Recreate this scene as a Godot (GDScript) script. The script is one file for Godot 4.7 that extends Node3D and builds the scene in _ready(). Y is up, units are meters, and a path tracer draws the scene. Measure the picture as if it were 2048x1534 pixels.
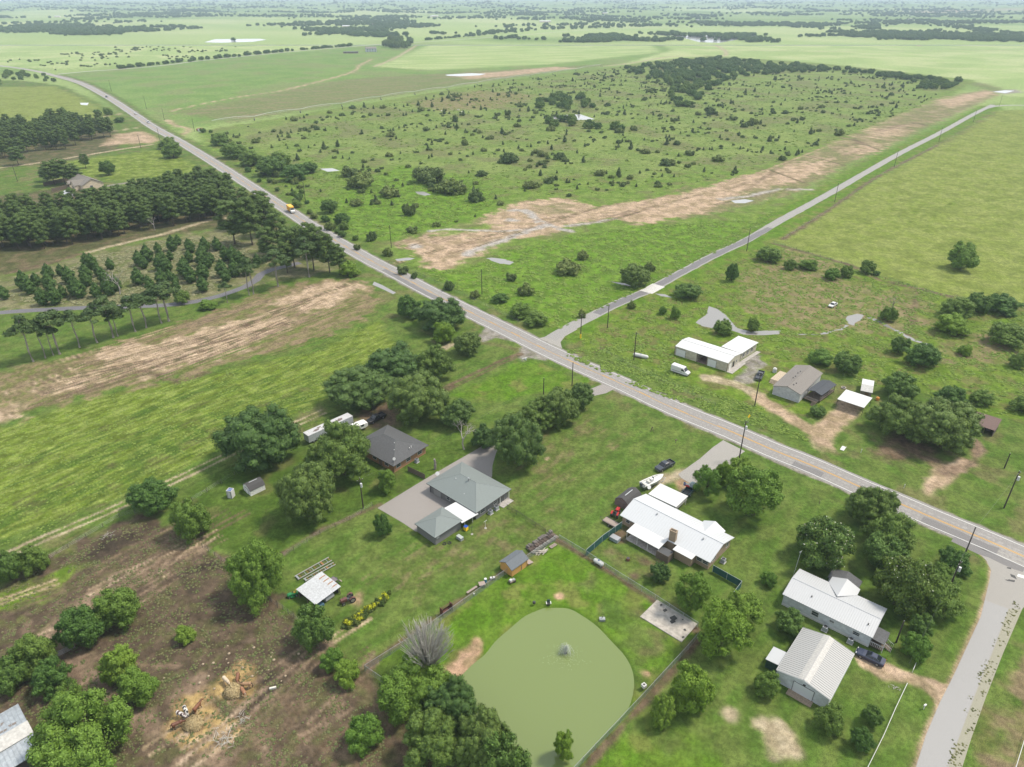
extends Node3D
# An aerial view of a rural road junction: homesteads, pasture, scrub and pine woods, seen from a height of 105 m.
# x runs to the east of the view, -z runs away from it, metres throughout.

var rng := RandomNumberGenerator.new()
var mats := {}
var used := {}
var fn := FastNoiseLite.new()
var fm := FastNoiseLite.new()

func lin(r: float, g: float, b: float) -> Color:
	return Color(r, g, b).linear_to_srgb()

func mat(called: String, r: float, g: float, b: float, rough := 0.8, metal := 0.0) -> StandardMaterial3D:
	if mats.has(called):
		return mats[called]
	var k := StandardMaterial3D.new()
	k.resource_name = called
	k.albedo_color = lin(r, g, b)
	k.roughness = rough
	k.metallic = metal
	mats[called] = k
	return k

func worn(called: String, r: float, g: float, b: float, rough := 0.8, metal := 0.0, size := 3.0, kind := 0) -> StandardMaterial3D:
	# a surface with grain and stains: kind 0 blotchy, 1 fine grain
	if mats.has(called):
		return mats[called]
	var k := mat(called, r, g, b, rough, metal)
	k.albedo_texture = stain_tex if kind == 0 else grain_tex
	k.uv1_triplanar = true
	k.uv1_world_triplanar = true
	k.uv1_scale = Vector3.ONE / size
	return k

func numbered(called: String) -> String:
	var n: int = used.get(called, 0)
	used[called] = n + 1
	return called if n == 0 else "%s_%03d" % [called, n]

func tag(o: Node3D, label: String, category := "", group := "", kind := "") -> Node3D:
	if label != "":
		o.set_meta("label", label)
	if category != "":
		o.set_meta("category", category)
	if group != "":
		o.set_meta("group", group)
	if kind != "":
		o.set_meta("kind", kind)
	return o

func thing(called: String, label: String, category: String, p: Vector3, yaw := 0.0, group := "") -> Node3D:
	var o := Node3D.new()
	o.name = numbered(called)
	add_child(o)
	o.position = p
	o.rotation.y = yaw
	tag(o, label, category, group)
	return o

func copy_of(src: Node3D, called: String, label: String, category: String, p: Vector3, yaw: float, group := "", size := Vector3.ONE) -> Node3D:
	var o: Node3D = src.duplicate()
	o.name = numbered(called)
	add_child(o)
	o.transform = Transform3D(Basis(Vector3.UP, yaw).scaled_local(size), p)
	for k in ["label", "category", "group"]:
		if o.has_meta(k):
			o.remove_meta(k)
	tag(o, label, category, group)
	return o

func new_st() -> SurfaceTool:
	var st := SurfaceTool.new()
	st.begin(Mesh.PRIMITIVE_TRIANGLES)
	st.set_smooth_group(-1)
	return st

func commit(st: SurfaceTool, called: String, m: Material, parent: Node3D = null, kind := "") -> MeshInstance3D:
	st.generate_normals()
	var o := MeshInstance3D.new()
	o.mesh = st.commit()
	o.mesh.surface_set_material(0, m)
	return hang(o, called, parent, kind)

func hang(o: MeshInstance3D, called: String, parent: Node3D = null, kind := "") -> MeshInstance3D:
	if parent == null or parent == self:
		o.name = numbered(called)
		add_child(o)
	else:
		o.name = called
		parent.add_child(o, true)
	if kind != "":
		o.set_meta("kind", kind)
	return o

func tri(st: SurfaceTool, a: Vector3, b: Vector3, c: Vector3) -> void:
	st.add_vertex(a)
	st.add_vertex(c)
	st.add_vertex(b)

func quad(st: SurfaceTool, a: Vector3, b: Vector3, c: Vector3, d: Vector3) -> void:
	# counter-clockwise seen from outside
	tri(st, a, b, c)
	tri(st, a, c, d)

func box(st: SurfaceTool, c: Vector3, s: Vector3, yaw := 0.0, tilt := Basis.IDENTITY) -> void:
	var h := s * 0.5
	var bs := Basis(Vector3.UP, yaw) * tilt
	var v: Array[Vector3] = []
	for i in 8:
		v.append(c + bs * Vector3(h.x if i & 1 else -h.x, h.y if i & 2 else -h.y, h.z if i & 4 else -h.z))
	for f in [[4, 5, 7, 6], [1, 0, 2, 3], [5, 1, 3, 7], [0, 4, 6, 2], [6, 7, 3, 2], [0, 1, 5, 4]]:
		quad(st, v[f[0]], v[f[1]], v[f[2]], v[f[3]])

func loft(st: SurfaceTool, rings: Array, cap := true) -> void:
	var n: int = rings[0].size()
	for i in rings.size() - 1:
		var p: Array = rings[i]
		var q: Array = rings[i + 1]
		for k in n:
			var j := (k + 1) % n
			quad(st, p[k], p[j], q[j], q[k])
	if cap:
		var a: Array = rings[0]
		var z: Array = rings[-1]
		for k in range(1, n - 1):
			tri(st, a[0], a[k + 1], a[k])
			tri(st, z[0], z[k], z[k + 1])

func ring(c: Vector3, dir: Vector3, r: float, n: int) -> Array:
	var u := dir.cross(Vector3.UP)
	if u.length() < 0.05:
		u = dir.cross(Vector3.RIGHT)
	u = u.normalized()
	var w := u.cross(dir.normalized())
	var out := []
	for k in n:
		var t := TAU * k / n
		out.append(c + (u * cos(t) - w * sin(t)) * r)
	return out

func tube(st: SurfaceTool, a: Vector3, b: Vector3, r0: float, r1: float, n := 6) -> void:
	loft(st, [ring(a, b - a, r0, n), ring(b, b - a, r1, n)])

func pipe(st: SurfaceTool, pts: Array, r0: float, r1: float, n := 6) -> void:
	var rings := []
	for i in pts.size():
		var d: Vector3 = pts[mini(i + 1, pts.size() - 1)] - pts[maxi(i - 1, 0)]
		rings.append(ring(pts[i], d, lerpf(r0, r1, float(i) / (pts.size() - 1)), n))
	loft(st, rings)

func extrude_x(st: SurfaceTool, poly: Array, x0: float, x1: float) -> void:
	# poly holds (z, y) corners, counter-clockwise seen from +x
	var a := []
	var b := []
	for p in poly:
		a.append(Vector3(x0, p.y, -p.x))
		b.append(Vector3(x1, p.y, -p.x))
	loft(st, [a, b])

func slab(st: SurfaceTool, pts: Array, y0: float, y1: float) -> void:
	# a flat plate with any outline, pts in (x, z)
	var poly := PackedVector2Array(pts)
	var idx := Geometry2D.triangulate_polygon(poly)
	for i in range(0, idx.size(), 3):
		var a := poly[idx[i]]
		var b := poly[idx[i + 1]]
		var c := poly[idx[i + 2]]
		if (b - a).cross(c - a) > 0:
			var t := b
			b = c
			c = t
		tri(st, Vector3(a.x, y1, a.y), Vector3(b.x, y1, b.y), Vector3(c.x, y1, c.y))
	if y1 - y0 > 0.01:
		var turn := -1.0 if Geometry2D.is_polygon_clockwise(poly) else 1.0
		for i in poly.size():
			var p := poly[i]
			var q := poly[(i + 1) % poly.size()]
			if turn > 0:
				quad(st, Vector3(p.x, y1, p.y), Vector3(q.x, y1, q.y), Vector3(q.x, y0, q.y), Vector3(p.x, y0, p.y))
			else:
				quad(st, Vector3(p.x, y0, p.y), Vector3(q.x, y0, q.y), Vector3(q.x, y1, q.y), Vector3(p.x, y1, p.y))

func smooth_line(pts: Array, step: float) -> Array:
	# a Catmull-Rom line through the points
	var out := []
	for i in pts.size() - 1:
		var p0: Vector2 = pts[maxi(i - 1, 0)]
		var p1: Vector2 = pts[i]
		var p2: Vector2 = pts[i + 1]
		var p3: Vector2 = pts[mini(i + 2, pts.size() - 1)]
		var n := maxi(1, int(p1.distance_to(p2) / step))
		for k in n:
			var t := float(k) / n
			out.append(0.5 * (2 * p1 + (p2 - p0) * t + (2 * p0 - 5 * p1 + 4 * p2 - p3) * t * t + (3 * p1 - p0 - 3 * p2 + p3) * t * t * t))
	out.append(pts[-1])
	return out

func ribbon(st: SurfaceTool, pts: Array, left: float, right: float, y: float, ragged := 0.0) -> void:
	# a flat strip along a line, from `left` to `right` of it (right positive)
	var a := []
	var b := []
	for i in pts.size():
		var d: Vector2 = (pts[mini(i + 1, pts.size() - 1)] - pts[maxi(i - 1, 0)]).normalized()
		var n := Vector2(-d.y, d.x)
		var w1 := fm.get_noise_2d(pts[i].x * 9.0, pts[i].y * 9.0) * ragged
		var w2 := fm.get_noise_2d(pts[i].x * 9.0 + 500, pts[i].y * 9.0) * ragged
		var p: Vector2 = pts[i] + n * (left + w1)
		var q: Vector2 = pts[i] + n * (right + w2)
		a.append(Vector3(p.x, y, p.y))
		b.append(Vector3(q.x, y, q.y))
	for i in a.size() - 1:
		quad(st, b[i], b[i + 1], a[i + 1], a[i])

func xz(n: Array) -> Array:
	# x, z pairs to points on the ground
	var out := []
	for i in range(0, n.size(), 2):
		out.append(Vector2(n[i], n[i + 1]))
	return out

func v3(p: Vector2, y := 0.0) -> Vector3:
	return Vector3(p.x, y, p.y)

# ---------------------------------------------------------------- textures
var ground_tex: ImageTexture
var patch_tex: ImageTexture
var stain_tex: ImageTexture
var grain_tex: ImageTexture
var link_tex: ImageTexture

func noise_bytes(seed_: int, kind: int, freq: float, octaves: int, n: int) -> PackedByteArray:
	var f := FastNoiseLite.new()
	f.seed = seed_
	f.noise_type = kind as FastNoiseLite.NoiseType
	f.frequency = freq
	f.fractal_type = FastNoiseLite.FRACTAL_FBM
	f.fractal_octaves = octaves
	f.fractal_gain = 0.6
	f.cellular_return_type = FastNoiseLite.RETURN_DISTANCE
	var im := f.get_seamless_image(n, n, false, false, 0.12)
	im.convert(Image.FORMAT_L8)
	return im.get_data()

func grey_tex(d: PackedByteArray, n: int) -> ImageTexture:
	return ImageTexture.create_from_image(Image.create_from_data(n, n, false, Image.FORMAT_L8, d))

func make_textures() -> void:
	var n := 1024
	var a := noise_bytes(3, FastNoiseLite.TYPE_SIMPLEX, 0.012, 6, n)
	var c := noise_bytes(4, FastNoiseLite.TYPE_SIMPLEX, 0.09, 3, n)
	var d := PackedByteArray()
	d.resize(n * n)
	for i in n * n:
		d[i] = clampi(int(222.0 + (a[i] - 128) * 0.27 + (c[i] - 128) * 0.55), 60, 255)
	ground_tex = grey_tex(d, n)
	var b := noise_bytes(9, FastNoiseLite.TYPE_SIMPLEX, 0.02, 5, 512)
	var e := PackedByteArray()
	e.resize(512 * 512)
	for i in 512 * 512:
		e[i] = clampi(int(232.0 + (b[i] - 128) * 0.24), 90, 255)
	patch_tex = grey_tex(e, 512)
	b = noise_bytes(12, FastNoiseLite.TYPE_SIMPLEX, 0.008, 5, 512)
	for i in 512 * 512:
		e[i] = clampi(int(236.0 + (b[i] - 128) * 0.26), 120, 255)
	stain_tex = grey_tex(e, 512)
	b = noise_bytes(15, FastNoiseLite.TYPE_SIMPLEX, 0.12, 3, 512)
	for i in 512 * 512:
		e[i] = clampi(int(215.0 + (b[i] - 128) * 0.7), 90, 255)
	grain_tex = grey_tex(e, 512)
	# woven wire of a chain-link fence, seen through between the wires
	var im := Image.create(32, 32, false, Image.FORMAT_RGBA8)
	for y in 32:
		for x in 32:
			var on := absi(posmod(x + y, 32) - 16) < 3 or absi(posmod(x - y, 32) - 16) < 3
			im.set_pixel(x, y, Color(0.72, 0.76, 0.76, 1.0 if on else 0.0))
	link_tex = ImageTexture.create_from_image(im)

func _ready() -> void:
	var cam := Camera3D.new()
	cam.name = "camera"
	add_child(cam)
	cam.position = Vector3(0, 105, 0)
	cam.rotation_degrees.x = -28.83
	cam.fov = 56.82
	cam.far = 90000.0
	cam.current = true
	var env := Environment.new()
	var sky_mat := ProceduralSkyMaterial.new()
	sky_mat.sky_top_color = Color(0.76, 0.79, 0.83)
	sky_mat.sky_horizon_color = Color(0.90, 0.92, 0.93)
	sky_mat.sky_curve = 0.25
	sky_mat.ground_bottom_color = Color(0.35, 0.38, 0.3)
	sky_mat.ground_horizon_color = Color(0.8, 0.83, 0.84)
	var sky := Sky.new()
	sky.sky_material = sky_mat
	env.background_mode = Environment.BG_SKY
	env.sky = sky
	env.background_energy_multiplier = 0.9
	env.tonemap_mode = Environment.TONE_MAPPER_LINEAR
	env.tonemap_exposure = 2.15
	env.sdfgi_enabled = true
	env.ssao_enabled = true
	env.ssil_enabled = true
	env.fog_enabled = true
	env.fog_density = 0.000105
	env.fog_light_color = Color(0.82, 0.90, 0.97)
	var we := WorldEnvironment.new()
	we.name = "environment"
	we.environment = env
	add_child(we)
	var sun := DirectionalLight3D.new()
	sun.name = "sun"
	add_child(sun)
	sun.light_energy = 0.8
	sun.light_color = Color(1.0, 0.96, 0.9)
	sun.light_angular_distance = 10.0
	sun.shadow_enabled = true
	sun.rotation_degrees = Vector3(-58, 105, 0)   # from the right of the view, a little ahead
	rng.seed = 20
	fn.seed = 5
	fn.frequency = 1.0
	fn.fractal_octaves = 4
	fn.noise_type = FastNoiseLite.TYPE_SIMPLEX
	fm.seed = 8
	fm.frequency = 0.07
	fm.fractal_octaves = 3
	fm.noise_type = FastNoiseLite.TYPE_SIMPLEX
	make_textures()
	lay_zones()
	build_ground()
	build_roads()
	build_water()
	make_plants()
	build_buildings()
	plant_trees()
	plant_scrub()
	build_far()
	build_poles_and_fences()
	build_vehicles()
	build_animals()
	build_yard_things()

# ---------------------------------------------------------------- ground cover, mapped in metres
class Zone:
	var poly := PackedVector2Array()
	var line := PackedVector2Array()
	var half := 0.0
	var lo := Vector2(1e9, 1e9)
	var hi := Vector2(-1e9, -1e9)
	var a: Color
	var b: Color
	var c: Color
	var soft := 1.0
	var wob := 1.0
	var size := 12.0
	var ca := 1.0
	var sa := 0.0
	var stretch := 1.0
	var dry := 0.35
	var cell := 1.0
	var nx := 0
	var nz := 0
	var sd := PackedFloat32Array()

	func signed_at(p: Vector2) -> float:
		var best := 1e18
		var inside := false
		var n := poly.size()
		var q := poly[n - 1]
		for i in n:
			var r := poly[i]
			var e := r - q
			var w := p - q
			var t := clampf(w.dot(e) / e.length_squared(), 0.0, 1.0)
			best = minf(best, (w - e * t).length_squared())
			if (q.y > p.y) != (r.y > p.y) and p.x < (r.x - q.x) * (p.y - q.y) / (r.y - q.y) + q.x:
				inside = not inside
			q = r
		return sqrt(best) if inside else -sqrt(best)

	func prepare() -> void:
		var pad := half + soft + wob
		for p in (line if half > 0 else poly):
			lo = lo.min(p)
			hi = hi.max(p)
		lo -= Vector2(pad, pad)
		hi += Vector2(pad, pad)
		if half == 0:
			cell = maxf(0.6, maxf(hi.x - lo.x, hi.y - lo.y) / 110.0)
			nx = int((hi.x - lo.x) / cell) + 2
			nz = int((hi.y - lo.y) / cell) + 2
			sd.resize(nx * nz)
			for k in nz:
				for i in nx:
					sd[k * nx + i] = signed_at(lo + Vector2(i, k) * cell)

	func depth(p: Vector2) -> float:
		if half > 0:
			var best := 1e18
			for i in line.size() - 1:
				var e := line[i + 1] - line[i]
				var w := p - line[i]
				best = minf(best, (w - e * clampf(w.dot(e) / e.length_squared(), 0.0, 1.0)).length_squared())
			return half - sqrt(best)
		var f := (p - lo) / cell
		var i0 := mini(int(f.x), nx - 2)
		var k0 := mini(int(f.y), nz - 2)
		var u := f.x - i0
		var v := f.y - k0
		var o := k0 * nx + i0
		return lerpf(lerpf(sd[o], sd[o + 1], u), lerpf(sd[o + nx], sd[o + nx + 1], u), v)

var zones: Array[Zone] = []
var pond_zone: Zone
var wet: Array[PackedVector2Array] = []

# three tones of each kind of ground: main, second, and the patches in it; then the size of its patches and how far the patches spread
var ground_kinds := {
	"lawn": [Color(.102, .172, .033), Color(.138, .192, .047), Color(.18, .175, .075), 11.0, 0.22],
	"lawn_bright": [Color(.105, .205, .020), Color(.13, .215, .030), Color(.19, .21, .06), 9.0, 0.2],
	"lawn_dark": [Color(.082, .142, .024), Color(.10, .158, .03), Color(.135, .145, .05), 9.0, 0.2],
	"lawn_dry": [Color(.14, .172, .05), Color(.112, .168, .036), Color(.205, .18, .09), 6.0, 0.3],
	"rough": [Color(.155, .225, .031), Color(.24, .30, .075), Color(.115, .16, .024), 7.0, 0.38],
	"scrub": [Color(.135, .22, .036), Color(.185, .265, .058), Color(.16, .175, .065), 14.0, 0.25],
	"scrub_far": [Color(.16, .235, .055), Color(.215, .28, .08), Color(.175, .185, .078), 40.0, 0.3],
	"scrub_lush": [Color(.125, .24, .024), Color(.175, .285, .042), Color(.10, .17, .026), 7.0, 0.35],
	"pasture": [Color(.205, .262, .055), Color(.24, .285, .078), Color(.17, .215, .048), 16.0, 0.25],
	"field": [Color(.155, .26, .06), Color(.195, .295, .08), Color(.21, .255, .095), 60.0, 0.3],
	"field_pale_sunlit": [Color(.34, .44, .165), Color(.42, .48, .22), Color(.28, .39, .13), 120.0, 0.4],  # pale grass, tones raised further to paint in sunlight on the far right field
	"tilled": [Color(.19, .22, .085), Color(.165, .21, .068), Color(.24, .215, .115), 50.0, 0.35],
	"weeds": [Color(.125, .21, .026), Color(.17, .245, .042), Color(.17, .165, .065), 6.0, 0.35],
	"weeds_dry": [Color(.225, .21, .098), Color(.175, .20, .055), Color(.27, .22, .12), 7.0, 0.4],
	"pine_floor": [Color(.185, .19, .088), Color(.245, .23, .13), Color(.125, .16, .047), 8.0, 0.38],
	"wood_floor": [Color(.11, .12, .05), Color(.17, .14, .08), Color(.09, .10, .04), 8.0, 0.4],
	"dry_field": [Color(.225, .185, .10), Color(.155, .178, .055), Color(.285, .215, .135), 9.0, 0.4],
	"sand": [Color(.58, .445, .315), Color(.46, .35, .235), Color(.34, .26, .16), 5.0, 0.38],
	"clay": [Color(.54, .405, .285), Color(.44, .33, .22), Color(.32, .25, .15), 8.0, 0.4],
	"bare_red": [Color(.54, .365, .245), Color(.46, .30, .195), Color(.31, .235, .13), 3.0, 0.36],
	"strip": [Color(.19, .205, .08), Color(.23, .21, .105), Color(.36, .285, .18), 16.0, 0.22],
	"paddock": [Color(.152, .113, .079), Color(.10, .077, .053), Color(.115, .115, .05), 4.0, 0.3],
	"mud": [Color(.07, .056, .042), Color(.09, .07, .052), Color(.06, .05, .036), 3.0, 0.4],
	"trodden": [Color(.31, .228, .16), Color(.25, .178, .125), Color(.18, .14, .092), 3.0, 0.35],
	"hay": [Color(.48, .345, .155), Color(.40, .28, .12), Color(.29, .20, .11), 1.6, 0.36],
	"gravel": [Color(.34, .315, .28), Color(.28, .26, .22), Color(.22, .21, .15), 3.0, 0.35],
	"track": [Color(.48, .41, .28), Color(.42, .35, .23), Color(.33, .28, .17), 4.0, 0.35],
	"grey_mud": [Color(.46, .435, .40), Color(.38, .355, .325), Color(.48, .42, .36), 3.0, 0.35],
	"brown": [Color(.155, .112, .073), Color(.20, .148, .097), Color(.13, .125, .058), 3.0, 0.4],
}

func zone_of(kind: String, soft: float, wob: float) -> Zone:
	var z := Zone.new()
	var k: Array = ground_kinds[kind]
	z.a = k[0]
	z.b = k[1]
	z.c = k[2]
	z.size = k[3]
	z.dry = k[4]
	z.soft = soft
	z.wob = wob
	zones.append(z)
	return z

func area(kind: String, pts: Array, soft := 1.2, wob := 2.0, angle := 0.0, stretch := 1.0) -> Zone:
	var z := zone_of(kind, soft, wob)
	z.poly = PackedVector2Array(pts)
	z.ca = cos(angle)
	z.sa = sin(angle)
	z.stretch = stretch
	z.prepare()
	return z

func trail(kind: String, pts: Array, half: float, soft := 0.4, wob := 0.4) -> Zone:
	var z := zone_of(kind, soft, wob)
	z.line = PackedVector2Array(smooth_line(pts, 14.0) if pts.size() > 2 else pts)
	z.half = half
	z.prepare()
	return z

func blob(kind: String, c: Vector2, r: float, soft := 1.0, wob := 1.2) -> Zone:
	return area(kind, [c + Vector2(r, 0), c + Vector2(r * .7, r * .7), c + Vector2(0, r), c - Vector2(r * .7, -r * .7), c - Vector2(r, 0), c - Vector2(r * .7, r * .7), c - Vector2(0, r), c + Vector2(r * .7, -r * .7)], soft, wob)

func lay_zones() -> void:
	# far country first, then nearer and smaller pieces over it
	area("field_pale_sunlit", xz([-2445,-3176,-337.8,-4353,683,-2882,2467,-3072,1403,-1723,1180,-2123,489.9,-2051,-161.6,-2051,-373.4,-1808,-553,-1424,-711,-1202,-1202,-1412]), 20, 40)
	area("field_pale_sunlit", xz([184.9,-1328,370.8,-2199,713,-2368,1534,-2368,1882,-2007,725,-737,574,-893,631,-1057,514,-1271,386.3,-1482]), 12, 12)
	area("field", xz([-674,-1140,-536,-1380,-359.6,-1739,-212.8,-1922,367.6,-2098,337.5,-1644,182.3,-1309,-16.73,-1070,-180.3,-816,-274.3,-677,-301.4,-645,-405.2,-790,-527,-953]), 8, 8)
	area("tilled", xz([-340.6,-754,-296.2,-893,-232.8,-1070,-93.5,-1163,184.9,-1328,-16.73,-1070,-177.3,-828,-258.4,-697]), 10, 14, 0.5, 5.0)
	area("field_pale_sunlit", xz([-212.5,-1412,-188.4,-1922,346.6,-2051,300.7,-1587,64.2,-1309,-127.7,-1202,-229.1,-1271]), 12, 10, 0.2, 4.0)
	area("clay", xz([-87.5,-1133,-18.32,-1178,70.1,-1262,100.7,-1236,-10.11,-1111,-58.5,-1070]), 8, 8, 0.3, 4.0)
	trail("clay", xz([-346.4,-764,-334.6,-824,-307.9,-893,-283.8,-932]), 2.0, 1.5, 1)
	trail("clay", xz([-325.2,-706,-306,-677,-284.7,-656,-277.5,-621]), 2.5, 1.5, 1)
	trail("track", xz([-216,-1964,-219.2,-1790,-216.3,-1458,-225.1,-1262]), 3.5, 2, 1)
	trail("clay", xz([-254.3,-1412,-253.1,-1290,-244.2,-1155,-283.8,-932]), 3.0, 2, 2)
	trail("track", xz([147,-1271,202.1,-1328,310.1,-1482,395.8,-1482,434.8,-1587,453.6,-1690,471.3,-1845,464.7,-1943]), 4.0, 2, 2)
	trail("track", xz([355.3,-1706,501,-1644,699,-1615,1077,-1644,1366,-1675]), 3.0, 2, 2)
	trail("track", xz([1115,-2252,1013,-2075,969,-1964,966,-1883,921,-1773]), 4.0, 3, 2)
	trail("tilled", xz([376.7,-1482,520,-1309,611,-1070,597,-932]), 12, 6, 6)
	area("field_pale_sunlit", xz([-1980,-3072,-2295,-4563,-3046,-5650,-3410,-5333]), 60, 60)
	area("field_pale_sunlit", xz([-1001,-4161,-491.5,-4794,-655,-6411,-1354,-5650]), 60, 60)
	area("field_pale_sunlit", xz([973,-5650,1691,-5049,2209,-6873,1438,-6873]), 60, 60)
	area("clay", xz([2100,-3536,2455,-3823,2192,-3407,1997,-3288]), 12, 20)
	area("clay", xz([2684,-5333,3694,-6006,3480,-5487,2475,-4794]), 40, 30)
	# west of the main road
	area("lawn", xz([-968,-1125,-657,-1045,-576,-985,-377.2,-731,-287.9,-614,-195,-482.7,-172,-444.9,-184.5,-444.9,-237.9,-439.7,-296.5,-410.9,-365.7,-389.3]), 4, 4)
	area("pasture", xz([-827,-953,-589,-985,-464.1,-832,-376.7,-712,-383.2,-677,-434.4,-672,-575,-645]), 4, 6)
	area("rough", xz([-318.9,-520,-266.6,-564,-203.3,-482.7,-220.7,-472.4,-246.8,-458.3,-287.8,-475.3]), 3, 5)
	area("wood_floor", xz([-575,-645,-429.6,-664,-421,-731,-342.7,-645,-301.2,-560,-313.7,-523,-335.9,-506,-442.1,-482.7]), 3, 4)
	area("wood_floor", xz([-355.9,-377.3,-284.2,-434.7,-248.9,-437.2,-222.4,-461,-184.7,-454.2,-162.7,-444.9,-128.8,-391.4,-114.9,-343.1,-151.5,-355.1,-176.4,-336.6,-197.2,-316.1,-206.7,-289.3,-271.8,-274.5]), 3, 4)
	area("pine_floor", xz([-282.6,-263.5,-206.7,-289.3,-194.9,-316.1,-175,-333.4,-149.3,-355.9,-119.9,-343.1,-71.4,-298.9,-87.2,-283.2,-110.7,-271.6,-122.8,-255.7,-157,-250.7,-193,-247.3,-257.1,-234.4]), 2, 4)
	area("clay", xz([-322.8,-576,-336.7,-630,-323.1,-645,-286.9,-611,-289.3,-589,-308.2,-587]), 3, 3)
	trail("track", xz([-365,-487.3,-337.9,-510,-320.9,-534,-314.3,-543,-297.4,-568,-280.5,-589]), 1.9, .6, .4)
	trail("track", xz([-343.5,-648,-335.6,-661,-324.9,-672]), 1.8, .6, .4)
	trail("track", xz([-401.3,-718,-393.4,-734,-387.2,-754]), 1.8, .6, .4)
	trail("gravel", xz([-255.5,-442.3,-243.2,-454.2,-216.8,-465.2,-194.9,-479.7]), 1.9, .6, .4)
	trail("track", xz([-197.6,-314.6,-191.7,-323.4,-182.6,-334.2,-173,-345.6,-165.1,-360.4,-159.5,-369.6,-152.9,-373.4]), 1.7, .6, .5)
	trail("brown", xz([-215.3,-289.3,-205.5,-302.2,-197.6,-314.6]), 1.9, 1, .8)
	# the cleared dirt field and the rough hayfield
	area("rough", xz([-177.5,-159.2,-140.4,-164.2,-125.8,-180.6,-109.4,-190.3,-92.6,-198.9,-64.5,-214,-54.5,-232.2,-48.4,-238.9,-37.6,-214,-51.7,-192.9,-55.1,-180.6,-57.9,-174.3,-76.2,-153.3,-87.6,-135.5,-102.2,-121.2,-127.6,-98.2]), 2, 3, 0.84, 4.0)
	area("lawn", xz([-222.3,-214,-174.4,-217.8,-157.4,-206.6,-135.4,-221.8,-126.2,-236.6,-114.4,-238.9,-123.4,-230.1,-154.3,-201.3,-202.4,-189.7]), 2, 3)
	area("lawn", xz([-114,-258.2,-96.9,-280.2,-56.6,-289.3,-28.11,-258.2,-2.47,-228,2.72,-217.8,-5.79,-217.8,-24.52,-217.8,-38.1,-217.8,-49.9,-248.3]), 2, 3)
	area("dry_field", xz([-195,-180.6,-162.4,-198.9,-152.9,-204.4,-135.2,-217.8,-121.7,-234.4,-109.4,-250.7,-94.9,-273.3,-70.4,-283.2,-58.1,-273.3,-52.5,-258.2,-53.9,-238.9,-72.4,-218.6,-93.5,-201.3,-109.9,-191.3,-126.5,-182,-152.4,-161.7,-175.6,-156.8]), 1.5, 4, 0.84, 4.0)
	area("sand", xz([-139.7,-211.7,-131.2,-220.2,-119.9,-217.8,-108.7,-233.5,-96.3,-239.8,-84.2,-242.6,-78.4,-234.4,-89.2,-217.8,-101.6,-205.8,-113.3,-195.5,-119.6,-198.9,-128.3,-198.9]), 2.5, 4.5, 0.84, 5.0)
	area("sand", xz([-92.6,-255.2,-87.3,-267.8,-76,-280.2,-59.1,-273.3,-64.3,-263.5,-68.2,-252.2,-78,-247.3]), 2.5, 4, 0.84, 4.0)
	area("sand", xz([-144.2,-188.1,-139.4,-194.5,-128.3,-198.9,-128.3,-191.3,-137.1,-185]), 2.5, 4, 0.84, 4.0)
	area("sand", xz([-154,-172.1,-143.7,-176.3,-138.3,-172.1,-142.1,-166.8]), 2.5, 4, 0.84, 4.0)
	trail("brown", xz([-123.8,-197.8,-116.7,-199.5,-102.2,-191.3,-95.4,-197.8]), 1.2, 1.5, 1.5)
	trail("sand", xz([-130.1,-197.8,-125.6,-208.4,-117.3,-215.9]), .8, .8, .8)
	area("rough", xz([-79.2,-173.5,-77.5,-177.1,-74.8,-173.2,-77.4,-171.5]), 1, 1)
	area("lawn", xz([-135.2,-107.5,-109.3,-122,-89,-138.4,-75.9,-156.1,-56.2,-179.1,-53,-174.9,-53.3,-166.8,-70,-146.7,-82.3,-126.3,-101,-111.8,-124.6,-94.5]), .7, 1.0)
	trail("track", xz([-123.7,-105.8,-109.2,-114.8,-103.3,-121.2,-95.2,-129.1,-87.5,-137.8,-73.8,-154,-54.9,-174.9]), .42, .22, .25)
	trail("track", xz([-122.3,-103.9,-107.4,-113.6,-101.5,-120,-93.4,-127.9,-85.7,-136.4,-72.3,-152.6,-53.4,-173.2]), .42, .22, .25)
	# the brown paddock and the lane through it
	area("lawn", xz([-119,-87.6,-88.1,-81.4,-85,-85,-80.6,-86.6,-81.8,-82.4,-83.4,-79.4,-98.3,-62.4]), 1, 1.5)
	area("paddock", xz([-122.7,-92.1,-103.8,-106.3,-98.5,-114.8,-86.4,-127.7,-76.3,-125.4,-65.9,-118.7,-60.4,-112.5,-45.6,-101.4,-35,-89.9,-24.25,-80.4,-18.34,-74.7,-14.77,-65.5,-22.66,-55.4,-92.6,-55.4]), 1.2, 2.5, 0.6, 2.0)
	area("paddock", xz([-69.1,-103.3,-60.7,-110.3,-45.3,-100.1,-47.1,-93.3,-56.2,-92.7,-64.9,-95.7]), 3, 6)
	area("brown", xz([-31.2,-73.8,-23.41,-75.6,-18.78,-72.1,-20.36,-67,-28.88,-63.9]), 2, 4)
	area("weeds", xz([-105.7,-100.1,-98.4,-107.5,-93.4,-113.3,-88.1,-111.1,-93,-103.3,-97.1,-95.7]), 3, 5)
	area("trodden", xz([-90.8,-94.7,-87,-99.7,-82.3,-105.8,-78.6,-113.3,-70.7,-119.9,-65,-116.4,-72.1,-110.3,-79.1,-103.3,-81.6,-93.3,-85.9,-91]), 4, 6, 0.6, 2.0)
	area("mud", xz([-93.4,-113.3,-87.5,-122.9,-81.1,-123.5,-87.1,-113.3]), 1.5, 2)
	trail("mud", xz([-64.2,-104.7,-68.4,-108.9,-62.4,-112.1,-60,-111.5]), 1.2, 1, 1)
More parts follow.
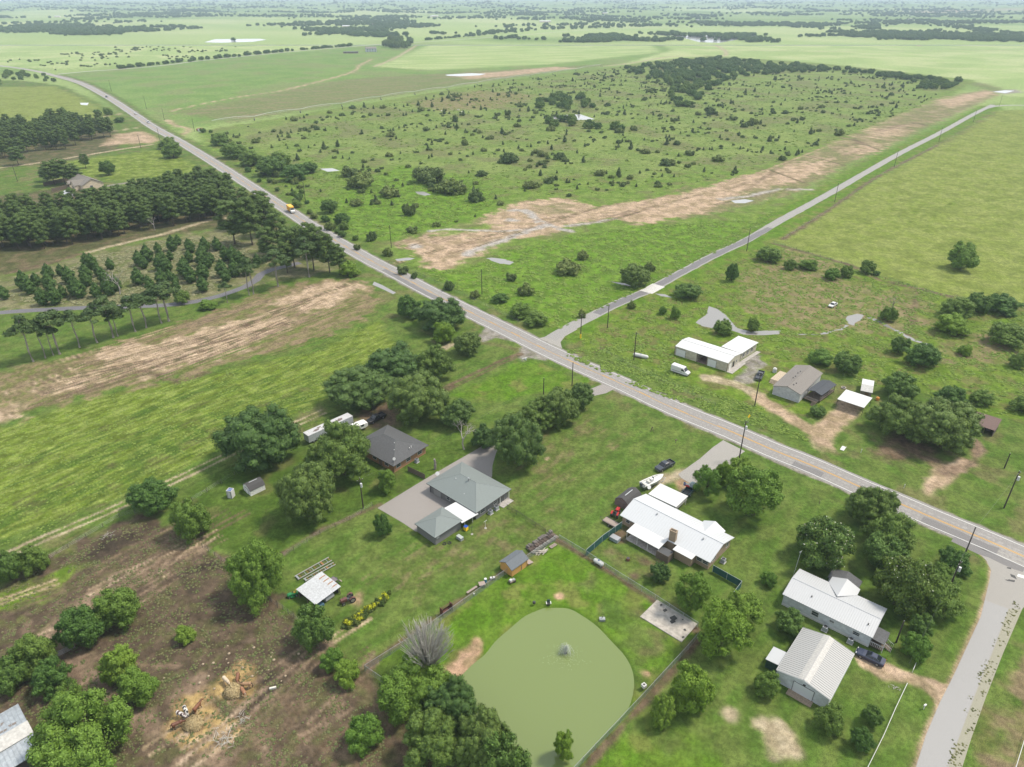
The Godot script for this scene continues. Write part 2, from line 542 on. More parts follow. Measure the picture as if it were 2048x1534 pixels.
	trail("trodden", xz([-85.7,-91.6,-80.8,-89.3,-75.8,-85,-70.4,-80.4,-64.9,-77,-58.3,-74.3,-52.8,-72.9,-44.9,-68.7]), 1.6, 1, 1)
	trail("trodden", xz([-79.1,-88.7,-73.1,-88.5,-65.5,-86.6,-60.1,-86.6]), .7, .6, .6)
	trail("trodden", xz([-77.2,-87.6,-72.1,-82.9,-66.8,-78.4]), 1.0, .6, .6)
	area("trodden", xz([-58.6,-80.9,-54.8,-84.4,-50.7,-80.4,-52.2,-77.5,-56.7,-78.4]), 1.5, 2)
	area("mud", xz([-45,-86.6,-40.9,-85,-40.2,-80.9,-44,-78,-47,-79.4,-43.6,-80.9]), 1.2, 1.5)
	blob("hay", Vector2(-48.1, -82.2), 4.2, 1.0, 1.6)
	blob("hay", Vector2(-52.1, -75.6), 5.2, 1.2, 1.8)
	area("hay", xz([-57.2,-75.6,-48.8,-77.5,-44.2,-73.8,-49.4,-70.3,-55.7,-72.1]), 1.5, 2)
	trail("trodden", xz([-41,-73.8,-39.1,-70.3,-38.4,-65.5]), 1.1, .8, 1)
	# scrub pasture in the fork of the roads
	area("scrub", xz([-271.9,-645,-171.9,-801,-16.35,-1045,182.7,-1280,277.9,-1412,386.3,-1482,527,-1328,638,-1057,500,-866,280.4,-614,173.7,-487.3,95.8,-417.8,95.3,-369.6,173,-428.5,235.6,-506,529,-828,537,-824,322.1,-589,189.6,-424.9,109.8,-331.8,56.3,-272.2,15.99,-226.7,10.79,-228.4,-29.46,-273.3,-79.4,-339,-148,-437.2,-234.4,-560]), 2.5, 4)
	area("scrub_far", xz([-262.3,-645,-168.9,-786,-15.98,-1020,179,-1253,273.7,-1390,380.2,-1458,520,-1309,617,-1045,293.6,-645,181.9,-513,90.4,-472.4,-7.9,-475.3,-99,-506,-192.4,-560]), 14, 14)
	area("weeds_dry", xz([-111.7,-828,-39.5,-942,32.9,-893,-12.56,-790,-73.1,-764]), 8, 10)
	area("scrub_lush", xz([-111.2,-410.9,-78.1,-506,-20.51,-461,-6.95,-410.9,-16.9,-369.6,-50.5,-343.1,-62.8,-327.2,-96.1,-369.6]), 5, 6)
	area("scrub_lush", xz([-49.4,-298.9,-20.34,-292.5,-3.27,-319.7,31.2,-343.1,71.3,-360.4,125.7,-369.6,148,-389.3,117.9,-343.1,56.7,-274.5,16.09,-228.4,10.85,-230.1,-25.37,-273.3]), 3, 5)
	area("strip", xz([540,-912,591,-948,579,-903,466.1,-775,358.3,-650,292.3,-572,231.4,-505,174.4,-432.2,117.4,-388.3,85.4,-368.7,91.5,-410.9,119.6,-436,174.4,-493.5,222.9,-547,282.3,-618,374.2,-731]), 2.5, 3)
	area("clay", xz([-54.7,-330.3,-41.5,-347.3,-30.2,-353.3,-12.66,-378.3,3.15,-406.4,29.38,-417.8,47.3,-395.6,80.3,-413.2,115,-437.2,149.3,-472.4,200.7,-506,220.3,-503,183.6,-458.3,144.8,-434.7,102.7,-384.2,66.4,-360.4,55.9,-373.4,33.4,-364.9,22.52,-347.3,-4.59,-333.4,-14.06,-315.4,-20.54,-307.6,-23.5,-294.4,-39.2,-294.4,-39.2,-306.9,-45.4,-315.4]), 2, 4)
	area("clay", xz([473.9,-849,588,-942,573,-903,458.6,-790]), 4, 8)
	area("clay", xz([315.5,-656,371.6,-689,329.9,-630,296,-611]), 5, 8)
	area("clay", xz([261.4,-568,299.1,-591,272.8,-550,247.9,-545]), 5, 8)
	area("clay", xz([185.7,-503,229.6,-527,209,-482.7,182.1,-472.4]), 4, 8)
	area("strip", xz([10.13,-397.7,30.1,-402,34.4,-384.2,17.9,-381.2]), 4, 6)
	area("scrub", xz([-40.1,-343.1,-16.97,-371.5,-10.03,-358.6,-24.52,-343.1]), 4, 6)
	for e in [xz([174.4,-493.5,184.9,-452.8]), xz([217.5,-541,232.1,-506]), xz([279.4,-611,281,-560]), xz([370.3,-725,375.1,-677])]:
		trail("brown", e, .9, .6, .3)
	trail("clay", xz([119.6,-436,174.4,-493.5,282.3,-618,486.3,-862]), .8, .8, .6)
	trail("grey_mud", xz([-1.65,-388.3,6.92,-390.3,15.41,-364.9,22.28,-356.8,29.21,-349.8]), 2.2, 1.2, 1.4)
	trail("grey_mud", xz([19.63,-360.4,15.18,-358.6,4.5,-346.5,-8.63,-330.3,-17.26,-319.7,-20.44,-313.9]), 2.6, 1.2, 1.6)
	trail("grey_mud", xz([-41.3,-349.8,-34,-353.3,-6.04,-349.8,9.14,-353.3]), 1.3, .8, .8)
	trail("grey_mud", xz([27.27,-358.6,40.7,-364,54.8,-372.4]), 1.6, 1, 1)
	trail("grey_mud", xz([121,-413.2,140.5,-420.1,163.9,-437.2,183.3,-436]), 2, 1.5, 1.5)
	blob("grey_mud", Vector2(0.26, -369.6), 3.5, 1.5, 1.5)
	blob("grey_mud", Vector2(-45.5, -325.7), 3.5, 1.5, 1.5)
	area("gravel", xz([588,-932,628,-953,620,-922,585,-903]), 3, 3)
	# verges of the county road and the yellow-green pasture beyond it
	trail("lawn_bright", xz([18.31,-221.8,41.4,-252.2,70.3,-285,113.4,-331.8,164.8,-393.5,229.3,-472.4,289.6,-545,364.3,-630,503,-793]), 11, 2, 2)
	area("pasture", xz([136.5,-343.1,199.6,-420.1,313.3,-556,500,-771,677,-801,281.4,-214,233.9,-238.9,196.1,-252.2,169.9,-263.5,148.4,-297.6,125.9,-333.4]), 2, 3)
	trail("brown", xz([132.1,-336.6,170.9,-384.2,242.4,-475.3,362.1,-611,486.5,-758]), 1.2, 1, 1)
	# overgrown lots east of the junction
	area("weeds", xz([18.64,-214,23.76,-225,54.2,-260.3,122.5,-330.3,150.6,-292.5,173.9,-263.5,202.8,-247.3,272.2,-221.8,186.3,-133.5,142.4,-167.3,131.7,-176.3,117.1,-189.7,103.4,-189.7,86.5,-169.4,71.3,-174.9,54.4,-189.7,37.2,-208.4]), 1.5, 3)
	area("weeds_dry", xz([97.8,-289.3,113.6,-305.6,132.1,-289.3,142.9,-274.5,161.3,-258.2,153.2,-238.9,138,-230.1,120.2,-230.1,102.4,-230.1,90,-248.3]), 4, 7)
	area("weeds_dry", xz([143.7,-214,164.7,-230.1,187,-234.4,183.2,-217.8,155.6,-203,142.7,-205.8]), 3, 5)
	area("weeds_dry", xz([115.7,-319.7,134.3,-319.7,146.3,-292.5,139.1,-280.2,123.5,-289.3]), 2, 4)
	trail("brown", xz([124.9,-330.3,140.4,-311.1,149,-298.9,153.7,-280.2,173.3,-262.4]), 1.1, .8, .8)
	trail("brown", xz([163.7,-268.9,141.6,-230.1,136.6,-221.8]), .8, .8, .6)
	area("gravel", xz([73.1,-197.8,77,-208.4,81,-210.9,82.1,-204.8,78.3,-197.8,75.1,-191.3,72.3,-189.7,69.1,-192.9]), .8, 1.2)
	trail("track", xz([60.5,-194.5,65.7,-191.9,70.8,-188.1,73.5,-182]), 2.0, 1, 1)
	trail("clay", xz([73.5,-182,76.1,-176.3,78.9,-169.9,81.9,-164.7,83.3,-159.2,79.3,-153.3]), 2.3, 1, 1)
	trail("clay", xz([83.7,-162.2,89.1,-167.3,94.3,-172.1,98.1,-177.1]), 3.2, 1, 1)
	area("clay", xz([77.1,-153.3,83.5,-161.7,85.3,-159.2,84,-153.3,85,-148.8,80.5,-150.4]), .8, 1)
	blob("sand", Vector2(100.6, -188.1), 3.0, .5, .4)
	area("lawn", xz([94.8,-199.5,106.1,-196.2,109.3,-192.9,100.8,-183.5,92.2,-180.6]), 1, 1.5)
	area("lawn", xz([91.3,-164.2,108.4,-180.6,124.9,-164.2,147.6,-164.2,166.3,-124.6,145.7,-102,110.2,-116.4,96.7,-131.7,85.8,-147.7]), 1.2, 2)
	area("brown", xz([94.9,-156.8,110.4,-166.8,112.3,-154.5,106.2,-147.7,97,-149.9]), 3, 4)
	trail("clay", xz([97.6,-133.5,101.9,-139,108.2,-144.5,115.7,-148.8]), 2.2, 1, 1.2)
	trail("trodden", xz([108.2,-144.5,117,-147.7,122.8,-154.5,124.2,-159.2]), 1.3, 1, 1)
	# verges of the main road
	trail("lawn", xz([-666,-1125,-576,-1026,-463.9,-875,-321.9,-669,-225.1,-536,-145,-420.1,-102.6,-358.6,-68.5,-311.8,-32,-266.1,-0.35,-228.4,21.62,-203.3,46.8,-176,67.9,-155.2,84.8,-138.4,95.6,-127.3,112.7,-111.8]), 10, 2, 2)
	trail("gravel", xz([-666,-1125,-576,-1026,-463.9,-875,-321.9,-669,-225.1,-536,-145,-420.1,-102.6,-358.6,-68.5,-311.8,-32,-266.1,-0.35,-228.4,21.62,-203.3,46.8,-176,67.9,-155.2,84.8,-138.4,95.6,-127.3,112.7,-111.8]), 4.6, .35, .6)
	area("gravel", xz([0.99,-209.5,3.55,-215.9,7.67,-212.1,12.5,-208.4,10.75,-205.8,5.91,-208,3.41,-204.8]), .6, .8)
	area("gravel", xz([-12.06,-225,-8.85,-234.4,-2.47,-228,1.03,-221,-5.91,-223.4,-10.13,-220.2]), .6, .8)
	trail("track", xz([-11.92,-221.8,-21.11,-217.8,-24.18,-214]), 1.3, .6, .6)
	trail("brown", xz([2.66,-210.9,-3.89,-204.8,-10.11,-197.8,-17.48,-190.3,-21.6,-185,-28.57,-180.6,-33.2,-172.1,-39.6,-168.1]), 1.5, .6, .5)
	trail("lawn", xz([-0.66,-208,-10.09,-197.5,-17.45,-190]), .35, .3, .2)
	area("brown", xz([-45.8,-164.2,-41.8,-180.6,-33,-180.6,-31.1,-166.8,-36.1,-163.7]), 1.5, 1.5)
	# lawns of the homesteads
	area("lawn_dark", xz([-80.9,-133.5,-70.3,-147.7,-50.4,-154.5,-33.5,-147.7,-31.2,-133.5,-37.6,-129.8,-49.5,-114.8,-61.8,-116.4,-71.9,-122.9]), 2, 2)
	area("lawn_dark", xz([-37.6,-129.8,-33.3,-146.7,-22.82,-154.5,-10.03,-161.7,-8.49,-156.8,-21.53,-142.4,-31.5,-131.7]), 1, 1)
	area("lawn_bright", xz([-18.49,-183.5,-3.82,-199.5,5.9,-207.3,15.36,-201.3,22.47,-191.3,11.4,-185,-6.48,-180.6]), 2, 3)
	area("lawn_dry", xz([7.34,-154.5,16.09,-166.8,25,-172.1,22.77,-164.2,13.46,-147.7,8.12,-141.4]), 5, 9, 0.84, 4.0)
	area("lawn_dry", xz([-7.14,-122.9,-1.62,-129.8,7.4,-123.7,3.93,-118.7,-4.73,-116.4]), 5, 9, 0.84, 4.0)
	area("lawn_dry", xz([-22.15,-117.9,-3.69,-117.9,-9.6,-107.5,-18.32,-103.3,-24.1,-108.9]), 5, 9, 0.84, 4.0)
	area("lawn_dry", xz([20.01,-116.4,28.37,-114.8,32.5,-108.9,30.2,-102,24.1,-107.5]), 5, 9)
	area("lawn_bright", xz([-25.74,-86.3,-12.09,-100.1,-1.45,-110.3,9.47,-120.4,18.52,-112.5,27.37,-102.7,34.4,-94.5,22.55,-79.4,8.83,-65.5,-1.83,-65.5,-16.22,-77.5]), .8, 1.0)
	area("lawn", xz([15.79,-106.1,26.38,-96.9,28.83,-89.9,22.87,-81.4,21.53,-89.9]), 3, 4)
	area("lawn_dark", xz([-25.41,-86,-21.35,-89.9,-16.41,-86.6,-13.9,-79.4,-18.08,-78.9]), 1.5, 1.5)
	area("lawn_bright", xz([11.88,-65.5,22.08,-76.6,24.23,-70.3,31.4,-70.3,36.3,-65.5,33.3,-55.4,10.91,-55.4]), 3, 4)
	trail("brown", xz([9.44,-119.9,18.44,-111.8,27.37,-102.7,34.5,-94.7]), .8, .6, .5)
	trail("brown", xz([-25.78,-86.6,-12.09,-100.1,-1.45,-110.3,9.49,-120.9]), .5, .5, .4)
	trail("brown", xz([34.4,-92.1,22.52,-79.2,10.46,-66.6]), .6, .4, .4)
	trail("brown", xz([-49.5,-114.8,-42.9,-122.9,-30.9,-131.7]), .6, .5, .5)
	trail("brown", xz([-63.6,-115.6,-57.5,-110.3,-45.3,-100.1]), .8, .6, .5)
	trail("brown", xz([-35,-89.9,-22.46,-79.9,-15.57,-72.1,-9.44,-65.5]), 2.0, 1.5, 1.5)
	area("bare_red", xz([-12.26,-85,-8.58,-89.9,-6.42,-92.7,-4.98,-91.6,-5.61,-88.7,-7.46,-86,-9.21,-82.9,-10.25,-81.6,-12.47,-82.4]), .8, 1.2)
	blob("bare_red", Vector2(23.9, -85), 1.0, .5, .8)
	blob("bare_red", Vector2(24.65, -85.7), .7, .5, .8)
	blob("bare_red", Vector2(9.34, -102.9), .7, .5, .6)
	blob("sand", Vector2(9.14, -150.6), .9, .4, .5)
	blob("brown", Vector2(28.12, -113.3), 1.3, .8, .8)
	blob("brown", Vector2(25.33, -108.9), 1.5, .8, .8)
	area("bare_red", xz([39.5,-141.4,43.7,-143.9,45.3,-142.4,43.8,-138.4,40.3,-136.4]), .8, 1)
	trail("track", xz([44.6,-145.2,39.1,-142.4,33.7,-139.8]), 1.8, 1, 1)
	area("brown", xz([22.6,-121.5,27.15,-124.6,29.15,-119.6,23.56,-118.7]), .8, .8)
	area("track", xz([40.8,-75.2,43.9,-74.7,45.9,-71.2,45.4,-68.7,42,-69.1,40.2,-72.1]), 1.2, 2)
	blob("track", Vector2(36.2, -76.7), 1.3, 1, 1)
	trail("clay", xz([63.7,-87.1,66,-85.5,69.7,-83.9,73.9,-81.9,75.1,-80.9]), 1.5, .6, .7)
	area("clay", xz([70.6,-82.2,75.7,-82.9,77.9,-84.4,72.5,-78.4,71.8,-79.9]), .5, .6)
	area("dry_field", xz([79.6,-75.6,93.4,-89.9,116.4,-89.9,89.2,-55.4,64.8,-55.4]), 2, 4)
	area("bare_red", xz([-32,-102,-30.5,-104.7,-28.77,-103.3,-30.3,-101]), .8, .8)
	# wheel ruts and scrapes over the bare ground
	var r := RandomNumberGenerator.new()
	r.seed = 12
	for e in [[xz([-138.2,-189.7,-87.7,-248.3]), 9.0, 30.0, .84, 34], [xz([-45.7,-323.4,78,-399.8]), 9.0, 26.0, .74, 26], [xz([92.2,-399.8,519,-849]), 9.0, 40.0, .74, 26], [xz([-89.8,-99.4,-68.7,-114.8]), 5.0, 16.0, .84, 16], [xz([-52,-72.9,-31.9,-76.6]), 5.0, 10.0, .9, 18], [xz([-15.09,-111.8,18.24,-159.2]), 7.0, 22.0, .84, 12], [xz([-106.9,-133.5,-61,-199.5]), 14.0, 45.0, .84, 30], [xz([165.3,-369.6,296.5,-410.9]), 30.0, 60.0, .84, 22]]:
		for i in e[4]:
			var c: Vector2 = e[0][0].lerp(e[0][1], r.randf()) + Vector2(r.randfn(0, e[1]), r.randfn(0, e[1]))
			var a: float = e[3] + r.randfn(0, .12)
			var d: Vector2 = Vector2(cos(a), -sin(a)) * r.randf_range(.4, 1.0) * e[2]
			var k: String = "lawn_dry" if e[4] == 12 else "rough" if e[4] == 22 else "lawn_dark" if e[4] == 30 else ["trodden", "brown", "sand", "brown"][i % 4]
			for q in 2:
				trail(k, [c - d + Vector2(q * 1.3, q * 1.2), c + Vector2(r.randfn(0, .5) + q * 1.3, r.randfn(0, .5) + q * 1.2), c + d + Vector2(q * 1.3, q * 1.2)], r.randf_range(.16, .34), .22, .25)
	# gravel lip of the side street
	trail("clay", xz([99.1,-118.9,100.1,-116.1,100.4,-113.3,99.8,-110.5,97.7,-107.5,90.2,-97.8,77.5,-84.1,72.4,-79,67.1,-73,62.6,-67.5,56.9,-60.9]), .55, .25, .35)
	# the pond
	pond_zone = Zone.new()
	pond_zone.poly = PackedVector2Array(pond_outline())
	pond_zone.soft = 3.0
	pond_zone.wob = 1.0
	pond_zone.prepare()

func pond_outline() -> Array:
	return smooth_line(xz([6.14,-100.1,10.73,-100.1,13.32,-98.4,16.03,-95.7,18.42,-92,20.52,-88.5,21.33,-84.9,20.81,-81.4,19.25,-77.7,16.64,-74.9,13.53,-71.8,10.44,-68.3,8.45,-65.5,4.96,-63.9,1.22,-65.5,-2.69,-70.3,-5.68,-75.4,-8.31,-79.4,-10.11,-82.1,-7.48,-86.3,-4.9,-89,-3.05,-92,-0.19,-95.2,2.7,-98.2,6.14,-100.1]), 1.0)

func ground_color(p: Vector2, list: Array) -> Color:
	var along := Vector2(p.x * .67 - p.y * .74, (p.x * .74 + p.y * .67) * 3.5) / 16.0
	var col := Color(.102, .172, .033).lerp(Color(.142, .195, .049), clampf(.5 + 1.3 * fn.get_noise_2d(along.x, along.y), 0, 1))
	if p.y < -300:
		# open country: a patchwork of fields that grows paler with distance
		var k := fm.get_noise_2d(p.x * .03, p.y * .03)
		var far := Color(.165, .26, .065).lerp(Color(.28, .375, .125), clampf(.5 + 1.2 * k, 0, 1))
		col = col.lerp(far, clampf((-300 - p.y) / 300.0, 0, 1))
	var n1 := fn.get_noise_2d(p.x * .11, p.y * .11)
	var n2 := fm.get_noise_2d(p.x + 900, p.y)
	for zi in list:
		var z: Zone = zi
		if p.x < z.lo.x or p.x > z.hi.x or p.y < z.lo.y or p.y > z.hi.y:
			continue
		var w := z.depth(p)
		if w < -z.soft - z.wob:
			continue
		w = smoothstep(-z.soft, z.soft, w + z.wob * (n1 * 1.1 + n2 * .5))
		if w <= 0.01:
			continue
		var q := Vector2(p.x * z.ca - p.y * z.sa, p.x * z.sa + p.y * z.ca) / z.size
		q.y *= z.stretch
		var u := fn.get_noise_2d(q.x + 40, q.y)
		var v := fn.get_noise_2d(q.x * .6, q.y * .6 + 77)
		var t := z.a.lerp(z.b, clampf(.5 + 1.3 * u, 0, 1))
		t = t.lerp(z.c, smoothstep(.32 - z.dry, .75 - z.dry, v) * .8)
		col = col.lerp(t, w)
	return col

func ground_height(p: Vector2, fine: bool) -> float:
	var y := 0.0
	if fine:
		if p.x > pond_zone.lo.x and p.x < pond_zone.hi.x and p.y > pond_zone.lo.y and p.y < pond_zone.hi.y:
			var w := pond_zone.depth(p)
			if w > -.6:
				y = -smoothstep(-.6, .6, w) * .7
	elif p.y < -3200:
		y = fm.get_noise_2d(p.x * .02, p.y * .02) * smoothstep(3200, 8000, -p.y) * 35.0
	return y

func ground_tile(x0: float, x1: float, z0: float, z1: float, step: float, hole: Rect2, fine: bool, m: Material) -> void:
	var nx := int(round((x1 - x0) / step)) + 1
	var nz := int(round((z1 - z0) / step)) + 1
	var pos := PackedVector3Array()
	var col := PackedColorArray()
	var nor := PackedVector3Array()
	var idx := PackedInt32Array()
	pos.resize(nx * nz)
	col.resize(nx * nz)
	nor.resize(nx * nz)
	nor.fill(Vector3.UP)
	var inner := hole.grow(-step * 1.5) if hole.size.x > 0 else hole
	for k in nz:
		var z := z0 + k * step
		var list := []
		for q in zones:
			if z >= q.lo.y and z <= q.hi.y and q.hi.x > x0 and q.lo.x < x1:
				list.append(q)
		for i in nx:
			var p := Vector2(x0 + i * step, z)
			var o := k * nx + i
			pos[o] = Vector3(p.x, ground_height(p, fine), z)
			if inner.has_point(p):
				continue
			var c := ground_color(p, list)
			col[o] = Color(minf(c.r, 1.0), minf(c.g, 1.0), minf(c.b, 1.0)).linear_to_srgb()
	if fine:
		for k in range(1, nz - 1):
			for i in range(1, nx - 1):
				var o := k * nx + i
				nor[o] = Vector3(pos[o - 1].y - pos[o + 1].y, 2 * step, pos[o - nx].y - pos[o + nx].y).normalized()
	for k in nz - 1:
		for i in nx - 1:
			if hole.has_point(Vector2(x0 + (i + .5) * step, z0 + (k + .5) * step)):
				continue
			var o := k * nx + i
			idx.append_array([o, o + 1, o + nx + 1, o, o + nx + 1, o + nx])
	var arr := []
	arr.resize(Mesh.ARRAY_MAX)
	arr[Mesh.ARRAY_VERTEX] = pos
	arr[Mesh.ARRAY_NORMAL] = nor
	arr[Mesh.ARRAY_COLOR] = col
	arr[Mesh.ARRAY_INDEX] = idx
	var me := ArrayMesh.new()
	me.add_surface_from_arrays(Mesh.PRIMITIVE_TRIANGLES, arr)
	me.surface_set_material(0, m)
	var o := MeshInstance3D.new()
	o.mesh = me
	hang(o, "ground", null, "structure")

func build_ground() -> void:
	var m := StandardMaterial3D.new()
	m.resource_name = "ground"
	m.vertex_color_use_as_albedo = true
	m.vertex_color_is_srgb = true
	m.roughness = 0.95
	m.metallic_specular = 0.2
	m.albedo_texture = ground_tex
	m.uv1_triplanar = true
	m.uv1_world_triplanar = true
	m.uv1_scale = Vector3.ONE / 17.0
	m.detail_enabled = true
	m.detail_blend_mode = BaseMaterial3D.BLEND_MODE_MUL
	m.detail_albedo = patch_tex
	m.detail_uv_layer = BaseMaterial3D.DETAIL_UV_2
	m.uv2_triplanar = true
	m.uv2_world_triplanar = true
	m.uv2_scale = Vector3.ONE / 53.0
	m.heightmap_enabled = true
	m.heightmap_texture = ground_tex
	m.heightmap_scale = 6.0
	ground_tile(-140, 140, -262, -54, 0.5, Rect2(), true, m)
	ground_tile(-360, 360, -582, -2, 1.25, Rect2(-140, -262, 280, 208), false, m)
	ground_tile(-1300, 1300, -1802, 18, 5.0, Rect2(-360, -582, 720, 580), false, m)
	ground_tile(-26000, 26000, -42022, 4978, 200.0, Rect2(-1300, -1802, 2600, 1820), false, m)

# ---------------------------------------------------------------- roads and slabs
func sheet(called: String, st: SurfaceTool, m: Material, parent: Node3D = null) -> MeshInstance3D:
	return commit(st, called, m, parent, "structure" if parent == null else "")

func build_roads() -> void:
	var asphalt := worn("old chip seal", 0.274, 0.262, 0.247, .9, 0, 4.0, 1)
	var dark := worn("dark asphalt", .17, .165, .17, .9, 0, 3.0, 1)
	var patched := worn("tar patch", 0.190, 0.182, 0.179, .85, 0, 2.0, 1)
	var pale := worn("pale seal", 0.304, 0.296, 0.281, .9, 0, 5.0, 1)
	var conc := worn("concrete", 0.327, 0.312, 0.285, .85, 0, 3.0, 1)
	var white := worn("road white", 0.700, 0.700, 0.680, .7, 0, 2.0, 1)
	var yellow := worn("road yellow", 0.600, 0.320, 0.020, .7, 0, 2.0, 1)
	var line: Array = smooth_line(xz([-1109,-1458,-847,-1280,-739,-1194,-658,-1111,-570,-1014,-459.5,-866,-367.4,-734,-320.7,-666,-272.8,-602,-224.4,-534,-199.2,-498.2,-166,-450.2,-144.6,-419,-123.2,-388.3,-102.4,-357.7,-68.5,-311.8,-49.4,-288.1,-32,-266.1,-14.4,-244.9,-0.35,-228.4,11.11,-214.7,21.62,-203.3,35.1,-189.1,46.8,-176,59.8,-163.7,67.9,-155.2,76.9,-146.9,84.8,-138.4,89.1,-134.3,95.8,-127.5,104.5,-119.1,112.2,-110.9,123.5,-98.8]), 4.0)
	var st := new_st()
	ribbon(st, line, -4.3, 4.3, .008, .2)
	var road := sheet("main_road", st, asphalt)
	tag(road, "two lane grey highway crossing the scene with double yellow line", "road")
	# wheel paths, worn dark
	st = new_st()
	ribbon(st, line, .75, 1.6, .012, .3)
	ribbon(st, line, -1.6, -.75, .0121, .3)
	ribbon(st, line, 2.3, 2.9, .0122, .3)
	ribbon(st, line, -2.9, -2.3, .0123, .3)
	commit(st, "wheel_path", worn("wheel path", 0.239, 0.228, 0.217, .85, 0, 5.0, 0), road)
	for side in [-1, 1]:
		st = new_st()
		ribbon(st, line, side * 3.5 - .09, side * 3.5 + .09, .017)
		commit(st, "edge_line", white, road)
	st = new_st()
	ribbon(st, line, .07, .23, .017)
	commit(st, "centre_line", yellow, road)
	# the second line is broken to dashes west of the junction
	st = new_st()
	for i in line.size() - 1:
		if line[i].x > 55 or i % 3 == 0:
			ribbon(st, [line[i], line[i + 1]], -.23, -.07, .017)
	commit(st, "centre_line", yellow, road)
	for q in [[xz([-54.2,-294.4,-40,-275.6,-28.39,-261.3]), .6, 2.9], [xz([72.6,-149.7,78.3,-144.7]), .3, 3.0], [xz([94.8,-128,98.5,-124.2,105.5,-117.2]), .4, 3.2], [xz([96.8,-120,100.7,-116.4,106.6,-110.6]), -1.0, 1.4]]:
		st = new_st()
		ribbon(st, smooth_line(q[0], 2.0), q[1], q[2], .0145, .5)
		commit(st, "tar_patch", patched, road)
	# county road
	line = smooth_line(xz([13.17,-222.6,16.37,-227.1,22.39,-234.4,31.6,-244.9,41.9,-256.2,56.3,-270,71,-287.5,93.9,-313.9,114.5,-335.8,141.2,-368.7,166.7,-398.8,195.7,-433.5,231.2,-476.8,293.7,-552,368.2,-638,454.8,-741,517,-812]), 4.0)
	st = new_st()
	ribbon(st, line, -2.5, 2.5, .012, .25)
	road = sheet("county_road", st, pale)
	tag(road, "narrow pale county road running straight to the upper right", "road")
	st = new_st()
	ribbon(st, smooth_line(xz([31.6,-244.9,41.9,-256.2,56.3,-270,71,-287.5,93.9,-313.9,114.5,-335.8,131.9,-355.9]), 4.0), -1.75, 1.75, .016, .5)
	commit(st, "dark_strip", dark, road)
	st = new_st()
	ribbon(st, smooth_line(xz([53.7,-266.7,60.3,-274.5]), 1.0), -2.9, 2.9, .020)
	commit(st, "culvert_slab", worn("bright concrete", 0.471, 0.464, 0.441, .8, 0, 4.0), road)
	st = new_st()
	slab(st, xz([9.38,-223.4,13.3,-225.5,15.94,-228.8,20.88,-233.5,23.37,-230.9,18.52,-225,16.66,-220.2,16.88,-215.5]), 0, .0115)
	sheet("road_mouth", st, conc)
	st = new_st()
	ribbon(st, smooth_line(xz([494.1,-786,520,-805,554,-808,671,-793]), 6.0), -2.4, 2.4, .0135, .2)
	tag(sheet("side_road", st, pale), "pale side road meeting the county road at the upper right", "road")
	st = new_st()
	ribbon(st, smooth_line(xz([-673,-1140,-649,-1186,-618,-1219,-578,-1290,-549,-1390,-453.9,-1601,-363,-1756,-310.3,-1845,-213.8,-1943,-33.1,-2173,293,-2637,683,-2882]), 10.0), -3.2, 3.2, .03, .5)
	tag(sheet("far_road", st, worn("far road", 0.342, 0.327, 0.293, .9, 0, 9.0)), "pale far road leaving the highway along a bushy fence", "road")
	# narrow asphalt lane under the pines
	st = new_st()
	ribbon(st, smooth_line(xz([-235.3,-238.9,-208.6,-242.6,-192.1,-245.9,-180.4,-248.3,-157.3,-251.2,-133.3,-253.2,-121.6,-257.7,-115.7,-262.9,-109,-272.8,-106.9,-280.2,-107.1,-287.5,-104.7,-292.5,-94.3,-302.2]), 4.0), -1.9, 1.9, .008, .15)
	tag(sheet("asphalt_lane", st, worn("lane asphalt", 0.144, 0.141, 0.156, .9, 0, 3.0, 1)), "narrow dark asphalt lane behind the row of tall pines", "road")
	# side street at the lower right
	st = new_st()
	slab(st, xz([99.1,-119.2,100,-115.9,100.2,-113.1,99.5,-110.3,97.4,-107.3,90.1,-97.8,77.3,-84.1,72.3,-79,66.9,-73,62.5,-67.5,55.5,-59.5,63.8,-59.5,69.7,-67.5,73.9,-72.4,80.7,-80,89.3,-89.3,99.2,-99.6,113.8,-111.8,110.5,-114.8,106.5,-118.7]), 0, .009)
	road = sheet("side_street", st, conc)
	tag(road, "pale grey side street leaving the highway at the lower right", "road")
	st = new_st()
	slab(st, xz([93.4,-102,96.7,-99.8,87.7,-89.9,78.9,-80.4,71.8,-72.4,67.3,-67.5,60.6,-59.5,55.6,-59.5,62.6,-67.5,67,-73,72.4,-79,77.4,-84.1,90.2,-97.8]), 0, .0132)
	commit(st, "newer_lane", worn("newer seal", 0.342, 0.338, 0.331, .85, 0, 5.0, 1), road)
	st = new_st()
	slab(st, xz([96.7,-99.8,99.2,-99.6,89.3,-89.3,80.7,-80,73.9,-72.4,69.7,-67.5,63.8,-59.5,61,-59.5,67.6,-67.5,71.9,-72.4,79.1,-80.4,87.9,-89.9]), 0, .0136)
	commit(st, "caliche_shoulder", worn("caliche", 0.319, 0.308, 0.236, .95, 0, 3.0, 1), road)
	st = new_st()
	slab(st, xz([104.5,-109.3,106.2,-108.2,105.6,-107.5,103.8,-108.6]), 0, .0145)
	commit(st, "stop_bar", white, road)
	for q in [[Vector2(103.6, -110.9), .5, .35], [Vector2(103, -108.5), .5, .8], [Vector2(101.8, -107.3), .9, .4], [Vector2(101, -107.5), .25, .2]]:
		st = new_st()
		slab(st, [q[0] + Vector2(-q[1], 0), q[0] + Vector2(-q[1] * .3, -q[2]), q[0] + Vector2(q[1], -q[2] * .3), q[0] + Vector2(q[1] * .5, q[2])], 0, .016)
		commit(st, "tar_spot", mat("tar", 0.018, 0.018, 0.018, .6), road)
	# drives and slabs
	st = new_st()
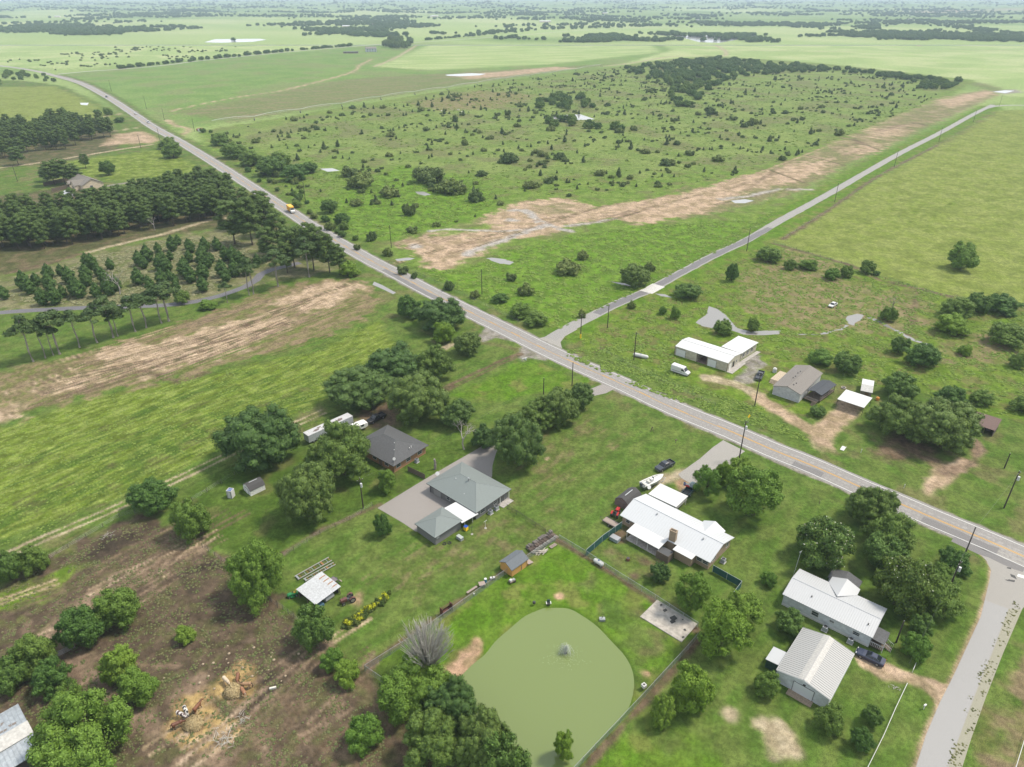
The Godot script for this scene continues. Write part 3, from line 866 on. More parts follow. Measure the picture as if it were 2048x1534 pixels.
	slab(st, xz([27.75,-190.3,31.2,-187.5,28.17,-184.7,23.94,-182.9,15.33,-176.3,4.94,-164.2,-1.86,-157.3,-4.17,-153.3,-4.95,-147.7,-4.96,-142.8,-7.76,-138.4,-16.53,-128,-17.38,-122.5,-21.48,-122.4,-24.54,-125.2,-31.3,-130.6,-22.01,-141.2,-15.18,-148.6,-10.08,-154,-3.25,-161.7,5.11,-172.1,15.71,-182,23.61,-187.2]), 0, .03)
	tag(sheet("driveway", st, worn("drive concrete", 0.289, 0.266, 0.247, .8, 0, 4.0, 1)), "long concrete driveway from the highway to the grey hip roofed house", "driveway")
	st = new_st()
	slab(st, xz([56.6,-159.2,61,-154,57.8,-151.1,56.4,-148.8,50.7,-144.3,46.8,-141.2,43.7,-139.8,41.8,-142.4,41.4,-143.9,48.4,-150.6,52.9,-155.7]), 0, .03)
	tag(sheet("driveway", st, conc), "concrete driveway from the highway to the white metal roofed ranch house", "driveway")
	var pad := thing("concrete_slab", "stained bare concrete slab in the grass beside the green pond", "concrete slab", Vector3.ZERO)
	pad.set_meta("kind", "structure")
	st = new_st()
	slab(st, xz([28.64,-102,35.2,-95.9,31.3,-91.6,24.59,-97.7]), 0, .16)
	commit(st, "slab_top", worn("slab", 0.350, 0.323, 0.285, .85, 0, 7.0), pad)
	for q in [[Vector2(29.68, -99.2), .35, .25], [Vector2(30.9, -97.2), .55, .4], [Vector2(30.6, -96.4), .45, .3], [Vector2(29.16, -100.6), .2, .15], [Vector2(31.8, -92.7), .22, .15], [Vector2(32.6, -96.9), .15, .1], [Vector2(32.5, -94.4), .15, .2]]:
		st = new_st()
		box(st, v3(q[0], .17 + q[2] * .3), Vector3(q[1] * 2, q[2] * .6, q[2] * 2), .5)
		commit(st, "pipe_stub", mat("dark stub", 0.036, 0.036, 0.033, .8), pad)

func build_water() -> void:
	var green := mat("pond water", 0.122, 0.159, 0.050, .12)
	green.metallic_specular = 0.5
	var st := new_st()
	var grown := Geometry2D.offset_polygon(PackedVector2Array(pond_outline().slice(0, -1)), .35)
	slab(st, Array(grown[0]), 0, -.28)
	var w := commit(st, "pond_water", green, null, "structure")
	tag(w, "opaque green pond with a small fountain", "pond")
	var grey := mat("muddy water", 0.180, 0.174, 0.162, .08)
	var bright := mat("silty water", 0.235, 0.235, 0.228, .15)
	for e in [[xz([75.4,-252.2,78,-249.2,79.7,-243.5,80,-238,80.7,-231.8,84.3,-228.8,89.9,-229.7,95.5,-229.7,93.9,-226.7,88.7,-225.9,81.7,-225.9,77.9,-230.1,73.3,-230.9,68.6,-233.5,66.8,-236.6,68.2,-238.9,72.2,-243.5]), grey, "still brown pond between the metal building and the dry lot"],
			[xz([124.5,-242.6,129.2,-244.9,131,-243.5,127.9,-238.9,124.8,-236.6,123.3,-234,122,-235.3,122.6,-239.8]), grey, "small round stock pond beside the winding ditch"],
			[xz([-11.76,-308.3,-8.84,-309,-3.15,-306.9,0.89,-302.9,-0.88,-299.5,-5.32,-300.9,-8.72,-304.2]), grey, "narrow grey puddle in the green scrub near the clearing"],
			[xz([29.48,-725,42.3,-737,67.4,-744,79,-712,59.5,-706,40.9,-712]), bright, "pale stock pond among dark bushes in the scrub pasture"],
			[xz([-58.6,-431,-53.1,-431,-48.2,-423.7,-51.5,-421.3,-56.1,-424.9]), bright, "little bright puddle in the scrub left of the clearing"],
			[xz([-131.1,-495,-123,-496.6,-116.2,-488.8,-123.9,-485.7]), bright, "little bright puddle behind the roadside bushes"],
			[xz([-753,-1922,-774,-2051,-664,-2075,-633,-2029,-641,-1943,-707,-1902]), bright, "long white stock pond in the far left pasture"],
			[xz([445.6,-2225,537,-2252,683,-2225,594,-2051,504,-1902,459.9,-1922,460.8,-2098]), bright, "large white reservoir on the far pale green slope"],
			[xz([-98.5,-1133,-62.9,-1155,-38.7,-1147,-46.8,-1125,-75.1,-1111,-93.7,-1118]), bright, "thin white flooded patch in the tilled field"],
			[xz([-57.3,-278.5,-53.2,-274.5,-46.4,-266.1,-47.4,-264.5,-52.4,-270,-57.4,-275]), grey, "ditch water beside the highway below the sandy field"],
			[xz([-52.7,-306.9,-47.4,-309,-43.9,-308.3,-45.8,-305.6,-51.2,-304.2]), grey, "ditch water at the corner of the dirt clearing"],
			[xz([41.1,-278.5,46.7,-276.7,48.7,-273.3,45.4,-274.5]), grey, "sliver of ditch water left of the county road culvert"],
			[xz([57,-265.1,60.9,-264.5,63.2,-260.8,59.4,-261.9]), grey, "sliver of ditch water right of the county road culvert"],
			[xz([-472.9,-828,-463.1,-828,-454.3,-808,-463.4,-812]), bright, "tiny pale pond in the left pasture"],
			[xz([126.5,-409.8,135.6,-413.2,139.8,-409.8,133,-404.2,127.3,-404.2]), bright, "shallow pale puddle at the edge of the dirt strip"],
			[xz([585,-927,609,-942,618,-937,591,-912]), bright, "shallow pale puddle at the far end of the dirt strip"],
			]:
		wet.append(PackedVector2Array(e[0]))
		st = new_st()
		slab(st, e[0], 0, .03)
		tag(commit(st, "pond_water" if "pond" in e[2] or "reservoir" in e[2] else "puddle_water", e[1], null, "structure"), e[2], "pond" if "pond" in e[2] or "reservoir" in e[2] else "puddle")
	st = new_st()
	ribbon(st, smooth_line(xz([132.1,-241.6,134.6,-236.2,135.5,-232.2,137,-228,139.2,-221.8,142.3,-217.8]), 2.0), -.8, .8, .03, .6)
	tag(commit(st, "ditch_water", grey, null, "structure"), "narrow winding ditch of still water past the stock pond", "ditch")
	st = new_st()
	ribbon(st, smooth_line(xz([99.5,-226.7,108.3,-226.7,117,-230.9,121.1,-234.4]), 2.0), -.5, .5, .03, .7)
	tag(commit(st, "ditch_water", grey, null, "structure"), "thin ditch of water joining the two ponds", "ditch")
	# fountain in the pond
	var f := thing("pond_fountain", "small white fountain spraying in the green pond", "fountain", v3(Vector2(9.74, -89.5), -.28))
	st = new_st()
	tube(st, Vector3(0, 0, 0), Vector3(0, .12, 0), .35, .3, 10)
	commit(st, "float", mat("black plastic", 0.012, 0.012, 0.012, .5), f)
	st = new_st()
	for k in 70:
		var a := rng.randf() * TAU
		var r := rng.randf_range(.2, 1.5)
		var top := rng.randf_range(1.0, 2.1)
		var pts := []
		for i in 6:
			var t := i / 5.0
			pts.append(Vector3(cos(a) * r * t, .1 + top * 4 * t * (1 - t * .95) * .95, sin(a) * r * t))
		pipe(st, pts, .012, .02, 3)
	for k in 900:
		var a := rng.randf() * TAU
		var r := absf(rng.randfn(0, .8))
		box(st, Vector3(cos(a) * r, rng.randf_range(.05, 1.7) * exp(-r), sin(a) * r), Vector3.ONE * rng.randf_range(.015, .04))
	commit(st, "spray", mat("spray", 0.44, 0.47, 0.44, .2), f, "stuff")
	st = new_st()
	for k in 160:
		var a := rng.randf() * TAU
		var r := rng.randf_range(.4, 3.6) * (1.0 + .25 * sin(a * 5))
		var p := Vector3(cos(a) * r * 1.15, .012, sin(a) * r * .8 + .9)
		box(st, p, Vector3(rng.randf_range(.05, .3), .008, rng.randf_range(.03, .09)), rng.randf() * TAU)
	commit(st, "foam_ripple", mat("foam", .19, .245, .10, .3), f, "stuff")

# ---------------------------------------------------------------- plants
var kinds := {}          # kind -> list of [template, width, height]
var turn_no := 0
var leaf_mat: StandardMaterial3D
var bark_mat: StandardMaterial3D
var grey_bark: StandardMaterial3D

class Foliage:
	var pos := PackedVector3Array()
	var nor := PackedVector3Array()
	var col := PackedColorArray()
	var idx := PackedInt32Array()

	func leaf(p: Vector3, n: Vector3, u: Vector3, v: Vector3, c: Color) -> void:
		var o := pos.size()
		pos.append_array([p - u, p - v, p + u, p + v])
		nor.append_array([n, n, n, n])
		col.append_array([c, c, c, c])
		idx.append_array([o, o + 2, o + 1, o, o + 3, o + 2])

	func core(c: Vector3, r: Vector3, k: Color, seed_: int) -> void:
		var o := pos.size()
		var nu := 9
		var nv := 6
		for j in nv + 1:
			var b := PI * j / nv
			for i in nu:
				var a := TAU * i / nu
				var d := Vector3(sin(b) * cos(a), cos(b), sin(b) * sin(a))
				var w := 1.0 + .16 * sin(a * 3 + seed_ + j * 2.0) * sin(b)
				pos.append(c + d * r * w)
				nor.append(d)
				col.append(k)
		for j in nv:
			for i in nu:
				var e := (i + 1) % nu
				idx.append_array([o + j * nu + i, o + (j + 1) * nu + e, o + j * nu + e, o + j * nu + i, o + (j + 1) * nu + i, o + (j + 1) * nu + e])

	func mesh(m: Material) -> ArrayMesh:
		var arr := []
		arr.resize(Mesh.ARRAY_MAX)
		arr[Mesh.ARRAY_VERTEX] = pos
		arr[Mesh.ARRAY_NORMAL] = nor
		arr[Mesh.ARRAY_COLOR] = col
		arr[Mesh.ARRAY_INDEX] = idx
		var me := ArrayMesh.new()
		me.add_surface_from_arrays(Mesh.PRIMITIVE_TRIANGLES, arr)
		me.surface_set_material(0, m)
		return me

func rdir() -> Vector3:
	var y := rng.randf_range(-1, 1)
	var a := rng.randf() * TAU
	var r := sqrt(1 - y * y)
	return Vector3(cos(a) * r, y, sin(a) * r)

# lobes: [centre, radii]; leaves sit on the lobes' outer shells
func foliage(lobes: Array, n: int, size: float, long: float, a: Color, b: Color, tip: Color, core := 0.74, fuzz := 0.22) -> ArrayMesh:
	var f := Foliage.new()
	var total := 0.0
	var sums := []
	var tones := []
	var mid := Vector3.ZERO
	for l in lobes:
		var r: Vector3 = l[1]
		total += r.x * r.z + r.y * r.x
		sums.append(total)
		tones.append(rng.randf())
		mid += l[0]
	mid /= lobes.size()
	if core > 0:
		for k in lobes.size():
			f.core(lobes[k][0], lobes[k][1] * core, a.lerp(b, tones[k] * .5).linear_to_srgb(), k)
	for i in n:
		var pick := rng.randf() * total
		var k := 0
		while sums[k] < pick:
			k += 1
		var c: Vector3 = lobes[k][0]
		var r: Vector3 = lobes[k][1]
		var d := (rdir() + (c - mid).normalized() * .35 + Vector3(0, .25, 0)).normalized()
		var p := c + d * r * (1.0 + rng.randf_range(-fuzz, fuzz * .8))
		var t := rng.randf()
		var col := a.lerp(b, clampf(tones[k] * .55 + t * .6 - .1, 0, 1))
		if rng.randf() < .13:
			col = col.lerp(tip, rng.randf_range(.2, .7))
		col = col * rng.randf_range(.85, 1.13)
		var nn := (d * .9 + rdir() * .55).normalized()
		var u := nn.cross(rdir()).normalized()
		var v := nn.cross(u)
		var s := size * rng.randf_range(.6, 1.35)
		f.leaf(p, nn, u * s * long, v * s * .62, Color(col.r, col.g, col.b).linear_to_srgb())
	return f.mesh(leaf_mat)

func dome_lobes(n: int, w: float, h: float, base: float, lump: float, flat := 1.0) -> Array:
	# a crown `w` wide and `h` high above `base`: uneven boughs round a central mass, each with smaller clumps on it
	var out := [[Vector3(0, base + h * .42, 0), Vector3(w * .3, h * .36, w * .3)]]
	var lean := Vector3(rng.randf_range(-.06, .06) * w, 0, rng.randf_range(-.06, .06) * w)
	for i in n:
		var y := 1.0 - 1.6 * (i + .5) / n + rng.randf_range(-.12, .12)
		var a := i * 2.39996 + rng.randf_range(-.5, .5)
		var r := sqrt(maxf(0.0, 1 - y * y * .9))
		var reach := rng.randf_range(.62, 1.04)
		var s := lump * rng.randf_range(.6, 1.4)
		var p := Vector3(cos(a) * r * (w * .5 - s * .7) * reach, base + h * .42 + y * (h * .58 - s * .6) * reach, sin(a) * r * (w * .5 - s * .7) * reach) + lean * y
		p.y = maxf(p.y, base + s * .3)
		out.append([p, Vector3(s, s * flat * rng.randf_range(.7, .95), s)])
		var od := (p - Vector3(0, base + h * .3, 0)).normalized()
		for k in 3:
			var d := (od + rdir() * .9).normalized()
			var q := s * rng.randf_range(.36, .58)
			out.append([p + d * s * rng.randf_range(.75, 1.05), Vector3(q, q * .85, q)])
	return out

func limbs(st: SurfaceTool, base_r: float, fork: float, tips: Array) -> void:
	pipe(st, [Vector3(0, -.1, 0), Vector3(.03, fork * .35, 0), Vector3(0, fork, 0)], base_r * 1.35, base_r * .8, 8)
	for t in tips:
		var m: Vector3 = t * .55 + Vector3(0, fork * .5, 0)
		pipe(st, [Vector3(0, fork * .92, 0), m, t], base_r * .55, base_r * .12, 5)

func template(kind: String, called: String, crown: Mesh, w: float, h: float, trunk: SurfaceTool, bark: Material) -> Node3D:
	var o := Node3D.new()
	o.name = called
	if trunk:
		trunk.generate_normals()
		var t := MeshInstance3D.new()
		t.mesh = trunk.commit()
		t.mesh.surface_set_material(0, bark)
		t.name = "trunk"
		o.add_child(t)
	if crown:
		var c := MeshInstance3D.new()
		c.mesh = crown
		c.name = "crown"
		o.add_child(c)
	if not kinds.has(kind):
		kinds[kind] = []
	kinds[kind].append([o, w, h, called])
	return o

func make_plants() -> void:
	leaf_mat = StandardMaterial3D.new()
	leaf_mat.resource_name = "leaves"
	leaf_mat.vertex_color_use_as_albedo = true
	leaf_mat.vertex_color_is_srgb = true
	leaf_mat.roughness = 0.6
	leaf_mat.metallic_specular = 0.3
	leaf_mat.backlight_enabled = true
	leaf_mat.backlight = Color(.12, .16, .05)
	bark_mat = worn("bark", .09, .07, .052, .95, 0, 1.5, 1)
	grey_bark = worn("grey bark", .30, .27, .24, .95, 0, 1.5, 1)
	var dk := Color(.055, .094, .026)
	var md := Color(.09, .142, .04)
	var br := Color(.12, .21, .034)
	var yl := Color(.15, .24, .045)
	for v in 4:
		var tint: Color = [Color(1, 1, 1), Color(.82, .9, .9), Color(1.2, 1.14, .95), Color(1.3, 1.18, 1.1)][v]
		# live oak: broad lumpy dome on a short trunk
		var lobes := dome_lobes(34 + v * 5, 15, 9.5, 1.6, 2.1)
		var st := new_st()
		limbs(st, .5, 2.6, [Vector3(4, 5.5, 1), Vector3(-3.6, 5.6, 1.6), Vector3(.6, 6.4, -4), Vector3(-1, 7, 2.5), Vector3(2, 7.5, -1)])
		template("oak", "oak_tree", foliage(lobes, 26000, .155, 1.25, dk * tint, md * tint, yl * tint), 15, 11.5, st, bark_mat)
		# pecan: brighter, looser, open between the boughs
		lobes = dome_lobes(20 + v * 3, 12, 10, 1.9, 1.75, .85)
		lobes.pop_front()
		st = new_st()
		limbs(st, .32, 3.4, [Vector3(3.4, 7, 1), Vector3(-3.2, 7.4, 1.2), Vector3(.4, 8.2, -3), Vector3(-.6, 10, .6), Vector3(1.2, 6.5, 3)])
		template("pecan", "pecan_tree", foliage(lobes, 17000, .16, 1.4, Color(.085, .15, .024) * tint, br * tint, yl * 1.2, .6, .32), 12, 12.5, st, bark_mat)
		# mixed broadleaf of the fence rows
		lobes = dome_lobes(20 + v * 3, 9, 7.5, .4, 1.4)
		st = new_st()
		limbs(st, .25, 2.0, [Vector3(2, 4.5, 1), Vector3(-2, 4.6, 1), Vector3(.4, 5.2, -2)])
		template("broadleaf", "broadleaf_tree", foliage(lobes, 14000, .14, 1.3, Color(.06, .108, .025) * tint, Color(.102, .17, .04) * tint, br * tint, .66, .3), 9, 8.3, st, bark_mat)
		# brighter yellow-green broadleaf
		lobes = dome_lobes(18 + v * 3, 9, 8, .4, 1.45)
		st = new_st()
		limbs(st, .25, 2.2, [Vector3(2, 4.8, 1), Vector3(-2, 5, 1), Vector3(.4, 6, -2)])
		template("bright", "broadleaf_tree", foliage(lobes, 14000, .15, 1.4, Color(.085, .152, .024) * tint, Color(.13, .215, .037) * tint, yl * tint, .66, .32), 9, 8.8, st, bark_mat)
		# the same, grown large
		if v < 2:
			lobes = dome_lobes(34 + v * 5, 16, 11, .6, 2.1)
			st = new_st()
			limbs(st, .4, 2.4, [Vector3(4, 6, 1), Vector3(-4, 6, 1), Vector3(.4, 7, -3)])
			template("bright_big", "broadleaf_tree", foliage(lobes, 28000, .155, 1.4, Color(.085, .15, .024), Color(.13, .21, .037), yl, .68, .28), 16, 11.6, st, bark_mat)
		# shrub mound
		lobes = dome_lobes(7 + v * 2, 4, 2.4, -.2, .8)
		template("shrub", "shrub", foliage(lobes, 1900, .14, 1.3, Color(.068, .1, .03) * tint, Color(.108, .15, .045) * tint, Color(.13, .19, .055), .7, .3), 4, 2.4, null, null)
		# cedar: small dark upright
		lobes = []
		for i in 9:
			var t := i / 8.0
			var rr := lerpf(.85, .25, t) * (1.1 if i == 1 else 1.0)
			lobes.append([Vector3(rng.randf_range(-.2, .2), .7 + t * 2.8, rng.randf_range(-.2, .2)), Vector3(rr, .65, rr)])
		template("cedar", "cedar_shrub", foliage(lobes, 900, .13, 1.5, Color(.05, .078, .026), Color(.075, .11, .036), md, .78, .25), 2.0, 4.0, null, null)
		# young pine: dense upright egg
		lobes = []
		for i in 16:
			var t := i / 15.0
			var rr := (1.5 * sin(PI * clampf(t * .8 + .22, 0, 1)) + .1)
			var a := i * 2.4
			lobes.append([Vector3(cos(a) * rr * .5, .7 + t * 4.3, sin(a) * rr * .5), Vector3(rr * .62 + .15, .6, rr * .62 + .15)])
		template("young_pine", "young_pine", foliage(lobes, 2600, .2, 2.0, Color(.045, .085, .022), Color(.075, .135, .034), Color(.12, .19, .05), .7, .4), 3.4, 5.4, null, null)
		# forest pine: tall, ragged, crown over the upper two thirds
		lobes = []
		for i in 26:
			var t := i / 25.0
			var rr := (3.4 * sin(PI * clampf(t * .56 + .28, 0, 1)) + .1) * rng.randf_range(.7, 1.1)
			var a := i * 2.39996 + rng.randf()
			lobes.append([Vector3(cos(a) * rr * .75, 5.5 + t * 11.5, sin(a) * rr * .75), Vector3(1.3, .85, 1.3) * lerpf(1.1, .85, t)])
		st = new_st()
		pipe(st, [Vector3(0, -.1, 0), Vector3(.1, 8, .1), Vector3(0, 17, 0)], .26, .06, 7)
		template("pine", "pine_tree", foliage(lobes, 7500, .18, 2.2, Color(.06, .098, .026), Color(.098, .15, .038), Color(.11, .15, .05), .6, .42), 8, 18, st, bark_mat)
		# row pine: long bare grey trunk, flat clumps near the top
		lobes = []
		for i in 17:
			var a := i * 2.4 + rng.randf()
			var rr := rng.randf_range(.4, 3.4)
			lobes.append([Vector3(cos(a) * rr - .4, 10.5 + 6.5 * (1 - rr / 4.2) * rng.randf_range(.55, 1.05), sin(a) * rr), Vector3(1.25, .62, 1.25) * rng.randf_range(.7, 1.15)])
		st = new_st()
		pipe(st, [Vector3(0, -.1, 0), Vector3(.25, 4, .1), Vector3(-.1, 9, 0), Vector3(.1, 15.5, 0)], .34, .09, 7)
		for l in lobes:
			var y: float = l[0].y
			pipe(st, [Vector3(0, y - 1.4, 0), l[0] * Vector3(.6, 1, .6) + Vector3(0, -.4, 0), l[0]], .07, .03, 4)
		for i in 5:
			var a := rng.randf() * TAU
			var y := rng.randf_range(5, 11)
			pipe(st, [Vector3(0, y, 0), Vector3(cos(a) * 1.2, y + .4, sin(a) * 1.2), Vector3(cos(a) * 1.9, y + 1.2, sin(a) * 1.9)], .05, .015, 4)
		template("row_pine", "tall_pine", foliage(lobes, 3600, .2, 2.2, Color(.045, .078, .026), Color(.072, .112, .036), Color(.12, .16, .05), .5, .5), 7, 17, st, grey_bark)
	# magnolia: upright glossy dome with white flowers
	var gloss := leaf_mat.duplicate()
	gloss.resource_name = "glossy leaves"
	gloss.roughness = .38
	for v in 2:
		var lobes := dome_lobes(24, 10, 10, .4, 1.6, 1.05)
		var st := new_st()
		limbs(st, .3, 1.8, [Vector3(1.5, 5, 1), Vector3(-1.5, 5, 1), Vector3(.2, 8, 0)])
		var me: ArrayMesh = foliage(lobes, 15000, .175, 1.3, Color(.05, .092, .02) if v == 0 else Color(.055, .09, .02), Color(.095, .155, .032) if v == 0 else Color(.105, .155, .028), Color(.16, .19, .05), .7, .26)
		me.surface_set_material(0, gloss)
		var o := template("magnolia" if v == 0 else "magnolia_olive", "magnolia_tree", me, 10, 10.6, st, bark_mat)
		st = new_st()
		for i in (90 if v == 0 else 30):
			var l: Array = lobes[1 + i % (lobes.size() - 1)]
			var d := (rdir() + Vector3(0, .6, .5)).normalized()
			var p: Vector3 = l[0] + d * l[1] * 1.12
			for q in 3:
				box(st, p + rdir() * .05, Vector3(.1, .04, .08), rng.randf() * TAU)
		commit(st, "blossoms", mat("magnolia flower", .62, .60, .52, .6), o, "stuff")
	# bare trees
	for v in 3:
		var st := new_st()
		var r := RandomNumberGenerator.new()
		r.seed = 77 + v
		if v == 2:
			# a vase of many pale stems
			for i in 170:
				var a := r.randf() * TAU
				var k := sqrt(r.randf())
				var top := Vector3(cos(a) * k * 3.9, 7.6 - k * 2.2 + r.randf_range(-.6, .6), sin(a) * k * 3.9)
				var m := top * Vector3(.38, .5, .38)
				pipe(st, [Vector3(cos(a) * .2, 1.0, sin(a) * .2), m, top], .085, .02, 4)
				for q in 4:
					var s := m.lerp(top, r.randf_range(.1, .9))
					var e := s + Vector3(cos(a + r.randf_range(-1, 1)) * .7, r.randf_range(.5, 1.2), sin(a + r.randf_range(-1, 1)) * .7)
					tube(st, s, e, .03, .012, 3)
			pipe(st, [Vector3(0, -.1, 0), Vector3(0, .6, 0), Vector3(0, 1.3, 0)], .35, .28, 8)
			template("bare_vase", "bare_tree", null, 8, 8, st, worn("pale twig", .48, .46, .41, .95, 0, 1.5, 1))
		else:
			branch(st, r, Vector3(0, -.1, 0), Vector3(.05, 1, .03), 3.2, .24, 0)
			template("bare", "bare_tree", null, 6, 8, st, worn("bleached wood", .40, .37, .34, .95, 0, 1.5, 1) if v == 0 else grey_bark)

func branch(st: SurfaceTool, r: RandomNumberGenerator, p: Vector3, d: Vector3, length: float, w: float, level: int) -> void:
	d = d.normalized()
	var m := p + d * length * .5 + Vector3(r.randf_range(-1, 1), r.randf_range(-.3, .6), r.randf_range(-1, 1)) * length * .08
	var e := p + d * length
	pipe(st, [p, m, e], w, w * .62, 6 if level < 2 else 3)
	if level >= 4:
		return
	for i in (3 if level < 3 else 2):
		var side := Vector3(r.randf_range(-1, 1), r.randf_range(-.15, .7), r.randf_range(-1, 1)).normalized()
		branch(st, r, e.lerp(m, r.randf() * .6), d * .55 + side * .8, length * r.randf_range(.55, .8), w * .55, level + 1)

func put_plant(kind: String, x: float, z: float, w: float, h: float, label: String, category := "tree", group := "") -> Node3D:
	var list: Array = kinds[kind]
	turn_no += 1
	var t: Array = list[turn_no % list.size()]
	var s := w * .88 / float(t[1])
	h *= .96
	return copy_of(t[0], t[3], label, category, Vector3(x, 0, z), turn_no * 2.399, group, Vector3(s, h / float(t[2]), s))

func spot(p: Vector2, xr: float, xl: float, z_near: float, z_far: float) -> String:
	return ("highway end" if p.x > xr else ("middle" if p.x > xl else "left end")) + (", front" if p.y > z_near else (", centre" if p.y > z_far else ", back"))

func inside(p: Vector2, poly: PackedVector2Array) -> bool:
	return Geometry2D.is_point_in_polygon(p, poly)

func scatter(pts: Array, gap: float, most: int, seed_: int) -> Array:
	# points in an outline, no two nearer than `gap`
	var poly := PackedVector2Array(pts)
	var lo := poly[0]
	var hi := poly[0]
	for p in poly:
		lo = lo.min(p)
		hi = hi.max(p)
	var r := RandomNumberGenerator.new()
	r.seed = seed_
	var out := []
	for i in most * 30:
		if out.size() >= most:
			break
		var p := Vector2(r.randf_range(lo.x, hi.x), r.randf_range(lo.y, hi.y))
		if not inside(p, poly):
			continue
		var free := true
		for q in out:
			if q.distance_squared_to(p) < gap * gap:
				free = false
				break
		if free:
			out.append(p)
	return out

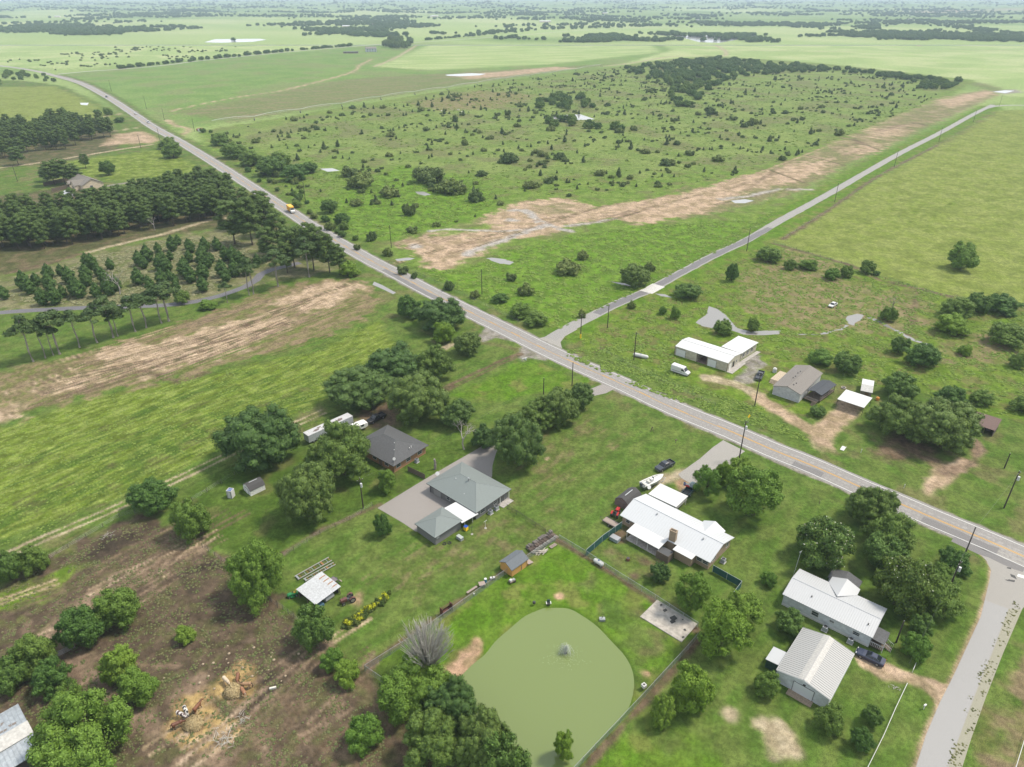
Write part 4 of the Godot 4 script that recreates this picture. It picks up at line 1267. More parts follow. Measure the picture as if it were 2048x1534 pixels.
func plant_trees() -> void:
	for t in [
		["oak", -25.84, -232.7, 19.38, 10.76, "broad dark oak on the verge just west of the road junction"],
		["bright", -23.36, -220.2, 7.9, 8.22, "small light green tree in front of the broad oak by the junction"],
		["oak", -14.79, -211.2, 9.97, 7.52, "single round dense tree beside the dirt drive to the junction"],
		["oak", -44.4, -180, 20.57, 9.94, "left oak of the big grove behind the dark hip roofed house"],
		["oak", -36, -193.5, 20.18, 10.04, "oak at the back of the big grove nearest the rough field"],
		["oak", -24.25, -193.8, 13.06, 10.89, "oak at the roadward end of the big grove"],
		["oak", -26.32, -171.3, 18.4, 13.03, "biggest front oak of the grove beside the black pickup"],
		["oak", -15.15, -167.2, 10.29, 7.3, "small oak of the grove behind the white dead tree"],
		["oak", -64.5, -150.5, 22.13, 14.36, "huge spreading oak between the farm lane and the white gambrel shed"],
		["oak", -41.7, -144.1, 17.47, 14.25, "leaning shaggy oak covering the front of the dark hip roofed house"],
		["oak", -46, -127.3, 13.95, 14.25, "tall dark tree on the lawn southeast of the white gambrel shed"],
		["oak", 1.15, -148.5, 15.04, 14.13, "biggest oak beside the grey hip roofed house and its driveway"],
		["oak", -7.4, -156.2, 7.4, 5.89, "small oak tucked against the left side of the driveway oak"],
		["oak", 7.04, -165.5, 11.87, 7.96, "second oak of the row along the long driveway"],
		["oak", 12.84, -168.1, 11.72, 10.11, "third oak of the row along the long driveway"],
		["oak", 19.4, -176.6, 8.98, 7.27, "last oak of the driveway row nearest the highway"],
		["broadleaf", -83.2, -130.3, 11.16, 8.53, "shaggy tree beside the two track farm lane at the paddock corner"],
		["broadleaf", -70.2, -120.9, 8.83, 9.92, "tree on the fence corner between lawn and brown paddock"],
		["bright_big", -50.1, -102.5, 12.08, 12.98, "bright tree on the paddock fence left of the rusty tin shed"],
		["broadleaf", -36.1, -91.1, 7.91, 9.27, "tree on the paddock fence below the rusty tin shed"],
		["bright", -31.9, -86.2, 4.45, 4.54, "small shrubby tree above the pond fence corner"],
		["bright", -28.51, -83.3, 4.71, 4.95, "small shrubby tree beside the pond fence corner"],
		["bright_big", -15.36, -81.1, 11.15, 7.27, "upper tree of the thicket on the near left pond bank"],
		["bright", -18.63, -76.8, 7.98, 8.09, "olive tree at the left edge of the pond bank thicket"],
		["oak", -9.78, -75.2, 9.86, 8.53, "dark tree of the thicket leaning over the pond"],
		["oak", -12.1, -69.4, 11, 8.72, "middle tree at the foot of the pond bank thicket"],
		["oak", -4.6, -68.3, 9.35, 10.17, "tree of the thicket at the near end of the pond"],
		["broadleaf", -1.06, -64.2, 8.29, 11.39, "lowest tree of the thicket at the frame edge by the pond"],
		["bright", -23.59, -71.2, 6.22, 6.62, "round bright bush between paddock and pond thicket"],
		["bright", 8.02, -69.5, 3.3, 5.97, "slender small tree standing at the near edge of the pond"],
		["broadleaf", -98.5, -110.2, 5.81, 6.34, "hedge tree beside the farm lane at the left edge"],
		["broadleaf", -102.4, -107.6, 7.15, 7.89, "hedge tree at the very left end of the farm lane"],
		["broadleaf", -78.6, -91.4, 8.48, 9.42, "left tree of the pair above the paddock gate"],
		["broadleaf", -74.5, -96.6, 9.16, 7.86, "right tree of the pair above the paddock gate"],
		["broadleaf", -83.9, -86.1, 7.47, 7.84, "tree on the left end of the paddock gate"],
		["broadleaf", -86, -81.7, 7.24, 6.91, "thick tree left of the gate tree at the frame edge"],
		["broadleaf", -78.5, -81.6, 6.54, 7.03, "upper tree of the pair between gate and tin roofed barn"],
		["broadleaf", -73.2, -77.5, 5.18, 5.98, "lower tree of the pair between gate and tin roofed barn"],
		["bright", -68.2, -83.4, 6.45, 7.34, "upper tree of the pair in the middle of the paddock"],
		["bright", -62.8, -79.6, 6.62, 6.49, "lower bright tree of the pair in the middle of the paddock"],
		["bright_big", -65.2, -68.6, 14.84, 11.99, "large yellow green tree at the lower left beside the tin roofed barn"],
		["broadleaf", -72, -69, 5.64, 4.41, "dark tree against the lower corner of the tin roofed barn"],
		["bright", -60.1, -92.2, 3.71, 3.24, "small lone green bush in the brown paddock"],
		["pecan", 55.4, -128.4, 14.27, 14.28, "large bright pecan on the lawn right of the ranch house"],
		["pecan", 46.3, -135.8, 7.42, 8.46, "young pecan beside the flag by the white carport"],
		["pecan", 50.7, -139, 4.86, 7.38, "thin sapling between the young and the large pecan"],
		["pecan", 55.3, -140.4, 7.35, 7.27, "leafy pecan bough tree nearest the concrete driveway"],
		["magnolia", 64.9, -112.7, 12.85, 11.58, "magnolia full of white flowers above the long white house"],
		["magnolia_olive", 75, -101, 10.99, 12.35, "olive coloured magnolia right of the long white house"],
		["oak", 80.8, -126.1, 12.04, 8.93, "dark tree of the corner row nearest the highway"],
		["broadleaf", 80.8, -117, 10.15, 9.03, "second dark tree of the corner row below the highway"],
		["broadleaf", 77.4, -111.4, 10.04, 8.19, "third tree of the corner row beside the flowering magnolia"],
		["broadleaf", 91.1, -110.2, 7.06, 5.87, "upper dark shrub tree by the street corner pole"],
		["broadleaf", 86.4, -105.6, 6.66, 5.03, "dark shrub tree under the transformer pole"],
		["broadleaf", 81.8, -99.4, 8.94, 7.86, "wide dark tree between olive magnolia and side street"],
		["broadleaf", 76.1, -93.9, 4.87, 4.6, "bush below the wide dark tree near the house porch"],
		["bright", 72.6, -88.7, 5.25, 5.7, "lowest bush of the street row above the dirt drive"],
		["pecan", 38, -89.9, 10.22, 11.08, "bright lumpy pecan beside the stained concrete slab"],
		["pecan", 43.4, -95.7, 7.97, 7.52, "pecan with dead limbs behind the one at the slab"],
		["pecan", 34.7, -99.9, 7.8, 10.14, "young pecan on the fence line above the slab"],
		["oak", 30.1, -107.9, 4.71, 3.94, "clipped round bush in the yard of the ranch house"],
		["bright", 29.56, -78.1, 7.39, 10.25, "bright upright tree right of the pond fence"],
		["bright", 24.51, -74.9, 4.1, 6.26, "small bright tree below the upright one by the pond fence"],
		["broadleaf", 51.8, -94.5, 6.02, 4.66, "round dark bush between long white house and metal garage"],
		["bright", 51.9, -106.4, 3.45, 3.47, "small young tree on the lawn left of the long white house"],
		["broadleaf", 43.6, -81.1, 4.81, 4.39, "round dark bush at the left corner of the metal garage"],
		["broadleaf", 51.4, -74.2, 5.06, 5.22, "round bush in front of the metal garage doors"],
		["broadleaf", 58.7, -74.9, 3.61, 4.29, "upper small bush beside the white pipe fence"],
		["broadleaf", 55.2, -70.9, 3.98, 4.41, "lower small bush beside the white pipe fence"],
		["oak", 105.2, -163.2, 16.65, 10.13, "left tree of the two big oaks across the highway"],
		["oak", 113, -158, 20.26, 12.24, "right and larger of the two big oaks across the highway"],
		["broadleaf", 114.9, -183.4, 11.03, 7.16, "dark tree behind the white roofed little shed"],
		["broadleaf", 127.6, -178.5, 8.76, 5.88, "dark tree behind the big oaks at the field edge"],
		["broadleaf", 136.9, -178.9, 7.02, 3.99, "bushy tree left of the brown roofed shelter"],
		["broadleaf", 146, -174.8, 6.61, 4.31, "bushy tree right of the brown roofed shelter"],
		["bright", 194.8, -294.1, 14.35, 11.29, "lone tree standing in the yellow green pasture"],
		["broadleaf", -28.53, -121.2, 4.2, 6.46, "small upright bush tree beside the concrete driveway end"],
		["bare", -12.62, -154.9, 7.89, 9.86, "bleached dead tree between the two hip roofed houses"],
		["bare_vase", -14.57, -84.2, 11.23, 14.21, "grey leafless many stemmed tree on the left pond bank"],
		["bright", -30.1, -137.6, 5.55, 6.49, "sparse yellow green shrub tree by the house utility pole"],
		["bare", 40.4, -91.6, 3.32, 5.81, "small dead grey tree behind the slab pecan"],
		["broadleaf", -246.8, -533, 16.07, 10.98, "left of the two round trees at the highway edge"],
		["broadleaf", -264.6, -567, 15.43, 8.43, "rear of the two round trees at the highway edge"],
		["broadleaf", -265.7, -475.9, 11.21, 10.44, "lone upright tree behind the beige gabled house"],
		["broadleaf", -408.8, -741, 8.39, 5.48, "left of the two small trees on the far drive"],
		["broadleaf", -397.4, -739, 9.85, 7.13, "right of the two small trees on the far drive"],
		["broadleaf", -443.3, -743, 6.43, 7.12, "small lone tree in the left pasture"],
		["broadleaf", -459.7, -697, 10.26, 4.91, "rounded tree at the edge of the upper left wood"],
		["broadleaf", -364.1, -694, 10.22, 4.89, "clump of low bush beside the upper drive"],
		["bare", -156.1, -264.5, 9.16, 13.5, "leafless pale tree among the young pines"],
		["oak", 50.1, -274.6, 13.14, 8.52, "dense tree left of the county road culvert"],
		["broadleaf", 69.4, -261.4, 12.23, 5.83, "bushy tree right of the county road culvert"],
		["broadleaf", 91.3, -279.4, 5.83, 8.55, "narrow tree at the edge of the dry lot by the county road"],
		["broadleaf", 115.2, -305.1, 12.55, 6.18, "bush clump at the pasture corner by the county road"],
		["broadleaf", 120.7, -293.5, 6.08, 4.6, "dark small tree of the dry lot below the corner clump"],
		["bright", 128.4, -294, 9.13, 4.42, "round light tree in the dry lot"],
		["bright", 133.7, -281.5, 6.71, 5.23, "shaggy tree in the middle of the dry lot fence"],
		["broadleaf", 141.1, -284.2, 5.92, 5.16, "dark tree beside the shaggy one on the dry lot fence"],
		["broadleaf", 151.8, -288.8, 6.85, 5.76, "tree on the pasture fence above the dry lot"],
		["broadleaf", 154.8, -286.3, 3.4, 2.21, "little bush beside the pasture fence tree"],
		["bare", 144.3, -249.2, 5.69, 6.67, "dead dark tree beside the dry lot ditch"],
		["broadleaf", 137.6, -238.7, 6.6, 5.59, "small tree below the dead one at the ditch"],
		["broadleaf", 164.9, -242.8, 12.26, 7.04, "left tree of the thicket on the pasture fence"],
		["broadleaf", 175.1, -246.7, 9.78, 7.87, "middle tree of the thicket on the pasture fence"],
		["broadleaf", 184.1, -247, 13.56, 6.96, "right tree of the thicket on the pasture fence"],
		["bright", 154.7, -228.6, 11.68, 7.17, "light tree below the pasture fence thicket"],
		["broadleaf", 168.3, -218.6, 12.98, 7.47, "wide dark bush tree at the right edge of the dry ground"],
		["broadleaf", 128.7, -212.1, 6.67, 6.38, "tree left of the big bush beside the ditch"],
		["broadleaf", 132.1, -203.7, 12.28, 7.53, "big round bush tree in the weedy field"],
		["bright", 149.8, -210.4, 4.64, 3.92, "small pale bush in the dry ground"],
		["broadleaf", 161.7, -201.8, 5.77, 4.89, "small bush at the right edge below the dry ground"],
		["broadleaf", 105.6, -198.1, 9.49, 7.08, "tree behind the grey shingled house"],
		["bright", 99.9, -204.7, 8.43, 4.55, "light tree at the back left of the grey shingled house"],
		["broadleaf", 74.1, -227.2, 7.04, 5.13, "tree between the brown pond and the metal building"],
		["broadleaf", 85.3, -229.4, 4.61, 4.94, "small tree on the bank of the brown pond"],
		["bright", 60, -240.2, 4.05, 4.98, "sapling in the weeds near the brown pond"],
		["bright", 56.2, -244.6, 3.36, 3.55, "thin sapling in the weeds by the county road ditch"],
		["shrub", 45.3, -250.2, 3.42, 2.86, "small round bush beside the county road"],
		["shrub", 25.9, -241.6, 2.96, 2.8, "small round tree at the mouth of the county road"],
		["broadleaf", 86.7, -172, 5.11, 3.02, "bush in the dirt drive loop before the shingled house"],
		["broadleaf", -38.2, -242, 9.63, 8.94, "bushy tree left of the broad junction oak"],
		["bright", -69.3, -286.1, 9.35, 6.7, "bright tree at the end of the pine belt by the highway"],
		["broadleaf", -127.5, -255.4, 6.58, 5.27, "bushy tree among the tall pines by the asphalt lane"],
		["bright", -115.2, -249.8, 7.6, 3.42, "green bush beside the asphalt lane at the field edge"],
		]:
		put_plant(t[0], t[1], t[2], t[3], t[4], t[5], "bush" if t[0] == "shrub" or "bush" in String(t[5]).split(" ").slice(0, 4) else "tree")
	# the row of tall bare-trunked pines along the dirt field
	var word := ["first", "second", "third", "fourth", "fifth", "sixth", "seventh", "eighth", "ninth", "tenth", "eleventh", "twelfth"]
	var k := 0
	for q in [[-155.7, -205.5, 7.48, 16.74], [-153.2, -208, 5.58, 14.96], [-151.8, -210.2, 4.97, 12.61], [-150.1, -210.9, 8.97, 17.16], [-146.2, -215.9, 6.76, 14.58], [-142.2, -219.8, 7.89, 13.48], [-138.7, -223.8, 8.7, 16.7], [-137.7, -225, 5.24, 11.66], [-133.3, -228.8, 7.79, 13.81], [-131, -232.2, 7.88, 14.3], [-127.3, -236.2, 7.27, 14.26], [-125.4, -238, 10.23, 16.77]]:
		put_plant("row_pine", q[0], q[1], q[2] * 1.15, q[3], "%s tall pine from the left in the row along the sandy field" % word[k], "pine tree", "tall pines along the sandy field")
		k += 1
	for q in [[-110.2, -255.7, 5.04, 9.21, "short dead topped pine beside the asphalt lane"], [-104.2, -263.5, 6.75, 15.48, "left of the two tall pines where the lane curves"], [-102.9, -264.5, 7.17, 16.52, "right of the two tall pines where the lane curves"], [-95.4, -272.8, 8.99, 17.47, "leaning pale trunked pine right of the lane curve"], [-85.5, -283.8, 9.29, 18.15, "tall pine beside the sandy field near the highway"]]:
		put_plant("row_pine", q[0], q[1], q[2] * 1.1, q[3], q[4], "pine tree", "tall pines along the sandy field")
	for q in [[-132.3, -328.7, 15.76, 22.15], [-123.4, -327.2, 14.27, 24.14], [-121.1, -343.1, 13.87, 20.21], [-107.2, -316.1, 12.47, 19.75], [-94.8, -295.6, 13.1, 18.87], [-85.7, -292.5, 12.12, 21.92], [-78.1, -289.3, 10.72, 18.17], [-97.9, -316.1, 10.16, 12.91], [-87, -309, 9.06, 15.42], [-108.6, -305.6, 11.22, 15.97], [-96.3, -289.3, 8.58, 14.32], [-73.4, -287.5, 8.53, 13.83], [-136.5, -355.9, 14.31, 21], [-131.8, -369.6, 13.2, 16.24]]:
		put_plant("pine", q[0], q[1], q[2], q[3], "big dark pine of the belt beside the highway bend", "pine tree", "pines of the belt beside the highway")
	for p in scatter(xz([-256.8,-305.6,-238.8,-319.7,-217.8,-319.7,-206.3,-328.7,-191.7,-343.1,-177.4,-355.9,-157.5,-371.5,-151.3,-384.2,-168.2,-424.9,-188.9,-432.2,-208.6,-408.7,-218.7,-385.2,-243.5,-373.4,-264.8,-373.4,-298.8,-364.9]), 4.0, 215, 41):
		var s := rng.randf_range(.72, 1.15)
		put_plant("pine", p.x, p.y, 8.6 * s, 15 * s, "dark pine in the wood above the dirt track, %s" % spot(p, -160, -200, -325, -370), "pine tree", "pines of the wood above the dirt track")
	for p in scatter(xz([-392.9,-498.2,-362.1,-515,-354.5,-537,-337.5,-560,-340,-602,-334.9,-621,-345.7,-645,-393.9,-672,-416.4,-672,-427.4,-645,-474.5,-614]), 5.4, 105, 43):
		var s := rng.randf_range(.85, 1.12)
		put_plant("pine", p.x, p.y, 9 * s, 15.5 * s, "dark pine in the upper left wood, %s" % spot(p, -385, -430, -560, -640), "pine tree", "pines of the upper left wood")
	for q in [[-285.3, -447.5, 14.36, 15.78], [-280.5, -450.2, 13.81, 16.45], [-296.2, -458.3, 9.56, 9.96], [-275.7, -452.8, 12.62, 12.6], [-291.8, -496.6, 8.22, 10.28], [-343.6, -506, 11.85, 13.43]]:
		put_plant("pine", q[0], q[1], q[2], q[3], "pine in the clump behind the beige gabled house", "pine tree", "pines behind the beige gabled house")
	for q in [[-211.3, -384.2, 8.19, 10.86], [-205.5, -389.3, 7.18, 8.8], [-172.4, -389.3, 9.39, 8.8], [-233.9, -335, 5.82, 9.83], [-256.4, -384.2, 6.55, 8.98], [-184.7, -379.2, 7.02, 10.75], [-211.2, -347.3, 6.51, 9.34], [-231, -360.4, 6.2, 9.85], [-180.6, -351.6, 5.56, 8.92], [-165.1, -399.8, 7.92, 9.8], [-248.7, -343.1, 6.44, 10]]:
		put_plant("bare", q[0], q[1], q[2], q[3], "reddish bare tree standing in the wood above the dirt track", "tree", "bare trees in the wood")
	for p in scatter(xz([-199.9,-258.2,-198.9,-274.5,-191.7,-289.3,-185.6,-300.2,-163.8,-289.3,-168.8,-319.7,-154.5,-343.1,-141.7,-335,-128.9,-305.6,-111.1,-298.9,-108.1,-289.3,-119.9,-274.5,-123.8,-263.5,-138.9,-266.1,-149.6,-263.5,-160.9,-258.2,-174.2,-250.7]), 4.2, 66, 47):
		var s := rng.randf_range(.75, 1.35)
		put_plant("young_pine", p.x, p.y, 3.9 * s, 6.2 * s, "young bushy pine between track and lane, %s" % spot(p, -125, -160, -280, -305), "pine tree", "young pines in the clearing")
	# hedge along the county road corner and the highway fence
	for p in scatter(xz([-271,-645,-260.2,-645,-131.7,-444.9,-81.9,-351.6,-41.6,-289.3,-12.6,-260.8,10.93,-232.2,7.29,-230.1,-18.35,-258.2,-47.8,-287.5,-90.2,-343.1,-134.4,-410.9]), 5.0, 46, 53):
		var s := rng.randf_range(.7, 1.5)
		put_plant("broadleaf" if p.y < -330 and rng.randf() < .6 else "shrub", p.x, p.y, 4.2 * s, 2.9 * s, "tangled bush on the fence row along the highway", "bush", "bushes on the fence row along the highway")
	for q in [[-4.66, -256.7, 7.77, 3.73], [2.97, -242.6, 9.28, 5.58], [8.69, -235.3, 9.42, 5.09], [-99.4, -384.2, 10.92, 8.98], [-88, -362.2, 9.34, 7.31], [-201.9, -532, 21.86, 12.24], [-180.9, -506, 18.82, 11.43], [-157.7, -475.3, 23.05, 14.34], [-139.1, -461, 19.23, 11.86], [-230.3, -581, 15.77, 10.54], [-161.7, -506, 17.42, 10.1], [-134.9, -482.7, 13.36, 8.76]]:
		put_plant("broadleaf", q[0], q[1], q[2] * .95, q[3] * .9, "large leafy bush of the fence row along the highway", "bush", "bushes on the fence row along the highway")

var scrub_list := []

func plant_scrub() -> void:
	# the scrub pasture in the fork of the roads: dark mounds and upright cedars
	var r := RandomNumberGenerator.new()
	r.seed = 99
	var poly := PackedVector2Array(xz([-258,-645,-170.3,-793,-16.07,-1026,179,-1253,269.7,-1369,371.5,-1424,506,-1271,607,-1026,468.3,-849,287.4,-630,178.8,-503,98.7,-432.2,78.5,-420.1,4.66,-413.2,-31.7,-355.9,-54.4,-335,-81.1,-347.3,-139.4,-428.5,-222.9,-560]))
	var lo := poly[0]
	var hi := poly[0]
	for p in poly:
		lo = lo.min(p)
		hi = hi.max(p)
	var all := []
	var dense: Array = [PackedVector2Array(xz([178.2,-1219,287.3,-1369,380.7,-1424,458.9,-1328,498.9,-1253,551,-1155,607,-1026,536,-932,499.1,-932,548,-1057,488.7,-1186,347.9,-1125,244.7,-942,186.4,-790,170.6,-790,204.9,-1026,172.5,-1125])), PackedVector2Array(xz([18.84,-790,43.6,-871,89.5,-871,92.1,-790,64,-764])), PackedVector2Array(xz([16.99,-706,40.9,-712,73.6,-706,116.2,-677,102.5,-645,33.9,-664]))]
	while all.size() < 2100:
		var p := Vector2(r.randf_range(lo.x, hi.x), r.randf_range(lo.y, hi.y))
		if not inside(p, poly):
			continue
		var d := fm.get_noise_2d(p.x * .22 + 31, p.y * .22) * .9 + fm.get_noise_2d(p.x * .9, p.y * .9 + 300) * .7
		var wood := false
		for q in dense:
			if inside(p, q):
				wood = true
		if not wood and r.randf() > clampf(-.1 + d * 2.5 + .16 * smoothstep(-20.0, 120.0, p.x) * (1.0 - smoothstep(150.0, 330.0, p.x)), .025, .8):
			continue
		if wood and (r.randf() > .62 or fm.get_noise_2d(p.x * .7 + 90, p.y * .7) < -.12):
			continue
		var far := clampf((-p.y - 330) / 500.0, 0, 1)
		var kind := "cedar" if r.randf() < .35 else "shrub"
		var w := r.randf_range(1.9, 4.6) if kind == "shrub" else r.randf_range(1.4, 2.6)
		if wood:
			kind = "broadleaf"
			w = r.randf_range(6, 11)
		elif r.randf() < .14:
			w *= 1.8
		var h := w * (.46 if kind == "shrub" else (1.25 if kind == "cedar" else .72))
		all.append([w / (-p.y), p, kind, w, h, wood])
	# bushes one can pick out by hand
	for q in [[-21.32, -408.7, 9.8, 6.86], [31.8, -306.9, 4.96, 3.73], [23.8, -289.3, 10.72, 5.14], [-0.42, -280.2, 5.01, 3.29], [5.18, -264.5, 6.77, 4.22], [59.7, -292.5, 4.76, 3.39], [-55.1, -379.2, 8.1, 6.76], [-67.7, -335, 6.31, 4.46], [-72, -420.1, 11.81, 3.52], [-35.8, -428.5, 18.03, 3.87], [-51.9, -454.2, 22.14, 4.04], [11.09, -441, 9.24, 3.04], [-1.41, -515, 15.56, 3.78], [-19.32, -472.4, 8.52, 3.85], [-94.4, -444.9, 18.63, 4.28], [-106.1, -472.4, 14.41, 4.49], [-37.1, -581, 6.31, 4.54], [58, -475.3, 7.9, 3.22], [131.7, -541, 8.14, 2.86], [146.6, -520, 9.28, 3.46], [106.6, -506, 9.76, 2.71], [92.8, -638, 8.59, 4.09], [196.2, -744, 14.86, 4.66], [208.6, -706, 8.49, 3.57], [220.1, -683, 10.07, 5.2], [276, -625, 7.6, 4.83], [-53.2, -697, 6.53, 5.73], [-4.42, -737, 6.88, 5.55], [-93.2, -771, 7.17, 3.85], [34.7, -527, 10.83, 2.8]]:
		all.append([9.0, Vector2(q[0], q[1]), "shrub", q[2] * 1.05, maxf(q[3], q[2] * .45), false])
	all.sort_custom(func(a, b): return a[0] > b[0])
	var n := {"shrub": 0, "cedar": 0, "broadleaf": 0}
	var rest := {"shrub": [], "cedar": [], "broadleaf": []}
	for e in all:
		var p: Vector2 = e[1]
		var kind: String = e[2]
		var limit: int = 190 if kind == "shrub" else (120 if kind == "cedar" else 90)
		if n[kind] < limit:
			n[kind] += 1
			var near := "near the dirt clearing" if p.y > -470 else ("in the middle of the scrub pasture" if p.y > -650 else "in the far part of the scrub pasture")
			var side := ", west side" if p.x < 20 else (", towards the county road" if p.x > 130 else "")
			if kind == "broadleaf":
				put_plant(kind, p.x, p.y, e[3], e[4], "dark tree in the thick wood behind the scrub, %s" % spot(p, 420, 260, -900, -1050), "tree", "trees of the wood behind the scrub")
			else:
				put_plant(kind, p.x, p.y, e[3], e[4], "%s %s%s" % ["low dark shrub" if kind == "shrub" else "small upright cedar", near, side], "shrub", ("low shrubs " if kind == "shrub" else "cedars ") + near + side)
		else:
			rest[kind].append(e)
	for kind in rest:
		mass(rest[kind], kind, {"shrub": "smaller shrubs dotted over the scrub pasture", "cedar": "smaller cedars dotted over the scrub pasture", "broadleaf": "crowded woodland at the back of the scrub pasture"}[kind], "scrub_thicket")
	# tussocks and weeds: nobody could count them
	var tufts := []
	var areas := [
		[xz([-142.2,-154.5,-140.1,-163.7,-125.8,-180.6,-109.4,-190.3,-92.6,-198.9,-64.5,-214,-54.5,-232.2,-37.6,-214,-51.7,-192.9,-57.9,-174.3,-76.2,-153.3,-87.6,-135.5,-102.2,-121.2,-113.6,-111.8]), 2500, .4, .12, 3],
		[xz([-102.8,-104.7,-97.7,-113.3,-85.8,-126.3,-65.6,-117.9,-60.1,-111.8,-45.3,-100.1,-35,-89.9,-24.08,-79.4,-18.78,-72.1,-20.44,-67.5,-79.3,-67.5]), 5200, .27, .3, 1],
		[xz([19.75,-217.8,53.9,-258.2,121.5,-327.2,150.6,-292.5,173.9,-263.5,202.8,-247.3,214.2,-214,167.3,-154.5,143.7,-169.4,131.7,-176.3,117.1,-189.7,103.4,-189.7,103.4,-214,94.1,-206.6,87.5,-206.6,79.9,-214,72.2,-230.1,53.8,-217.8,54.4,-189.7,37.3,-209.5]), 12000, .6, .26, 0],
		[xz([18.64,-214,53.8,-217.8,54.4,-189.7,71.7,-176.3,79.9,-159.2,77.2,-159.2,47.7,-180.6,34.8,-191.3,18.33,-209.5]), 3000, .6, .28, 0],
		[xz([-49.4,-298.9,-20.34,-292.5,-3.27,-319.7,31.2,-343.1,71.3,-360.4,125.7,-369.6,148,-389.3,117.9,-343.1,56.7,-274.5,16.18,-230.1,10.93,-232.2,-25.37,-273.3]), 6000, .8, .22, 0],
		[xz([-234.2,-581,-130,-490.4,-21.08,-475.3,-6.95,-410.9,-32,-360.4,-59.2,-335,-81.1,-347.3,-139.4,-428.5]), 5000, .9, .24, 0],
		[xz([-166,-771,-15.64,-997,214.8,-1202,417.7,-942,442,-808,179.8,-506,79.3,-424.9,-7.12,-422.5,-21.37,-482.7,-133.8,-506,-230.1,-591]), 6000, 1.3, .25, 0],
		[xz([99.7,-102.7,99.1,-100.1,89.2,-89.3,80.5,-80,73.7,-72.4,69.5,-67.5,66.7,-67.5,70.9,-72.4,77.6,-80,86.4,-89.3,95,-98.2]), 1500, .2, .3, 4],
		[xz([-199.9,-258.2,-191.3,-309,-167.7,-333.4,-137.2,-343.1,-111.1,-298.9,-123.8,-263.5,-157.8,-252.2]), 4500, .8, .25, 2],
		]
	for e in areas:
		var pg := PackedVector2Array(e[0])
		var a := pg[0]
		var b := pg[0]
		for p in pg:
			a = a.min(p)
			b = b.max(p)
		var made := 0
		for i in int(e[1]) * 4:
			if made >= e[1]:
				break
			var p := Vector2(r.randf_range(a.x, b.x), r.randf_range(a.y, b.y))
			var dn := fm.get_noise_2d(p.x * 1.6, p.y * 1.6) + .5 * fm.get_noise_2d(p.x * 5, p.y * 5)
			if dn < r.randf_range(-.35, .45) or not inside(p, pg):
				continue
			if wet.any(func(q): return inside(p, q)):
				continue
			made += 1
			tufts.append([p, float(e[2]) * r.randf_range(.5, 1.6), float(e[3]), e[4], dn])
	var lobes := [[Vector3(0, .25, 0), Vector3(.5, .3, .5)], [Vector3(.3, .2, .2), Vector3(.35, .25, .35)], [Vector3(-.25, .18, .28), Vector3(.4, .22, .35)], [Vector3(-.1, .2, -.35), Vector3(.4, .22, .3)]]
	var tuft_mesh := foliage(lobes, 44, .16, 1.5, Color(.8, .8, .8), Color(1, 1, 1), Color(1, 1, .8), .8, .3)
	var mm := MultiMesh.new()
	mm.transform_format = MultiMesh.TRANSFORM_3D
	mm.use_colors = true
	mm.mesh = tuft_mesh
	mm.instance_count = tufts.size()
	for i in tufts.size():
		var t: Array = tufts[i]
		var s: float = t[1]
		mm.set_instance_transform(i, Transform3D(Basis(Vector3.UP, r.randf() * TAU).scaled_local(Vector3(s, s * r.randf_range(.5, 1.1) * float(t[2]) * 2.2, s)), v3(t[0])))
		var g := r.randf()
		var c := Color(.115, .185, .03).lerp(Color(.175, .25, .045), g)
		if t[3] == 1:
			c = Color(.10, .13, .045).lerp(Color(.16, .15, .075), g)
		elif t[3] == 3:
			c = Color(.11, .165, .03).lerp(Color(.16, .22, .04), g)
		elif t[3] == 4:
			c = Color(.07, .085, .03).lerp(Color(.17, .17, .07), g)
		elif t[3] == 2:
			c = Color(.16, .18, .08).lerp(Color(.26, .25, .14), g)
		mm.set_instance_color(i, c.linear_to_srgb())
	var o := MultiMeshInstance3D.new()
	o.multimesh = mm
	o.name = "weed_tufts"
	add_child(o)
	tag(o, "rough weeds and grass tufts over the unmown ground", "weeds", "", "stuff")

func mass(list: Array, kind: String, label: String, called: String) -> void:
	# all that is too small to tell apart: one object of each mesh variant
	if list.is_empty():
		return
	for v in 2:
		var t: Array = kinds[kind][v]
		var crown: MeshInstance3D = t[0].get_node("crown")
		var mine := []
		for i in list.size():
			if i % 2 == v:
				mine.append(list[i])
		var mm := MultiMesh.new()
		mm.transform_format = MultiMesh.TRANSFORM_3D
		mm.mesh = crown.mesh
		mm.instance_count = mine.size()
		for i in mine.size():
			var e: Array = mine[i]
			var s: float = e[3] / float(t[1])
			mm.set_instance_transform(i, Transform3D(Basis(Vector3.UP, i * 2.4).scaled_local(Vector3(s, float(e[4]) / float(t[2]), s)), v3(e[1], ground_height(e[1], false) - .1)))
		var o := MultiMeshInstance3D.new()
		o.multimesh = mm
		o.name = numbered(called)
		add_child(o)
		tag(o, label, "thicket", "", "stuff")

